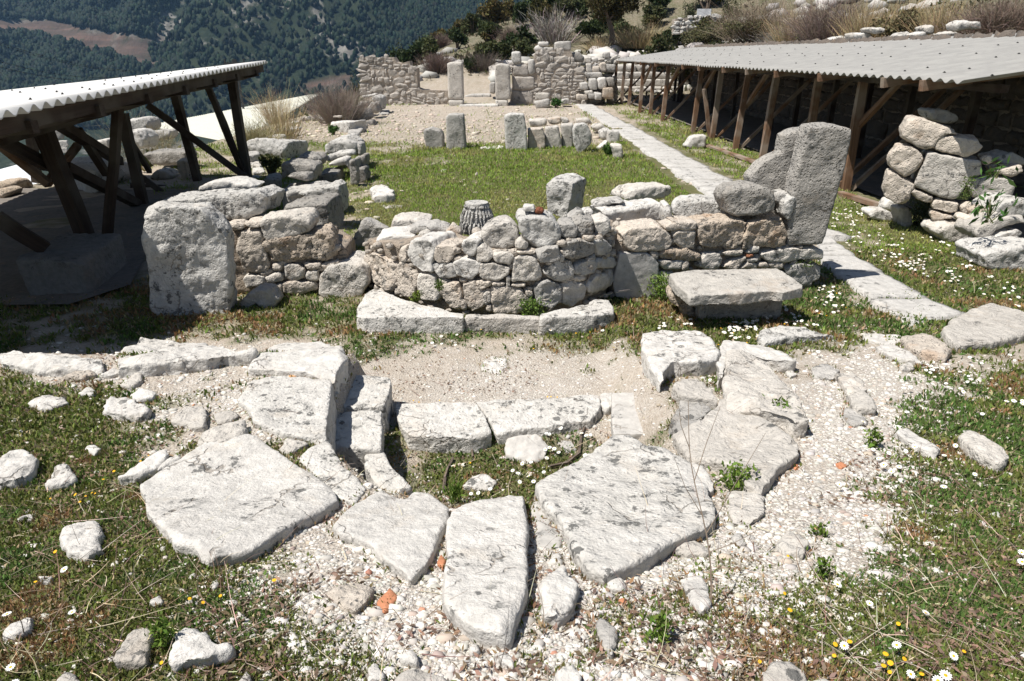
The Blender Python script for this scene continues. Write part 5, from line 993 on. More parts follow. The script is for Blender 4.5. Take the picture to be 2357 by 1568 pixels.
for k, (tp, bt) in enumerate(posts):
    b = onz(PX('D', bt), .0)[0]; t_ = ony(PX('D', tp), b[1])[0]; t_[2] = max(t_[2], 1.82); PB.append((b, t_))
    beam('post', b-np.array([0, 0, .1]), t_+np.array([0, 0, .06]), .12, .13, 'wood', rs, org)
    if k not in (9,):
        l = 1.75 if k < 5 or k == 11 else 1.7
        beam('brace', b+np.array([.1, .02, .03]), b+np.array([l, random.uniform(-.1, .2), l*1.02]), .10, .07, 'wood', rs, org)
    if k in (0, 2, 4, 5, 7): beam('brace', t_+np.array([.05, .06, -.75]), t_+np.array([.2, -.85, .1]), .09, .07, 'wood', rs, org)
    beam('rafter', np.array([EV(b[1])-.02, b[1]+.09, 1.95]), np.array([9.9, b[1]+.09, 2.58]), .10, .13, 'wood', rs, org)
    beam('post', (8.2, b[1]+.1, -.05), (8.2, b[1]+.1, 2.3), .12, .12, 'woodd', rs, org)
beam('brace', PB[0][0]+np.array([.05, .45, 0]), PB[0][0]+np.array([1.7, .5, 1.75]), .10, .08, 'wood', rs, org)
b0 = onz(PX('D', '1634,320'), 0)[0]; beam('post', b0, ony(PX('D', '1621,205'), b0[1])[0], .1, .1, 'wood', rs, org)
for Yb in (9.6, 10.6): beam('rafter', (EV(Yb)-.02, Yb, 1.95), (9.9, Yb, 2.6), .11, .14, 'wood', rs, org)
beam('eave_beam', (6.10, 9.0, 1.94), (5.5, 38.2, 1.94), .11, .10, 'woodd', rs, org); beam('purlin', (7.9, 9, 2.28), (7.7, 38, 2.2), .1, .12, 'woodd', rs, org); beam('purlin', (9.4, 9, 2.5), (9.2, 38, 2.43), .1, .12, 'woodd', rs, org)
beam('sill_plank', onz(PX('a3', '1075,1335'), .06)[0], onz(PX('a3', '1370,1420'), .06)[0], .14, .07, 'wood', rs, org)
beam('sill_plank', onz(PX('a3', '150,1000'), .05)[0], onz(PX('a3', '560,1140'), .05)[0], .14, .06, 'wood', rs, org)
# wall at the back of the right shelter
M['warmd'] = M['warm']
def back_bank():
    pts = np.array([(9.55, 7.5), (9.35, 37.5)]); nn = np.array([1, .0067, 0.]); V = []; Fs = []; n = 0; rr = random.Random(3)
    z = 0
    while z < 2.45:
        h = rr.uniform(.22, .5); y = 7.3
        while y < 37.5:
            w = rr.uniform(.25, .8); m = 5; u = np.linspace(-1, 1, m); A, B = np.meshgrid(u, u); d = (1-abs(A)**4*.8)*(1-abs(B)**4*.8)*rr.uniform(.08, .22)
            sc = rr.uniform(.84, .97); yy_ = y+w/2+A*w/2*sc+np.array([[rr.uniform(-.03, .03) for _ in u] for _ in u]); zz = z+h/2+B*h/2*sc+np.array([[rr.uniform(-.03, .03) for _ in u] for _ in u])
            P = np.stack([9.6-.007*(yy_-7)-d, yy_, zz], -1).reshape(-1, 3); g = np.arange(m*m).reshape(m, m)+n; V.append(P); n += m*m
            Fs.append(np.stack([g[:-1, :-1], g[1:, :-1], g[1:, 1:], g[:-1, 1:]], -1).reshape(-1, 4)); y += w
        z += h
    e = empty('retaining_wall', (9.5, 14, 0), 'rough stone wall in the dark at the back of the right shelter', 'wall')
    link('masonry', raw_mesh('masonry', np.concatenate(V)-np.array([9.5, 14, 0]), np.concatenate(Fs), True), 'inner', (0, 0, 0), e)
    cb = MB(); cb.add([(9.60, 7, -.2), (9.40, 38, -.2), (9.40, 38, 2.5), (9.60, 7, 2.5), (9.9, 7, -.2), (9.7, 38, -.2), (9.7, 38, 2.55), (9.9, 7, 2.55)], [(0, 1, 2, 3), (4, 7, 6, 5), (3, 2, 6, 7), (0, 3, 7, 4), (1, 5, 6, 2)])
    cb.build('rubble_core', 'mortar', (9.5, 14, 0), e)
back_bank()
# sunlit terrace steps seen through the far end of the right shelter
st = empty('terrace_steps', (8.2, 39.5, 0), 'pale stone steps seen through the far end of the right shelter', 'steps')
for k in range(5):
    x = 5.6
    while x < 9.3:
        w = random.uniform(.7, 1.3); A = np.array([(x+.02, 38.6+k*.35, .32+k*.36), (x+w-.02, 38.6+k*.35, .32+k*.36), (x+w-.02, 39.6+k*.35, .32+k*.36), (x+.02, 39.6+k*.35, .32+k*.36)]); B = A.copy(); B[:, 2] -= .36
        stone('step_block', [prism(A, B)], 'pale', rd=2, rough=.7, parent=st); x += w
# left shelter
org = np.array([-4.5, 10., 0.]); ls = empty('shelter', tuple(org), 'dark timber shelter with a bright corrugated roof edge on the left', 'shelter')
n0 = np.array([-3.88, 5.35, 1.93]); n1 = np.array([-4.64, 14., 2.20])
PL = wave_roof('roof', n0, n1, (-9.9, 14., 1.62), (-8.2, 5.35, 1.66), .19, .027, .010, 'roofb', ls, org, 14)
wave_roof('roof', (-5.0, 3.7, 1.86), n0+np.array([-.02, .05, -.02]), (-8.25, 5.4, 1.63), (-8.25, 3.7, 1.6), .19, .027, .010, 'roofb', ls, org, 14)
bolts(PL, 'roof_bolt', ls, org, (1, 2, 4, 6), 24, .011)
def lp(px, Y): return ony(PX('D', px), Y)[0]
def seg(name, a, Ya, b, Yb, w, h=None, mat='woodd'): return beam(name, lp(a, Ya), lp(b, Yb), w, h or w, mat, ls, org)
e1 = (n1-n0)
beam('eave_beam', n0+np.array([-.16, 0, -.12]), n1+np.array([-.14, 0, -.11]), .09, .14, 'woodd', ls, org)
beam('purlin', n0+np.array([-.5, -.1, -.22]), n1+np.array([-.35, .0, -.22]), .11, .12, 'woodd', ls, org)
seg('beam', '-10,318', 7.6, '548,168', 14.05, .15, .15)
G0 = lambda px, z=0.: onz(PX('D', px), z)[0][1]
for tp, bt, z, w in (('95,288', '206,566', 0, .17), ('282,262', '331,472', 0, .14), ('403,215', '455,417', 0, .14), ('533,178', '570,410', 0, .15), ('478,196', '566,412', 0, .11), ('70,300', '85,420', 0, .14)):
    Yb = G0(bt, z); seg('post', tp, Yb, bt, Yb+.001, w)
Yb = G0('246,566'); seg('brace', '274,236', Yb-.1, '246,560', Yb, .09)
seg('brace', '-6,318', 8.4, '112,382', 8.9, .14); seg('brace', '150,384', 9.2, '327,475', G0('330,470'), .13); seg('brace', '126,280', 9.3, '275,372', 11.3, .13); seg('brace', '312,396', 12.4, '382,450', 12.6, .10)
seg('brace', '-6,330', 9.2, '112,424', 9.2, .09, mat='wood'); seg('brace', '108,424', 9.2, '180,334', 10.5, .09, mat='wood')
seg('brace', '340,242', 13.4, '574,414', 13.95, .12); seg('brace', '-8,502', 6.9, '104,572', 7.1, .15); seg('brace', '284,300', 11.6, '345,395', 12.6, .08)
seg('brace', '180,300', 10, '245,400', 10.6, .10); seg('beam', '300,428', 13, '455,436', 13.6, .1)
for k in range(7):
    f = (k+.5)/7; a = n0+e1*f; u = np.array([-9.05+.0*f, a[1], 1.64]); beam('rafter', a+np.array([-.06, 0, -.17]), u+np.array([0, 0, -.17]), .09, .11, 'woodd', ls, org)
# ------------------------------------------------------------------ greenhouses, pole, wires
def poly_roof(name, label, key, pts, zs, mat, legs=True):
    p = PX(key, pts); P = np.array([onz(p[i:i+1], z)[0] for i, z in enumerate(zs)]); org = P.mean(0); org[2] = min(T(P[:, 0], P[:, 1]).min(), P[:, 2].min()-1)
    e = empty(name, tuple(org), label, 'greenhouse'); c = P
    wave_roof('roof', c[0], c[1], c[2], c[3], .55, .035, .03, mat, e, org, 12)
    for i in range(12):
        f = i/11; q = c[0]*(1-f)+c[1]*f
        beam('post', q-np.array([0, 0, .05]), (q[0], q[1], min(q[2]-1, float(T(q[:1], q[1:2])[0])-.2)), .09, .09, 'rusty', e, org)
        if i < 11:
            q2 = c[0]*(1-(i+1)/11)+c[1]*(i+1)/11; beam('rail', q-np.array([0, 0, 1.1]), q2-np.array([0, 0, 1.1]), .05, .05, 'rusty', e, org); beam('rail', q-np.array([0, 0, 2.0]), q2-np.array([0, 0, .3]), .05, .05, 'rusty', e, org)
    return e
poly_roof('greenhouse', 'long greenhouse with a cream plastic roof on the slope beyond the left shelter', 'D', '545,332 742,214 736,214 335,290', (-2.6, -2.6, -2.4, -2.9), 'plastic')
poly_roof('greenhouse', 'small white corrugated greenhouse roof below the left shelter', 'D', '100,436 82,368 -40,402 -60,470', (-.9, -.9, -1.0, -1.0), 'whitepaint')
pl = ony(PX('D', '567,330'), 70.)[0]; e = empty('utility_pole', tuple(pl), 'dark lattice power pole behind the end of the left shelter roof', 'utility pole')
top = ony(PX('D', '556,137'), 70.)[0]; hgt = top[2]-pl[2]; mb = MB()
for s in (-.28, .28):
    mb.bar((s, 0, 0), (s*.45, 0, hgt), .16, .16)
for k in range(9): mb.bar((-.27*(1-k/16), 0, k*hgt/9), (.27*(1-k/16), 0, (k+1)*hgt/9), .06, .06)
mb.build('mast', 'steel', (0, 0, 0), e); mb = MB(); mb.bar((-1.0, 0, hgt-.35), (1.0, 0, hgt-.35), .14, .14); mb.build('cross_arm', 'steel', (0, 0, 0), e); mb = MB()
for s in (-.9, 0, .9): mb.bar((s, 0, hgt-.3), (s, 0, hgt+.05), .12, .12)
mb.build('insulator', 'steel', (0, 0, 0), e)
for k, (a, b, lb) in enumerate((('-20,92', '545,139', 'uppermost'), ('-20,97', '552,141', 'second highest'), ('-20,136', '300,176', 'third'), ('-20,149', '300,182', 'lowest'))):
    p = ony(PX('D', a), 60.)[0]; q = ony(PX('D', b), 69.5)[0]; mb = MB(); pts = [p+(q-p)*f-np.array([0, 0, 1])*4*f*(1-f)*(1.6 if k < 2 else .6) for f in np.linspace(0, 1, 15)]
    for u, w in zip(pts[:-1], pts[1:]): mb.bar(u, w, .028, .028)
    mb.build('power_line', 'steel', tuple(p), label=lb+' of the thin power lines crossing the valley at the upper left', cat='wire', group='power lines over the valley')
# ------------------------------------------------------------------ air over the valley
hz = MB(); hz.add([(-2750, -40, -140), (2550, -40, -140), (2550, 1850, -140), (-2750, 1850, -140), (-2750, -40, 262), (2550, -40, 262), (2550, 1850, 262), (-2750, 1850, 262)], [(0, 3, 2, 1), (4, 5, 6, 7), (0, 1, 5, 4), (1, 2, 6, 5), (2, 3, 7, 6), (3, 0, 4, 7)])
hmt = bpy.data.materials.new('haze'); hmt.use_nodes = True; t = hmt.node_tree; t.nodes.clear(); pv = t.nodes.new('ShaderNodeVolumePrincipled'); t.links.new(pv.outputs[0], t.nodes.new('ShaderNodeOutputMaterial').inputs['Volume'])
pv.inputs['Color'].default_value = (.36, .64, 1, 1); pv.inputs['Density'].default_value = .00012; pv.inputs['Anisotropy'].default_value = .2
M['haze'] = hmt; hz.build('haze', 'haze', kind='stuff')
# ------------------------------------------------------------------ valley and mountain
mx = np.linspace(-2600, 2400, 330); my = np.concatenate([np.linspace(150, 420, 14), np.linspace(440, 1750, 170)])
MX, MY = np.meshgrid(mx, my); mp = np.c_[MX.ravel(), MY.ravel()]
def MH(p):
    x, y = p[:, 0], p[:, 1]; z = -95+ss(300, 900, y)*60+np.clip(y-620-.10*np.abs(x+200), 0, None)*.50
    gull = np.abs(fbm(np.c_[x*.0042, y*.0016], 81, 5)); z = z+(gull-.25)*170*ss(450, 1000, y)+45*fbm(p*.010, 83, 4)*ss(500, 900, y)+14*fbm(p*.035, 84, 3)*ss(500, 800, y)
    # spur on the right, a bare gully between it and the main slope
    z = z+ss(80, 420, x-.02*y)*ss(500, 900, y)*60; return 235-np.logaddexp(0, (235-z)/30.)*0-np.where(z > 175, (235-175)*np.exp(-(z-175)/60.), 235-z)
MZ = MH(mp); mi = np.arange(len(mp)).reshape(MX.shape); MF = np.stack([mi[:-1, :-1], mi[:-1, 1:], mi[1:, 1:], mi[1:, :-1]], -1).reshape(-1, 4)
MVv = np.c_[mp, MZ]; hm = raw_mesh('hills', MVv, MF, True)
mq = proj(MVv); nzz = 12*np.stack([fbm(mp*.012, 85, 3), fbm(mp*.012, 86, 3)], 1); mq2 = mq+nzz
CLEAR = [PX('a1', '-300,130 240,118 420,175 640,210 960,255 1180,300 1150,335 1030,330 1020,365 1060,470 900,455 780,395 620,340 480,310 300,260 140,235 -300,225'), PX('a2', '960,-60 1010,-20 1050,30 1130,80 1150,105 1110,105 1040,60 990,30 960,0'), PX('D', '690,197 760,182 800,176 790,200 700,213')]
def inany(p, L): return np.logical_or.reduce([inpoly(p, c) for c in L])
clr = inany(mq2, CLEAR).astype(np.float32); a = hm.attributes.new('clearing', 'FLOAT', 'POINT'); a.data.foreach_set('value', clr)
def hill_mat():
    m, t, b = nt('hill_side'); c = N(t, 'ShaderNodeTexCoord'); mp_ = N(t, 'ShaderNodeVectorMath', operation='MULTIPLY'); t.links.new(c.outputs['Object'], mp_.inputs[0]); mp_.inputs[1].default_value = (.01, .01, .004)
    v = mp_.outputs[0]; n1 = noise(t, v, 1.6, 8, .68, .6); n2 = noise(t, v, 9, 6, .6)
    rock = mix(t, ramp(t, n2, .35, .65), (.22, .21, .19), (.10, .095, .085)); veg = mix(t, ramp(t, n2, .4, .6), (.012, .020, .010), (.022, .030, .015))
    col = mix(t, ramp(t, n1, .54, .63), veg, rock)
    mp2 = N(t, 'ShaderNodeVectorMath', operation='MULTIPLY'); t.links.new(c.outputs['Object'], mp2.inputs[0]); mp2.inputs[1].default_value = (.004, .02, .09); n3 = noise(t, mp2.outputs[0], 1.5, 6, .6)
    bare = mix(t, ramp(t, n3, .35, .6), (.12, .078, .062), (.07, .052, .042)); bare = mix(t, ramp(t, n2, .58, .72), bare, (.06, .06, .035))
    col = mix(t, N(t, 'ShaderNodeAttribute', attribute_name='clearing').outputs['Fac'], col, bare); t.links.new(col, b.inputs['Base Color']); b.inputs['Roughness'].default_value = 1
    bp = N(t, 'ShaderNodeBump', i_Strength=.6, i_Distance=6.); t.links.new(n2, bp.inputs['Height']); t.links.new(bp.outputs[0], b.inputs['Normal'])
    return m
M['hill'] = hill_mat(); link('hills', hm, 'hill', kind='structure')
# the far pine forest: every crown a little ragged cone, all one mass
IV, IF = IV0, IF0
def blobs(P, S, rnd, jit=.3, box=1.):
    """P centres, S (n,3) half sizes, every blob with its own crumpled shape and spin"""
    n = len(P); a = rnd.uniform(0, 2*np.pi, n); V = IV[None]*(1+jit*rnd.uniform(-1, 1, (n, 12, 1))); V = np.sign(V)*np.abs(V)**box; c, s = np.cos(a)[:, None], np.sin(a)[:, None]
    V = np.stack([V[..., 0]*c-V[..., 1]*s, V[..., 0]*s+V[..., 1]*c, V[..., 2]], -1)*S[:, None, :]+P[:, None, :]
    Fc = (IF[None]+12*np.arange(n)[:, None, None]).reshape(-1, 3); return V.reshape(-1, 3), Fc
nf = 120000; fx = rng.uniform(-1250, 1000, nf*6); fy = 470+rng.random(nf*6)**1.15*1150; fp = np.c_[fx, fy]; fz = MH(fp); q = proj(np.c_[fp, fz]); ok = (q[:, 0] > -120) & (q[:, 0] < 1750) & (q[:, 1] > -60) & (q[:, 1] < 300)
dens = 1.7+.7*fbm(fp*.0035, 91, 4)+.4*fbm(fp*.014, 93, 3); qq = q+12*np.stack([fbm(fp*.012, 85, 3), fbm(fp*.012, 86, 3)], 1)
rockb = ss(.1, .5, fbm(np.c_[fp[:, 0]*.006, fp[:, 1]*.003], 95, 4)+.55*np.exp(-((q[:, 0]-480)/110)**2-((q[:, 1]-50)/70)**2)+.10*np.exp(-((q[:, 0]-700)/200)**2))
ok &= (rng.random(nf*6) < np.clip(dens, .12, 1)*(1-.85*rockb)) & ~inany(qq, CLEAR); fp = fp[ok][:nf]; fz = fz[ok][:nf]; nF = len(fp)
sc = rng.uniform(1.9, 4.2, nF); tops = np.c_[fp, fz+sc*.9]; FV, FF = blobs(tops, np.c_[sc*.62, sc*.62, sc*1.15], rng, .3)
fc = np.array([.012, .023, .011])[None]*rng.uniform(.55, 1.5, (nF, 1))*np.array([1, 1, 1])+rng.uniform(-.004, .004, (nF, 3))
link('far_forest', raw_mesh('far_forest', FV, FF, False, np.repeat(np.clip(fc, .004, 1), 12, 0)), 'leaf', kind='stuff', label='dark pine forest covering the mountain side across the valley', cat='forest')
# ------------------------------------------------------------------ plants
M['stalk'] = flat_mat('dry_stalk', (.30, .235, .18), (.22, .17, .13), sc=30)
def cards(P, D, L, Wd, c, bend=None):
    """leaf shaped cards: P base, D unit direction, L length, Wd width, c colour"""
    n = len(P); r = rng.normal(size=(n, 3)); s = np.cross(D, r); s /= np.linalg.norm(s, axis=1)[:, None]+1e-9; L = np.broadcast_to(L, (n,))[:, None]; Wd = np.broadcast_to(Wd, (n,))[:, None]
    u = np.cross(s, D); V = np.stack([P, P+D*L*.5+s*Wd*.5, P+D*L+u*L*.12, P+D*L*.5-s*Wd*.5], 1).reshape(-1, 3)
    return V, np.arange(4*n).reshape(n, 4), np.repeat(c, 4, 0)
def strands(P, D, L, w, c, bend=.3, seg=3):
    """thin stalks as bent ribbons"""
    n = len(P); s = np.cross(D, rng.normal(size=(n, 3))); s /= np.linalg.norm(s, axis=1)[:, None]; g = rng.normal(size=(n, 3))*bend; g[:, 2] -= bend*.6
    L = np.broadcast_to(L, (n,))[:, None]; w = np.broadcast_to(w, (n,))[:, None]; R_ = []
    for k in range(seg+1):
        f = k/seg; p = P+D*L*f+g*L*f*f*.5; ww = w*(1-.75*f); R_ += [p-s*ww/2, p+s*ww/2]
    V = np.stack(R_, 1); m = 2*(seg+1); b = np.arange(n)[:, None, None]*m; q = np.array([(2*k, 2*k+1, 2*k+3, 2*k+2) for k in range(seg)])[None]
    return V.reshape(-1, 3), (b+q).reshape(-1, 4), np.repeat(c, m, 0)
def colvar(base, n, v=.25, hue=.12):
    base = np.array(base); return np.clip(base[None]*rng.uniform(1-v, 1+v, (n, 1))*rng.uniform(1-hue, 1+hue, (n, 3)), .003, 1)
def udir(n, up=0.):
    d = rng.normal(size=(n, 3)); d[:, 2] += up; return d/np.linalg.norm(d, axis=1)[:, None]
def crown_pts(n, c, rx, ry, rz, lumps, seed):
    r = np.random.default_rng(seed); lc = r.normal(size=(lumps, 3)); lc /= np.linalg.norm(lc, axis=1)[:, None]; lc *= r.uniform(.25, .80, (lumps, 1)); lc[:, 2] = lc[:, 2]*.9+.05
    ls_ = r.uniform(.22, .48, lumps); k = r.integers(0, lumps, n); d = r.normal(size=(n, 3)); d /= np.linalg.norm(d, axis=1)[:, None]
    q = lc[k]+d*ls_[k][:, None]*(r.random((n, 1))**.35); tone = (.8+.4*r.random(lumps))[k]
    return c+q*np.array([rx, ry, rz]), tone, c+lc*np.array([rx, ry, rz])
def boxat(key, bb, Yd, adj=True):
    p = PX(key, bb); a = ony(p, Yd)
    if key == 'a2' and Yd > 37 and adj: g = hitT(np.array([[p[:, 0].mean(), p[:, 1].max()]]))[0, 1]; Yd = min(max(g, 37.6), 105.) if g > 37 else Yd; a = ony(p, Yd)
    if key == 'a3' and a[:, 0].mean() < 10.5: Yd *= 10.5/a[:, 0].mean(); a = ony(p, Yd)
    x0, x1 = a[:, 0].min(), a[:, 0].max(); ztop = a[:, 2].max(); xc = (x0+x1)/2; zb = float(T(np.array([xc]), np.array([Yd]))[0]); return xc, x1-x0, zb, ztop, Yd
NB = [0]
def bush(name, label, key, bb, Yd, colr, count=2600, leaf=.13, lift=.15, lumps=14, stems=True, cat='shrub', group=None, trunk=0, depth=1.0, tw=.16):
    NB[0] += 1; xc, w, zb, zt, Yd = boxat(key, bb, Yd, not trunk); zlo = ony(PX(key, bb), Yd)[:, 2].min(); h = zt-zb if not trunk else zt-zlo; base = np.array([xc, Yd, zb]); e = empty(name, tuple(base), label, cat, group)
    if h < .3: h = .3
    cz = (zb+h*(.5+lift*.5) if not trunk else (zt+zlo)/2)-zb; c = np.array([0, 0, cz]); rz = h*(.5-lift*.35) if not trunk else h/2
    P, tone, lc = crown_pts(count, c, w*.52, w*.5*depth, rz, lumps, NB[0]); D = udir(count, .4)
    V, Fq, C = cards(P, D, rng.uniform(.7, 1.4, count)*leaf, rng.uniform(.5, .9, count)*leaf, colvar(colr, count)*tone[:, None])
    link('crown', raw_mesh('crown', V, Fq, False, C), 'leaf', (0, 0, 0), e)
    mb = MB(); tz = max(.2, c[2]*.6)
    if trunk:
        pts = [np.array([0, 0, -.2])+np.array([.12*math.sin(k*1.3), .08*k/5, 1])*(cz+rz*.3)*k/5 for k in range(6)]
        for k in range(5): mb.bar(pts[k], pts[k+1], tw*(1.1-.14*k), tw*(1.1-.14*k), up=(0, 1, 0), taper=.87)
        for l in lc: mb.bar(pts[3] if l[2] < cz else pts[4], l, tw*.3, tw*.3, up=(0, 1, 0), taper=.4)
    else:
        for l in lc: mb.bar((random.uniform(-.1, .1)*w, random.uniform(-.1, .1)*w, -.1), l, .05*h**.5, .05*h**.5, up=(0, 1, 0), taper=.4)
    mb.build('trunk' if trunk else 'stem', 'bark', (0, 0, 0), e); return e
def twigbush(name, label, key, bb, Yd, colr, count=700, wd=.012, cat='shrub', spread=.9, bend=.35, group=None, mat='twig', fork=True):
    xc, w, zb, zt, Yd = boxat(key, bb, Yd); h = max(.3, zt-zb); n = count; base = np.array([xc, Yd, zb])
    P = np.c_[rng.normal(0, .16*w, n), rng.normal(0, .16*w, n), np.full(n, -.05)]; D = np.c_[P[:, 0]/w*3.0*spread+rng.normal(0, .22, n)*spread, P[:, 1]/w*3.0*spread+rng.normal(0, .22, n)*spread, np.ones(n)]; D /= np.linalg.norm(D, axis=1)[:, None]
    L = h*rng.uniform(.55, 1.12, n); V, Fq, C = strands(P, D, L, wd*rng.uniform(.7, 1.5, n), colvar(colr, n), bend, 4)
    Vs, Fs_, Cs = [V], [Fq], [C]; k = len(V)
    if fork:
        m = n*3; i = rng.integers(0, n, m); f = rng.uniform(.35, .9, m)[:, None]; p2 = P[i]+D[i]*L[i][:, None]*f; d2 = D[i]+rng.normal(0, .5, (m, 3)); d2 /= np.linalg.norm(d2, axis=1)[:, None]
        V2, F2, C2 = strands(p2, d2, h*rng.uniform(.12, .35, m), wd*.6, colvar(colr, m), bend, 2); Vs.append(V2); Fs_.append(F2+k); Cs.append(C2)
    return link(name, raw_mesh(name, np.concatenate(Vs), np.concatenate(Fs_), False, np.concatenate(Cs)), mat, tuple(base), None, label, cat, group)
OL, DG, YG, OB, GG = (.075, .085, .035), (.040, .058, .022), (.105, .098, .028), (.105, .088, .032), (.115, .125, .085)
BR, GT, ST = (.17, .125, .105), (.30, .27, .245), (.44, .35, .21)
bush('conifer', 'yellowish conifer bush behind the left end of the left rubble wall', 'a2', '295,290 365,395', 42, YG, 1500, .14)
bush('conifer', 'second yellow-green conifer bush just right of it behind the left rubble wall', 'a2', '360,305 470,430', 42, (.085, .09, .028), 1900, .14)
bush('shrub', 'round dark shrub left of the left rubble wall', 'a2', '25,470 138,610', 37.5, DG, 2200, .12)
bush('shrub', 'wide green shrub behind the dip of the left rubble wall', 'a2', '530,275 690,440', 50, OL, 3000, .16)
bush('shrub', 'dark round shrub on the skyline against the far mountain', 'a2', '735,190 880,340', 62, DG, 2600, .19)
bush('olive_tree', 'small olive tree with a round crown on the ridge skyline', 'a2', '935,60 1045,165', 80, (.085, .10, .07), 2400, .22, trunk=1, cat='olive tree', tw=.3)
bush('shrub', 'tall green shrub mass left of the dark tree on the slope', 'a2', '930,130 1150,300', 66, (.06, .075, .028), 4200, .2)
bush('shrub', 'olive coloured shrub low on the slope behind the doorway', 'a2', '900,270 1110,470', 52, OL, 4200, .16)
bush('tree', 'dark evergreen tree on the slope with bushy crown', 'a2', '1155,10 1330,190', 70, DG, 4000, .22, cat='tree')
bush('conifer', 'narrow yellow-green conifer beside the bare grey bush', 'a2', '1280,0 1420,260', 60, (.07, .068, .02), 3600, .19)
bush('tree', 'dark leafy evergreen left of the tall pine', 'a2', '1620,110 1880,300', 50, (.034, .05, .016), 4600, .17, cat='tree')
bush('pine_tree', 'tall pine with a single trunk rising above the photo behind the right shelter', 'a2', '1690,-190 2050,185', 46, (.068, .058, .022), 11000, .15, trunk=1, cat='pine tree', lumps=26, tw=.34)
bush('shrub', 'olive shrub on the hillside right of the tall pine', 'a2', '2050,20 2230,180', 58, OL, 2600, .18)
bush('shrub', 'small dark bush behind the dip in the left rubble wall, right of the conifers', 'a2', '465,350 560,460', 45, OL, 1400, .14)
bush('shrub', 'dark shrub just behind the left doorway jamb', 'a2', '840,400 930,500', 44, DG, 1500, .13)
bush('shrub', 'dark shrub behind the right doorway jamb', 'a2', '1040,300 1180,450', 50, (.05, .06, .022), 2200, .15)
bush('shrub', 'olive shrub behind the top of the highest rubble wall', 'a2', '1180,260 1320,420', 52, OL, 2200, .15)
bush('shrub', 'low olive shrub at the top middle of the slope', 'a2', '1420,-20 1720,130', 75, (.06, .068, .03), 4000, .22)
bush('shrub', 'shrub right of the far terrace wall on the hillside', 'a3', '-250,-20 -100,60', 62, OL, 1800, .18)
twigbush('bare_bush', 'leafless grey bush spreading wide above the highest rubble wall', 'a2', '1310,30 1640,300', 50, GT, 260, .05, spread=1.1, bend=.25)
twigbush('bare_bush', 'round leafless brown bush on the slope', 'a2', '1120,150 1250,310', 60, BR, 500, .03, spread=1.2)
twigbush('bare_bush', 'bare brown twigs behind the dip of the left rubble wall', 'a2', '590,350 745,500', 42, BR, 700, .02)
twigbush('bare_bush', 'bare grey-brown twigs left of the right doorway jamb', 'a2', '860,350 1075,485', 43, (.15, .125, .105), 800, .02)
twigbush('bare_bush', 'faint bare tree on the skyline above the wide green shrub', 'a2', '640,225 735,330', 66, BR, 400, .03)
twigbush('bare_bush', 'thicket of leafless stems at the far left of the nave', 'f', '1120,60 1780,480', 25.5, (.26, .215, .18), 1500, .012, spread=.8, bend=.2)
twigbush('dry_grass', 'tall straw coloured grass beside the cream greenhouse roof', 'f', '330,240 860,800', 20, ST, 420, .010, 'grass clump', .55, .18, fork=False)
twigbush('dry_grass', 'feathery dry grass against the valley, left of the thicket', 'f', '250,110 700,420', 27, ST, 260, .012, 'grass clump', .6, .5)
twigbush('dry_grass', 'dry grass around the foot of the far left shelter posts', 'f', '40,560 420,1040', 17.5, (.30, .27, .14), 700, .010, 'grass clump', .7, .35)
twigbush('dry_grass', 'brownish grass tuft by the bright boxy block', 'f', '440,800 660,1180', 17, (.34, .26, .12), 500, .010, 'grass clump', .6, .3, fork=False)
twigbush('dry_grass', 'thin dry plant among the heap behind the left shelter', 'e', '1830,200 2200,560', 19, (.28, .24, .14), 160, .008, 'grass clump', .8, .4)
twigbush('dry_grass', 'dry plant above the moulded block behind the left shelter', 'e', '1500,20 1800,200', 22, (.30, .27, .2), 240, .010, 'grass clump', .8, .4)
bush('leafy_plant', 'green plant beside the cube shaped white block', 'f', '1280,720 1470,860', 22, (.06, .12, .03), 420, .07, cat='plant')
bush('leafy_plant', 'green weeds in front of the shaded blocks left of the nave', 'f', '250,1080 640,1330', 14.5, (.12, .13, .05), 1500, .06, cat='plant')
bush('leafy_plant', 'upright bright green plant at the foot of the block near the path', 'a2', '1805,1005 1905,1115', 17.0, (.07, .13, .03), 500, .07, cat='plant', lumps=8)
bush('leafy_plant', 'green plant at the foot of the highest rubble wall', 'a2', '1450,680 1520,745', 33.4, (.05, .12, .03), 300, .12, cat='plant')
# right hillside behind the shelter
for (lb, bb, Yd, cl, n) in (('grey-green hedge like shrub directly behind the right shelter roof, left', '-20,170 330,330', 27, (.115, .11, .055), 6000), ('taller grey-green shrub behind the right shelter roof', '300,120 660,310', 25, (.11, .105, .05), 6000),
                            ('yellow-green broom shrub on the hillside behind the roof', '1370,60 1720,260', 20.5, (.16, .135, .07), 4200), ('small green shrub beside the white rocks behind the roof', '780,190 900,285', 22, (.10, .12, .04), 900), ('shadowy shrub at the top of the hillside', '280,-30 420,80', 42, OL, 1800),
                            ('round shrub at the hilltop above the small white sign', '0,-20 130,40', 48, (.09, .10, .05), 1500)):
    bush('shrub', lb, 'a3', bb, Yd, cl, n, .085, lumps=18)
for (lb, bb, Yd, cl, n, w) in (('brown leafless thicket in the middle of the hillside', '860,-40 1200,240', 22.5, (.20, .15, .125), 1400, .012), ('big brown leafless thicket at the upper right corner', '2030,-40 2420,260', 17.5, (.20, .15, .12), 1800, .011), ('sparse grey twigs behind the taller grey-green shrub', '590,170 800,290', 23, (.30, .28, .25), 500, .010),
                              ('light brown twiggy scrub at the top of the hillside', '380,-30 700,180', 33, (.24, .19, .14), 1100, .015)):
    twigbush('bare_bush', lb, 'a3', bb, Yd, cl, n, w)
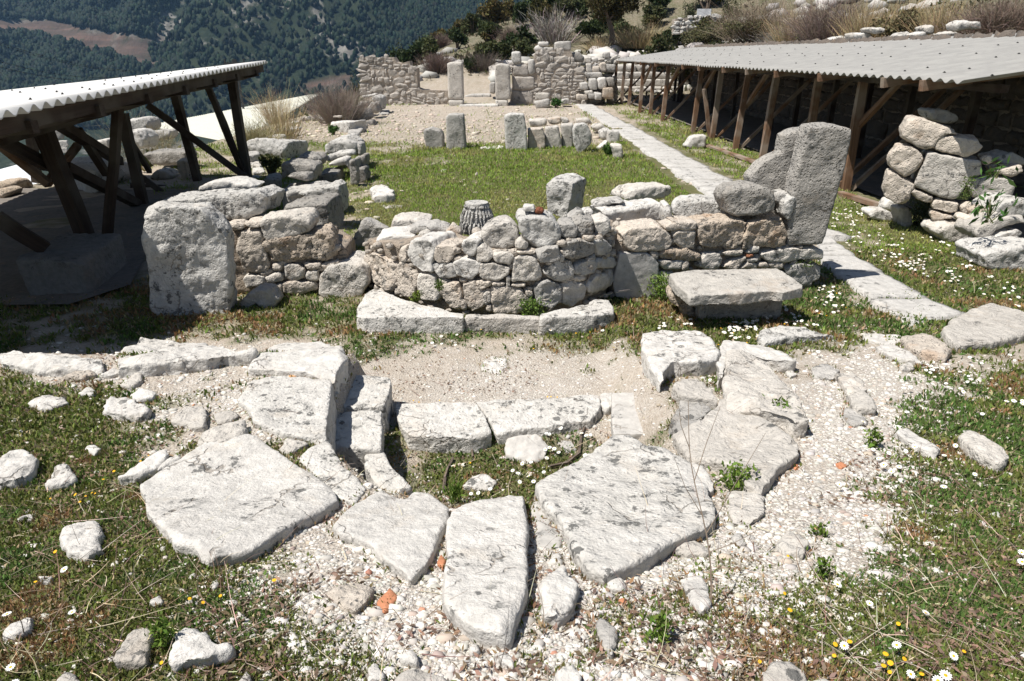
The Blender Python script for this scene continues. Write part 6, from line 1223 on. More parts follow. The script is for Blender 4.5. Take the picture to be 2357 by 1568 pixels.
for (lb, bb, Yd, n) in (('dry grass clump left of the brown thicket on the hillside', '660,20 900,250', 23.5, 900), ('tall straw grass right of the brown thicket', '1180,-10 1400,230', 22, 900), ('straw and green grass along the edge of the rocky path', '1700,-40 1960,240', 19, 1000), ('pale grass at the top centre of the hillside', '1380,-40 1700,80', 25, 800)):
    twigbush('dry_grass', lb, 'a3', bb, Yd, (.36, .28, .16), n, .011, 'grass clump', .6, .3, fork=False)
for (lb, bb, Yd, n) in (('broad strip of dry grass behind the far end of the right shelter', '1850,150 2310,330', 46, 2200), ('dry grass under the tall pine', '1700,240 1900,360', 44, 900)):
    twigbush('dry_grass', lb, 'a2', bb, Yd, (.36, .29, .17), n, .022, 'grass clump', 1.2, .3, fork=False)
# rocks on the hillside
for k, (lb, key, poly, Yd, mt) in enumerate((('white boulder beside the rocky path on the hillside', 'a3', '1855,165 1900,145 1970,150 1970,200 1900,215 1860,215', 17.2, 'white'), ('grey rock behind the roof, left of the white boulder', 'a3', '1640,190 1690,175 1710,190 1705,240 1650,240', 18.5, 'pale'),
    ('grey jagged rock at the roof edge', 'a3', '1465,240 1540,222 1550,270 1480,280', 17.6, 'grey'), ('white rock pile stone nearest the roof, lying on its edge', 'a3', '905,300 990,275 1008,300 970,318 910,318', 19.2, 'white'), ('second white stone of the pile on the roof edge', 'a3', '1005,275 1060,250 1140,260 1110,295 1020,300', 19.4, 'white'),
    ('third stone of the pile on the roof edge', 'a3', '1090,290 1130,270 1175,275 1170,300 1110,302', 19.2, 'white'), ('upper pale stone of the pile behind the roof', 'a3', '1140,235 1200,225 1210,280 1150,280', 19.8, 'pale'), ('tall pale stone behind the rock pile', 'a3', '1205,230 1280,225 1290,270 1230,290', 20, 'white'),
    ('pale stone behind the roof right of the rock pile', 'a3', '1250,200 1310,190 1320,225 1270,230', 20.5, 'pale'), ('flat white stone right of the rock pile', 'a3', '1310,195 1370,190 1370,230 1320,235', 20.5, 'white'), ('low pale rock at the roof edge left of the jagged one', 'a3', '1400,265 1460,255 1465,285 1420,290', 17.9, 'pale'),
    ('rock at the roof edge right of the jagged one', 'a3', '1560,240 1640,220 1650,255 1580,265', 17.6, 'white'), ('white rock near the upper right thicket', 'a3', '1980,155 2020,150 2025,205 1985,205', 17, 'white'), ('long low rock behind the roof by the straw grass', 'a3', '1760,235 1840,218 1870,240 1780,250', 17, 'pale'))):
    xm = ony(PX(key, poly), Yd)[:, 0].mean(); Yd *= max(1, 9.9/xm); mk('R', key, 'rock', mt, 'th=.5 rd=3 Y=%g' % Yd, lb, poly)
tw_ = rubble_wall('terrace_wall', 'white stone terrace wall on the hillside above the far end of the right shelter', 'a3', '-60,240 -50,130 60,118 220,112 380,120 390,160 250,190 120,215 20,235', 44, .42, .07, 9, 'white', .8, coremat='mortarw')
sg = ony(PX('a3', '145,112'), 46)[0]; e = empty('sign_board', (sg[0], 46, float(T(sg[:1], np.array([46.]))[0])), 'small white sign board high on the hillside', 'sign'); hh = sg[2]-e.location[2]
mb = MB(); mb.bar((0, 0, hh-.4), (0, 0, hh+.4), .85, .04, up=(0, 1, 0)); mb.build('board', 'whitepaint', (0, 0, 0), e); mb = MB(); mb.bar((0, .05, -.2), (0, .05, hh-.3), .07, .07); mb.build('post', 'steel', (0, 0, 0), e)
# more shrubs of the same scrub between the ones named above
protos = []
for k in range(7):
    P, tone, lc = crown_pts(1100, np.array([0, 0, .55]), .62, .62, .5, 9, 300+k); D = udir(1100, .4); cl = [OL, DG, OB, (.055, .07, .026), OL, (.10, .095, .04), DG][k]
    V, Fq, C = cards(P, D, rng.uniform(.7, 1.4, 1100)*.13, rng.uniform(.5, .9, 1100)*.11, colvar(cl, 1100)*tone[:, None]); cm = raw_mesh('crown', V, Fq, False, C); cm.materials.append(M['leaf'])
    mb = MB()
    for l in lc: mb.bar((0, 0, -.1), l, .05, .05, up=(0, 1, 0), taper=.4)
    sm_ = raw_mesh('stem', np.concatenate(mb.V), mb.F); sm_.materials.append(M['bark']); protos.append((cm, sm_))
cand = np.c_[rng.uniform(-13, 40, 2600), rng.uniform(39, 104, 2600)]; cd = fbm(cand*.11, 171, 3); cand = cand[(cd > -.10) & ~((cand[:, 0] < 3.5) & (cand[:, 1] < 44.5))]; got = []
for x, y in cand:
    w = proj(np.array([[x, y, float(T(np.array([x]), np.array([y]))[0])+.8]]))[0]
    if not (820 < w[0] < 1640 and w[1] < 190) or any((x-a)**2+(y-b)**2 < (1.3+y*.012)**2 for a, b in got): continue
    got.append((x, y))
    if len(got) >= 130: break
for x, y in got:
    z = float(T(np.array([x]), np.array([y]))[0]); e = empty('shrub', (x, y, z-.05), 'evergreen shrub in the dense scrub on the slope beyond the back wall', 'shrub', 'shrubs on the slope beyond the back wall'); s = random.uniform(.8, 1.9)*(1+y*.006); e.scale = (s*random.uniform(.9, 1.3), s, s*random.uniform(.75, 1.1)); e.rotation_euler.z = random.uniform(0, 6.3)
    for nm, me in zip(('crown', 'stem'), random.choice(protos)): o = bpy.data.objects.new(nm, me); COL.objects.link(o); o.parent = e
# far outcrops as one uncountable litter of boulders on the slopes
n = 1500; q = np.c_[rng.uniform(-12, 60, n*5), rng.uniform(38, 110, n*5)]; d = fbm(q*.09, 101, 3)+.5*fbm(q*.4, 102, 2); q = q[(d > .18) & ((q[:, 0] < 9) | (q[:, 1] > 39))][:n]
q2 = np.c_[rng.uniform(10.2, 40, 2400), rng.uniform(9, 40, 2400)]; d = fbm(q2*.25, 103, 3)+.3*fbm(q2*.8, 104, 2); q2 = q2[(d > .2)][:500]; q = np.concatenate([q, q2]); s = rng.uniform(.12, .6, len(q))*np.where(q[:, 1] > 40, 1.3, .6)
V, Fq = blobs(np.c_[q, T(q[:, 0], q[:, 1])+s*.1], np.c_[s, s*.9, s*.6], rng, .3); link('scree', raw_mesh('scree', V, Fq, False, np.repeat(colvar((.44, .42, .39), len(q), .25, .03), 12, 0)), 'pebble', kind='stuff', label='pale limestone scree littering the slopes', cat='scree')
# low scrub that covers the slopes between the bushes
n = 60000; q = np.c_[rng.uniform(-16, 62, n), rng.uniform(36.8, 120, n)]; q = q[(q[:, 0] < 9) | (q[:, 1] > 38.5)]; q3 = np.c_[rng.uniform(10, 45, 26000), rng.uniform(8, 40, 26000)]; q = np.concatenate([q, q3])
d = fbm(q*.14, 111, 3)+.5*fbm(q*.6, 112, 2); bare = ss(43, 41, q[:, 1])*ss(3, 1, q[:, 0]); q = q[(d > -.12) & (rng.random(len(q)) > bare*.97)]; tone = .75+.6*ss(-.1, .5, fbm(q*.3, 113, 2)); k = len(q)
P = np.c_[q, T(q[:, 0], q[:, 1])]; sz = rng.uniform(.10, .34, k)*np.where(q[:, 1] > 37, 1.25, .75); dry = rng.random(k) < .5; c = np.where(dry[:, None], colvar((.175, .145, .09), k), colvar((.065, .072, .032), k))*tone[:, None]
V, Fq, C = cards(P, udir(k, 1.2), sz, sz*.4, c); link('scrub', raw_mesh('scrub', V, Fq, False, C), 'leaf', kind='stuff', label='low dry scrub and grass covering the hillside', cat='scrub')
# left slope scrub
n = 30000; q = np.c_[rng.uniform(-45, -7.6, n), rng.uniform(9, 95, n)]; d = fbm(q*.2, 114, 3); q = q[d > -.1]; P = np.c_[q, T(q[:, 0], q[:, 1])]; w_ = proj(P+np.array([0, 0, .4])); P = P[~inpoly(w_, PX('D', '325,235 745,200 745,228 610,290 560,332 330,310'))]; q = P[:, :2]; k = len(q); sz = rng.uniform(.15, .6, k)*np.clip(q[:, 1]/30, .6, 1.6)
c = np.where((rng.random(k) < .55)[:, None], colvar((.07, .08, .03), k), colvar((.27, .22, .12), k)); V, Fq, C = cards(P, udir(k, 1.2), sz, sz*.4, c); link('slope_scrub', raw_mesh('slope_scrub', V, Fq, False, C), 'leaf', kind='stuff', label='scrub on the slope falling to the valley at the left', cat='scrub')
# ------------------------------------------------------------------ plants on and by the stones
def sprig(name, label, key, bb, colr, count, leaf, dY=0., z=None, up=.8, cat='plant', lw=.5):
    p = PX(key, bb); m = np.array([[p[:, 0].mean(), p[:, 1].max()]]); b = hitT(m)[0] if z is None else onz(m, z)[0]; b[1] += dY; k = np.linalg.norm(b-np.array([0, 0, H]))/F; w = (p[1, 0]-p[0, 0])*k; h = (p[1, 1]-p[0, 1])*k*1.05
    P = np.c_[rng.normal(0, .22*w, count), rng.normal(0, .18*w, count), rng.random(count)*h*.9]; D = udir(count, up); V, Fq, C = cards(P, D, leaf*rng.uniform(.6, 1.4, count), leaf*lw*rng.uniform(.6, 1.3, count), colvar(colr, count))
    st_ = strands(np.c_[rng.normal(0, .08*w, 14), rng.normal(0, .08*w, 14), np.full(14, -.01)], udir(14, 2.5), h*.8, max(.004, leaf*.12), colvar((.14, .15, .06), 14), .3, 2)
    V2 = np.concatenate([V, st_[0]]); return link(name, raw_mesh(name, V2, np.concatenate([Fq, st_[1]+len(V)]), False, np.concatenate([C, st_[2]])), 'leaf', tuple(b), None, label, cat)
G1, G2 = (.13, .20, .035), (.08, .14, .03)
sprig('shrub', 'grey-green bushy shrub at the foot of the fallen heap', 'g', '610,830 830,1110', (.115, .14, .075), 2600, .035, cat='shrub')
sprig('leafy_plant', 'broad dark green leaves sprouting under the oval boulder of the heap', 'g', '1150,820 1450,1060', (.06, .13, .03), 40, .12, z=.55, up=.1, lw=.32); sprig('leafy_plant', 'broad green leaves above the oval boulder of the heap', 'g', '1270,555 1490,670', (.065, .14, .03), 22, .12, z=1.0, up=.1, lw=.32)
sprig('leafy_plant', 'light green creeper between the oval boulder and the fluted block', 'g', '1070,700 1180,860', (.12, .17, .05), 260, .03, z=.62)
sprig('leafy_plant', 'bright green leafy plant between the two grey slabs on the right', 'c3', '230,1010 490,1170', G1, 260, .03); sprig('leafy_plant', 'small green plant beside the long pale slab', 'c3', '580,540 740,690', G1, 150, .03)
sprig('leafy_plant', 'green plant in front of the bluish grey flake', 'c3', '1260,740 1350,880', G1, 130, .028); sprig('leafy_plant', 'small plant in the gravel near the mottled tan rock', 'd3', '890,480 1000,560', G1, 90, .022)
sprig('leafy_plant', 'bright plant between triangular and forked rocks', 'd1', '1080,1130 1220,1340', G1, 260, .018); sprig('leafy_plant', 'green tuft in the corner of the bench and plastered wall', 'b2', '2100,780 2300,960', (.16, .24, .05), 700, .03)
sprig('leafy_plant', 'green clump at the foot of the curved wall, right of centre', 'b2', '1220,950 1400,1130', (.12, .19, .04), 520, .032); sprig('leafy_plant', 'feathery yellow-green tuft on the plinth slab', 'b2', '485,910 555,985', (.16, .21, .04), 160, .03, z=.15)
sprig('leafy_plant', 'little green fern in a crevice of the curved wall', 'b2', '650,830 710,895', (.09, .14, .03), 90, .03, z=.35, dY=-.02); sprig('leafy_plant', 'light green sprig by the blade shaped stone', 'd2', '2080,1040 2290,1290', G1, 240, .02)
sprig('leafy_plant', 'moss and leaves in the long joint under the pillar block', 'b3', '720,670 920,725', (.07, .10, .03), 260, .03, z=.25); sprig('leafy_plant', 'green grass tuft at the front of the sunken hollow', 'c2', '740,1150 840,1260', G1, 130, .05, up=2.5, lw=.12)
sprig('leafy_plant', 'green sprig by the sapling foot in the bottom right weeds', 'd3', '900,700 1000,850', G1, 120, .02)
P0 = hitT(PX('d3', '195,1060'))[0]; P1 = ony(PX('c3', '20,560'), P0[1]+.18)[0]; mb = MB(); pts = [P0+(P1-P0)*f+np.array([.012*math.sin(7*f), 0, .03*math.sin(3.1*f)]) for f in np.linspace(0, 1, 13)]
for i in range(12): mb.bar(pts[i], pts[i+1], .0045*(1-.06*i), .0045*(1-.06*i), up=(0, 1, 0))
for i, d in ((4, (.12, .02, .30)), (5, (-.10, .03, .16)), (7, (.05, .04, .2)), (9, (-.05, .02, .12)), (3, (.10, -.05, .10))):
    mb.bar(pts[i], pts[i]+np.array(d)*.6, .0022, .0022, taper=.7); mb.bar(pts[i]+np.array(d)*.6, pts[i]+np.array(d)*1.1+np.array([.01, 0, .02]), .0016, .0016, taper=.5)
mb.build('sapling', 'stalk', tuple(P0), label='tall bare sapling standing in the right foreground', cat='sapling')
b = hitT(PX('b2', '1610,1010'))[0]; n = 34; V, Fq, C = strands(rng.normal(0, .03, (n, 3))*np.array([1, 1, 0]), udir(n, 1.2), rng.uniform(.25, .75, n), .006, colvar((.5, .42, .32), n), .5, 4)
link('dry_stalks', raw_mesh('dry_stalks', V, Fq, False, C), 'twig', tuple(b), None, 'spray of dry pale stalks in front of the right end of the curved wall', 'dry plant')
for lb, pts in (('crooked dry stick lying in the hollow near its front left', '705,1170 715,1090 740,1010 770,950'), ('bent twig reaching over the left kerb into the hollow', '810,795 850,830 900,880 910,945'), ('long curved stick along the right side of the hollow', '1440,1010 1560,985 1640,920 1655,800 1690,720')):
    q = hitT(PX('c2', pts), .02); mb = MB()
    for u, w in zip(q[:-1], q[1:]): mb.bar(u, w, .013, .013, up=(0, 1, 0))
    mb.build('stick', 'bark', tuple(q[0]), label=lb, cat='stick')
# capital of a small column
def capital():
    b = ony(PX('b2', '938,478'), 7.1)[0]; tpz = ony(PX('b2', '938,285'), 7.15)[0, 2]; k = 6.95/F; e = empty('column_capital', tuple(b), 'small carved leafy column capital standing upside down behind the curved wall', 'column capital')
    r0, r1, hgt = .40*210*.3334*k*1.0, .92*210*.3334*k/2, tpz-b[2]; V = []; n = 96; prof = [(-.12, 1.0), (.0, 1.10), (.16, 1.12), (.26, .92), (.34, 1.02), (.48, .98), (.56, .82), (.64, .86), (.80, .80), (.86, .84), (.93, .86), (1.0, .84), (1.0, .62), (.985, .2), (.96, .14), (.90, .0)]
    for i, (z, r) in enumerate(prof):
        for j in range(n):
            a = 2*math.pi*j/n; lobe = 0
            if i < 10: lobe = .10*abs(math.sin(4*a+(math.pi/2 if .3 < z < .6 else 0)))+.035*math.sin(24*a)+.05*random.uniform(-1, 1)
            rr = r1*(r+lobe*(1 if i < 10 else 0)); V.append((rr*math.cos(a), rr*math.sin(a), z*hgt))
    m = len(prof); Fs = [(i*n+j, i*n+(j+1) % n, (i+1)*n+(j+1) % n, (i+1)*n+j) for i in range(m-1) for j in range(n)]
    link('carved_drum', raw_mesh('carved_drum', V, Fs, False), 'lich', (0, 0, 0), e)
    mb = MB()
    for j in range(16):
        a = 2*math.pi*j/16; up = j % 2; z0, z1 = (.02, .42) if up else (.30, .74); ra, rb = (1.05, 1.32) if up else (.95, 1.16); d = np.array([math.cos(a), math.sin(a), 0]); t_ = np.array([-math.sin(a), math.cos(a), 0])
        for s in (-1, 0, 1):
            p = d*r1*.9+t_*s*.035+np.array([0, 0, z1*hgt]); q_ = d*r1*rb+t_*s*.055+np.array([0, 0, z0*hgt]); mb.bar(p, (p+q_)/2+d*.012, .018, .022); mb.bar((p+q_)/2+d*.012, q_, .024, .018, taper=.5)
    mb.build('acanthus_leaf', 'lich', (0, 0, 0), e)
capital()
# ------------------------------------------------------------------ ground cover
def frustum(n, y0, y1, spread=.80):
    y = y0*np.exp(rng.random(n)*math.log(y1/y0)); x = rng.uniform(-1, 1, n)*(y*spread+.35); return np.c_[x, y]
SHADE = [PX('D', '-200,690 160,690 345,640 352,430 -200,430')]
def keep(q):
    P = np.c_[q, T(q[:, 0], q[:, 1])]; w = proj(P); return P, (q[:, 0] > -8.5) & (q[:, 0] < 6.1+.0*q[:, 1]) & ~inany(w, SHADE)
q = frustum(560000, 1.15, 8.6); P, ok = keep(q); g = green(P)*np.where(ok, 1, 0); ok &= rng.random(len(P)) < g**1.2*.75; P = P[ok]; n = len(P); dist = np.linalg.norm(P-np.array([0, 0, H]), axis=1)
pat = fbm(P[:, :2]*2.6, 121, 3); pat2 = fbm(P[:, :2]*.8, 122, 2); c = colvar((.15, .185, .045), n, .35, .15); c = np.where((pat+.5*pat2 > .22)[:, None], colvar((.10, .165, .04), n, .3), c); rust = (pat < -.30); c = np.where((rust & (rng.random(n) < .75))[:, None], colvar((.29, .18, .085), n, .3), c); c = np.where((rng.random(n) < .16)[:, None], colvar((.38, .31, .19), n, .3), c)
L = rng.uniform(.010, .030, n)*np.clip(dist/3.2, .85, 2.2); V, Fq, C = cards(P-np.array([0, 0, .004]), udir(n, 1.5), L, L*rng.uniform(.18, .5, n), c)
link('ground_cover', raw_mesh('ground_cover', V, Fq, False, C), 'leaf', kind='stuff', label='low green weeds, moss and dry grass covering the stony ground', cat='weeds')
q = frustum(420000, 8.4, 36, .74); P, ok = keep(q); fa = ss(19.0, 20.5, P[:, 1])*ss(34.2, 33.4, P[:, 1])*ss(3.2, 2.6, P[:, 0]); g = green(P)*(1-.93*fa); ok &= rng.random(len(P)) < g*.95; ok &= ~((P[:, 0] > 3.2) & (P[:, 0] < 4.5)); P = P[ok]; n = len(P)
pat = fbm(P[:, :2]*.9, 123, 3); c = colvar((.225, .315, .055), n, .3, .12); c = np.where((pat < -.15)[:, None], colvar((.31, .33, .10), n, .3), c); c = np.where((rng.random(n) < .10)[:, None], colvar((.36, .29, .17), n, .3), c)
L = rng.uniform(.03, .075, n)*np.clip(P[:, 1]/13, .8, 2); V, Fq, C = cards(P, udir(n, 2.0), L, L*.22, c); link('lawn_grass', raw_mesh('lawn_grass', V, Fq, False, C), 'leaf', kind='stuff', label='short green grass covering the floor of the nave', cat='grass')
# weeds and soil banked against the loose stones
edge = []
for A in OUTL:
    if np.linalg.norm(A.mean(0)) > 7.5: continue
    B = np.roll(A, -1, 0)
    for a_, b_ in zip(A, B): edge.append(a_+(b_-a_)*rng.random((max(2, int(np.linalg.norm(b_-a_)*150)), 1)))
edge = np.concatenate(edge); P = np.repeat(edge, 3, 0)+rng.normal(0, .018, (len(edge)*3, 3)); P[:, 2] = T(P[:, 0], P[:, 1]); g = green(P); P = P[rng.random(len(P)) < .30+.6*g]; n = len(P); L = rng.uniform(.010, .034, n)
c = np.where((rng.random(n) < .45)[:, None], colvar((.14, .175, .045), n, .35), colvar((.26, .18, .10), n, .3)); V, Fq, C = cards(P, udir(n, 1.6), L, L*rng.uniform(.18, .4, n), c); link('edge_weeds', raw_mesh('edge_weeds', V, Fq, False, C), 'leaf', kind='stuff', label='moss and weeds growing along the edges of the loose stones', cat='weeds')
# dead leaves and straw
q = frustum(60000, 1.2, 9.5); P, ok = keep(q); d = fbm(P[:, :2]*2.1, 131, 3)+.35*green(P); ok &= (d > .24) & (rng.random(len(P)) < .62); P = P[ok]; n = len(P); D = udir(n, 0); D[:, 2] *= .25; D /= np.linalg.norm(D, axis=1)[:, None]; L = rng.uniform(.012, .034, n)
V, Fq, C = cards(P+np.array([0, 0, .008]), D, L, L*.42, colvar((.26, .18, .13), n, .4, .1)); link('leaf_litter', raw_mesh('leaf_litter', V, Fq, False, C), 'leaf', kind='stuff', label='dead brown leaves scattered in the weeds', cat='litter')
q = frustum(9000, 1.2, 8); P, ok = keep(q); ok &= rng.random(len(P)) < .25+.5*green(P); P = P[ok]; n = len(P); D = udir(n, .1); D[:, 2] = abs(D[:, 2])*.3; D /= np.linalg.norm(D, axis=1)[:, None]
V, Fq, C = strands(P+np.array([0, 0, .006]), D, rng.uniform(.05, .22, n), rng.uniform(.0018, .004, n), np.where((rng.random(n) < .5)[:, None], colvar((.45, .38, .28), n), colvar((.17, .11, .085), n)), .5, 3); link('straw', raw_mesh('straw', V, Fq, False, C), 'twig', kind='stuff', label='thin dry stalks and twigs strewn over the ground', cat='straw')
# gravel
q = frustum(260000, 1.15, 7.2); P, ok = keep(q); w = white(P); ok &= rng.random(len(P)) < np.clip(w, 0, 1)**1.5*.55+.012; P = P[ok]; n = len(P); d = np.linalg.norm(P-np.array([0, 0, H]), axis=1); s = np.exp(rng.normal(-5.6, .6, n))*np.clip(d/3.0, .9, 1.35); s = np.clip(s, .0025, .019); fine = (P[:, 1] > 4.1) & (P[:, 1] < 5.8) & (abs(P[:, 0]) < 1.2); s = np.where(fine, np.clip(s*.75, .003, .012), s)
c = colvar((.52, .495, .455), n, .26, .025); c = np.where((rng.random(n) < .10)[:, None], colvar((.42, .36, .30), n, .2, .05), c); c = np.where((rng.random(n) < .004)[:, None], colvar((.42, .22, .13), n, .2), c)
V, Fq = blobs(P+np.c_[0*s, 0*s, -s*.05], np.c_[s*rng.uniform(.8, 1.6, n), s, s*rng.uniform(.45, .8, n)], rng, .40, .62); link('gravel', raw_mesh('gravel', V, Fq, False, np.repeat(c, 12, 0)), 'pebble', kind='stuff', label='white limestone gravel strewn over the foreground', cat='gravel')
q = frustum(30000, 7, 35, .3); P, ok = keep(q); fa = np.maximum(ss(18.8, 20.2, P[:, 1])*ss(34.6, 33.8, P[:, 1])*ss(3.0, 2.4, P[:, 0])*ss(-9, -7.5, P[:, 0]), .012+.16*ss(.2, .5, fbm(P[:, :2]*.8, 141, 3))); ok &= rng.random(len(P)) < fa*.5; P = P[ok]; n = len(P); s = np.exp(rng.normal(-3.75, .5, n)); s = np.clip(s, .01, .10)
V, Fq = blobs(P+np.c_[0*s, 0*s, s*.1], np.c_[s*1.2, s, s*.55], rng, .35, .65); link('rubble_scatter', raw_mesh('rubble_scatter', V, Fq, False, np.repeat(colvar((.50, .43, .36), n, .2, .05), 12, 0)), 'pebble', kind='stuff', label='small stones scattered on the bare floor of the nave', cat='gravel')
# ------------------------------------------------------------------ daisies
def daisy_meshes():
    V = []; Fs = []; n = 13
    for k in range(n):
        a = 2*math.pi*k/n; d = np.array([math.cos(a), math.sin(a), 0]); t_ = np.array([-d[1], d[0], 0]); b = len(V); z = random.uniform(-.02, .05)
        V += [d*.2-t_*.05, d*.2+t_*.05, d*.75+t_*.145+np.array([0, 0, .08+z]), d*1.0+np.array([0, 0, .02+z]), d*.75-t_*.145+np.array([0, 0, .08+z])]; Fs.append((b, b+4, b+3, b+2, b+1))
    pet = raw_mesh('petals', V, Fs); pet.materials.append(M['petal']); V = [(0, 0, .16)]; Fs = []
    for r, z in ((.19, .12), (.31, .03)):
        for k in range(10): a = 2*math.pi*k/10; V.append((r*math.cos(a), r*math.sin(a), z))
    for k in range(10): j = (k+1) % 10; Fs += [(0, 1+k, 1+j), (1+k, 11+k, 11+j, 1+j)]
    dis = raw_mesh('flower_centre', V, Fs, True); dis.materials.append(M['disc']); mb = MB(); mb.bar((0, 0, 0), (.1, .05, -1.6), .05, .05, up=(0, 1, 0)); mb.bar((.1, .05, -1.6), (.05, 0, -3.6), .05, .05, up=(0, 1, 0)); st = raw_mesh('stem', np.concatenate(mb.V), mb.F); st.materials.append(M['stem'])
    yv = []; yf = []
    for k in range(14): a = 2*math.pi*k/14; yv.append((.8*math.cos(a), .8*math.sin(a), .05))
    yv.append((0, 0, .2)); yf = [(k, (k+1) % 14, 14) for k in range(14)]; ye = raw_mesh('petals', yv, yf, True); ye.materials.append(M['disc']); return pet, dis, st, ye
PET, DIS, STM, YEL = daisy_meshes()
V2 = []; F2 = []; mi_ = []; k = 0
for me, slot in ((PET, 0), (DIS, 1), (STM, 2)):
    V2 += [tuple(v.co) for v in me.vertices]; F2 += [tuple(i+k for i in p.vertices) for p in me.polygons]; mi_ += [slot]*len(me.polygons); k = len(V2)
SMALL = raw_mesh('daisy', V2, F2)
for m_ in ('petal', 'disc', 'stem'): SMALL.materials.append(M[m_])
SMALL.polygons.foreach_set('material_index', np.array(mi_, np.int32))
def face(p, sc, stem=.0):
    d = Vector((random.gauss(-.12, .22), random.gauss(-.22, .2), 1)).normalized(); return Matrix.Translation(p)@d.to_track_quat('Z', 'Y').to_matrix().to_4x4()@Matrix.Diagonal((sc, sc, sc, 1))
def daisy(P, sc, label, group, parts):
    loc = Vector(P)+Vector((0, 0, sc*random.uniform(2.0, 3.2)))
    if not parts:
        o = bpy.data.objects.new('daisy', SMALL); COL.objects.link(o); o.matrix_world = face(loc, sc); return tag(o, label, 'daisy', group)
    e = empty('daisy', loc, label, 'daisy', group); e.empty_display_size = .01; e.matrix_world = face(loc, sc)
    for nm, me in (('petals', PET), ('flower_centre', DIS), ('stem', STM)):
        o = bpy.data.objects.new(nm, me); COL.objects.link(o); o.parent = e
    return e
def patch(key, poly, n, label, group, parts, size=.0155, clump=.5, pts=None):
    pl = PX(key, poly) if poly else None; q = []
    if pts: q = list(PX(key, pts))
    else:
        x0, y0 = pl.min(0); x1, y1 = pl.max(0); cen = []
        while len(q) < n:
            p = np.array([random.uniform(x0, x1), random.uniform(y0, y1)])
            if cen and random.random() < clump: c_ = random.choice(cen); p = c_+np.array([random.gauss(0, 1)*(x1-x0)*.06, random.gauss(0, 1)*(y1-y0)*.06])
            elif inpoly(p[None], pl)[0] and random.random() < .3: cen.append(p)
            if inpoly(p[None], pl)[0]: q.append(p)
    W = hitT(np.array(q), .05); W[:, 2] = T(W[:, 0], W[:, 1])
    for w in W: daisy(tuple(w), size*random.uniform(.8, 1.15), label, group, parts)
patch('i', '760,720 1500,700 1680,640 1900,820 1850,880 1150,980 1050,1040 800,1000 620,820', 60, 'white daisy in the thick patch in front of the stone bench', 'daisies in front of the bench', False, clump=.7)
patch('i', '1630,480 1880,470 2000,640 2050,720 1900,780 1700,640', 20, 'white daisy between the stone bench and the paving path', 'daisies beside the paving path', False, clump=.7)
patch('i', '60,720 330,700 560,860 440,900 60,960', 12, 'white daisy in the corner left of the stone bench', 'daisies left of the bench', False)
patch('g', '100,1100 560,1130 1180,1300 1200,1480 850,1560 300,1380 60,1250', 52, 'white daisy in the grass in front of the fallen heap', 'daisies before the fallen heap', False, clump=.7)
patch('a3', '1050,1390 1240,1380 1260,1470 1180,1568 1030,1568', 16, 'white daisy in the grass behind the leaning pillar', 'daisies behind the pillar', False, clump=.6)
patch('b3', '1600,760 2050,700 2340,900 2340,1010 1980,1000 1750,900', 16, 'white daisy in the grass right of the paving path', 'daisies right of the path', False)
patch('b2', '350,1090 1300,1100 1900,1130 2050,1180 1500,1240 1100,1290 450,1260', 18, 'white daisy in the weedy strip before the curved wall', 'daisies before the curved wall', False)
patch('c3', '1900,330 2350,400 2350,740 2050,720 1800,520', 10, 'white daisy in the gravelly weeds at the right edge', 'daisies at the right edge', True, .0145)
patch('c3', '1500,150 1900,200 2350,180 2340,330 1700,350', 10, 'white daisy near the big smooth grey boulder', 'daisies near the grey boulder', True, .0145)
patch('c2', None, 0, 'white daisy growing in the sunken hollow', 'daisies in the hollow', True, .0145, pts='770,1000 895,1178 945,1182 1027,1157 1183,1022 1220,1050 1232,1112 1292,1070 1327,1098 1398,1037 1418,942 1500,898 1438,880 1470,890 1408,888 1435,770 1415,765 1658,768 1690,785 1720,782 1682,928 1712,920 1250,975 1310,975 1515,740 950,605')
patch('d3', None, 0, 'white daisy among the weeds in the right foreground', 'daisies in the right foreground', True, .0145, pts='1072,888 1296,1008 1690,1060 1482,1302 1120,1305 1878,1372 1583,1492 1826,1495 1770,1540 1803,222 2022,124 1442,112 1500,68 1390,62 2350,650 2345,740')
patch('c3', None, 0, 'white daisy in the weeds beside the ragged white rock', 'daisies by the ragged rock', True, .0145, pts='1886,858 1602,873 1543,895 1430,893 1318,880 1360,932 1812,910 1248,692 1550,630 1820,432 1920,470 1940,485 1978,372 1528,465 1573,458 1083,1127 1683,335 1730,332 1757,318 1735,270 1697,288 1480,215 935,220 960,238 657,240 190,398 127,337')
patch('d1', None, 0, 'white daisy near the bottom left corner', 'daisies at the bottom left', True, .0145, pts='40,1082 488,1062 62,1440 435,772 85,1550')
def many(key, poly, n, size):
    pl = PX(key, poly); x0, y0 = pl.min(0); x1, y1 = pl.max(0); q = np.c_[rng.uniform(x0, x1, n*8), rng.uniform(y0, y1, n*8)]; d = fbm(q*.03, 161, 2); q = q[inpoly(q, pl) & (d > -.05)][:n]
    W = hitT(q, .05); W[:, 2] = T(W[:, 0], W[:, 1]); return [face(Vector(w)+Vector((0, 0, size*random.uniform(2, 3.2))), size*random.uniform(.8, 1.15)) for w in W]
MM = many('i', '760,720 1500,700 1680,640 1900,820 1850,880 1150,980 1050,1040 800,1000 620,820', 30, .0175)+many('i', '1630,480 1880,470 2000,640 2050,720 1900,780 1700,640', 16, .0175)+many('g', '100,1100 560,1130 1180,1300 1200,1480 850,1560 300,1380 60,1250', 70, .0175)+many('a3', '1050,1390 1240,1380 1260,1470 1180,1568 1030,1568', 34, .0175)+many('b3', '1600,760 2050,700 2340,900 2340,1010 1980,1000 1750,900', 20, .0175)
SV = np.array([v.co for v in SMALL.vertices]); AV = []; AF = []
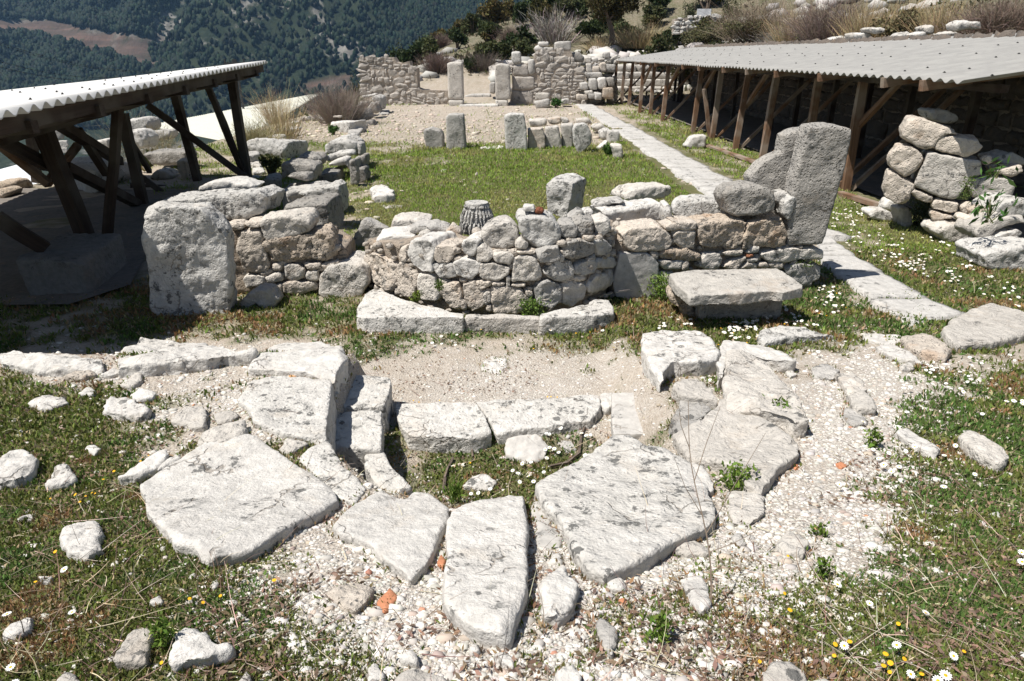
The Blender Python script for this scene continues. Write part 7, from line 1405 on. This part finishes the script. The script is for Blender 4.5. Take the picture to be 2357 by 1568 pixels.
for i, m_ in enumerate(MM): A = np.array(m_); AV.append(SV@A[:3, :3].T+A[:3, 3]); AF += [tuple(j+i*len(SV) for j in p.vertices) for p in SMALL.polygons]
me = raw_mesh('daisies', np.concatenate(AV), AF); o = link('daisies', me, ['petal', 'disc', 'stem'], kind='stuff', label='smaller white daisies mixed through the flowering grass', cat='flowers'); me.polygons.foreach_set('material_index', np.tile(np.array(mi_, np.int32), len(MM)))
YP = [('i', '1305,765 1420,860 875,858 798,905 915,943 1762,762 1830,780 2020,698 1925,510 1930,560 770,1065 1050,1045'), ('c2', '497,540 535,550 677,537 1423,515 1447,513 1490,517 890,967 1545,1018 965,57 1327,187 1717,74 1620,82'), ('c3', '2003,527 1373,133 705,17 265,45 350,75 320,15'), ('d3', '733,670 745,1055 1055,1355 1440,1420 1395,1435 1440,1468 1660,1485 1955,1325 1497,1142 1407,1357 710,930 540,1392 1158,1272 1060,1287 1540,1383'), ('c1', '1020,910 783,1028 708,1078 628,1168 585,1190 650,1172 515,1190 545,1235 340,1205 965,952'), ('d1', '1515,945 1302,967 1395,993 1890,850 375,653 235,853 1000,1290 1105,1400')]
for key, s in YP:
    W = hitT(PX(key, s), .04); W[:, 2] = T(W[:, 0], W[:, 1])
    for w in W:
        o = bpy.data.objects.new('yellow_flower', YEL); COL.objects.link(o); sc = random.uniform(.006, .0095); o.matrix_world = face(Vector(w)+Vector((0, 0, sc*3)), sc); tag(o, {'i': 'yellow flower among the daisies by the stone bench', 'c2': 'yellow flower around the kerb and the gravel floor', 'c3': 'yellow flower in the weeds right of the cut stone ring', 'd3': 'orange-yellow flower in the bottom right weeds', 'c1': 'orange-yellow flower in the grass left of the huge white slab', 'd1': 'orange-yellow flower in the bottom left weeds'}[key], 'yellow flower', {'i': 'yellow flowers by the bench', 'c2': 'yellow flowers around the kerb', 'c3': 'yellow flowers at the right', 'd3': 'yellow flowers at the bottom right', 'c1': 'yellow flowers at the left', 'd1': 'yellow flowers at the bottom left'}[key])
q = frustum(2600, 7.5, 20, .7); P, ok = keep(q); ok &= (rng.random(len(P)) < green(P)*.16) & (fbm(q*.9, 151, 2) > .15); P = P[ok]; n = len(P); ang = np.linspace(0, 2*np.pi, 6, endpoint=False); V = (P[:, None]+np.array([0, 0, .05])+rng.uniform(.008, .013, (n, 1, 1))*np.stack([np.cos(ang), np.sin(ang), 0*ang], 1)[None]).reshape(-1, 3)
link('tiny_flowers', raw_mesh('tiny_flowers', V, np.arange(6*n).reshape(n, 6), False), 'petal', kind='stuff', label='tiny white flowers sprinkled through the nave grass', cat='flowers')
flush()
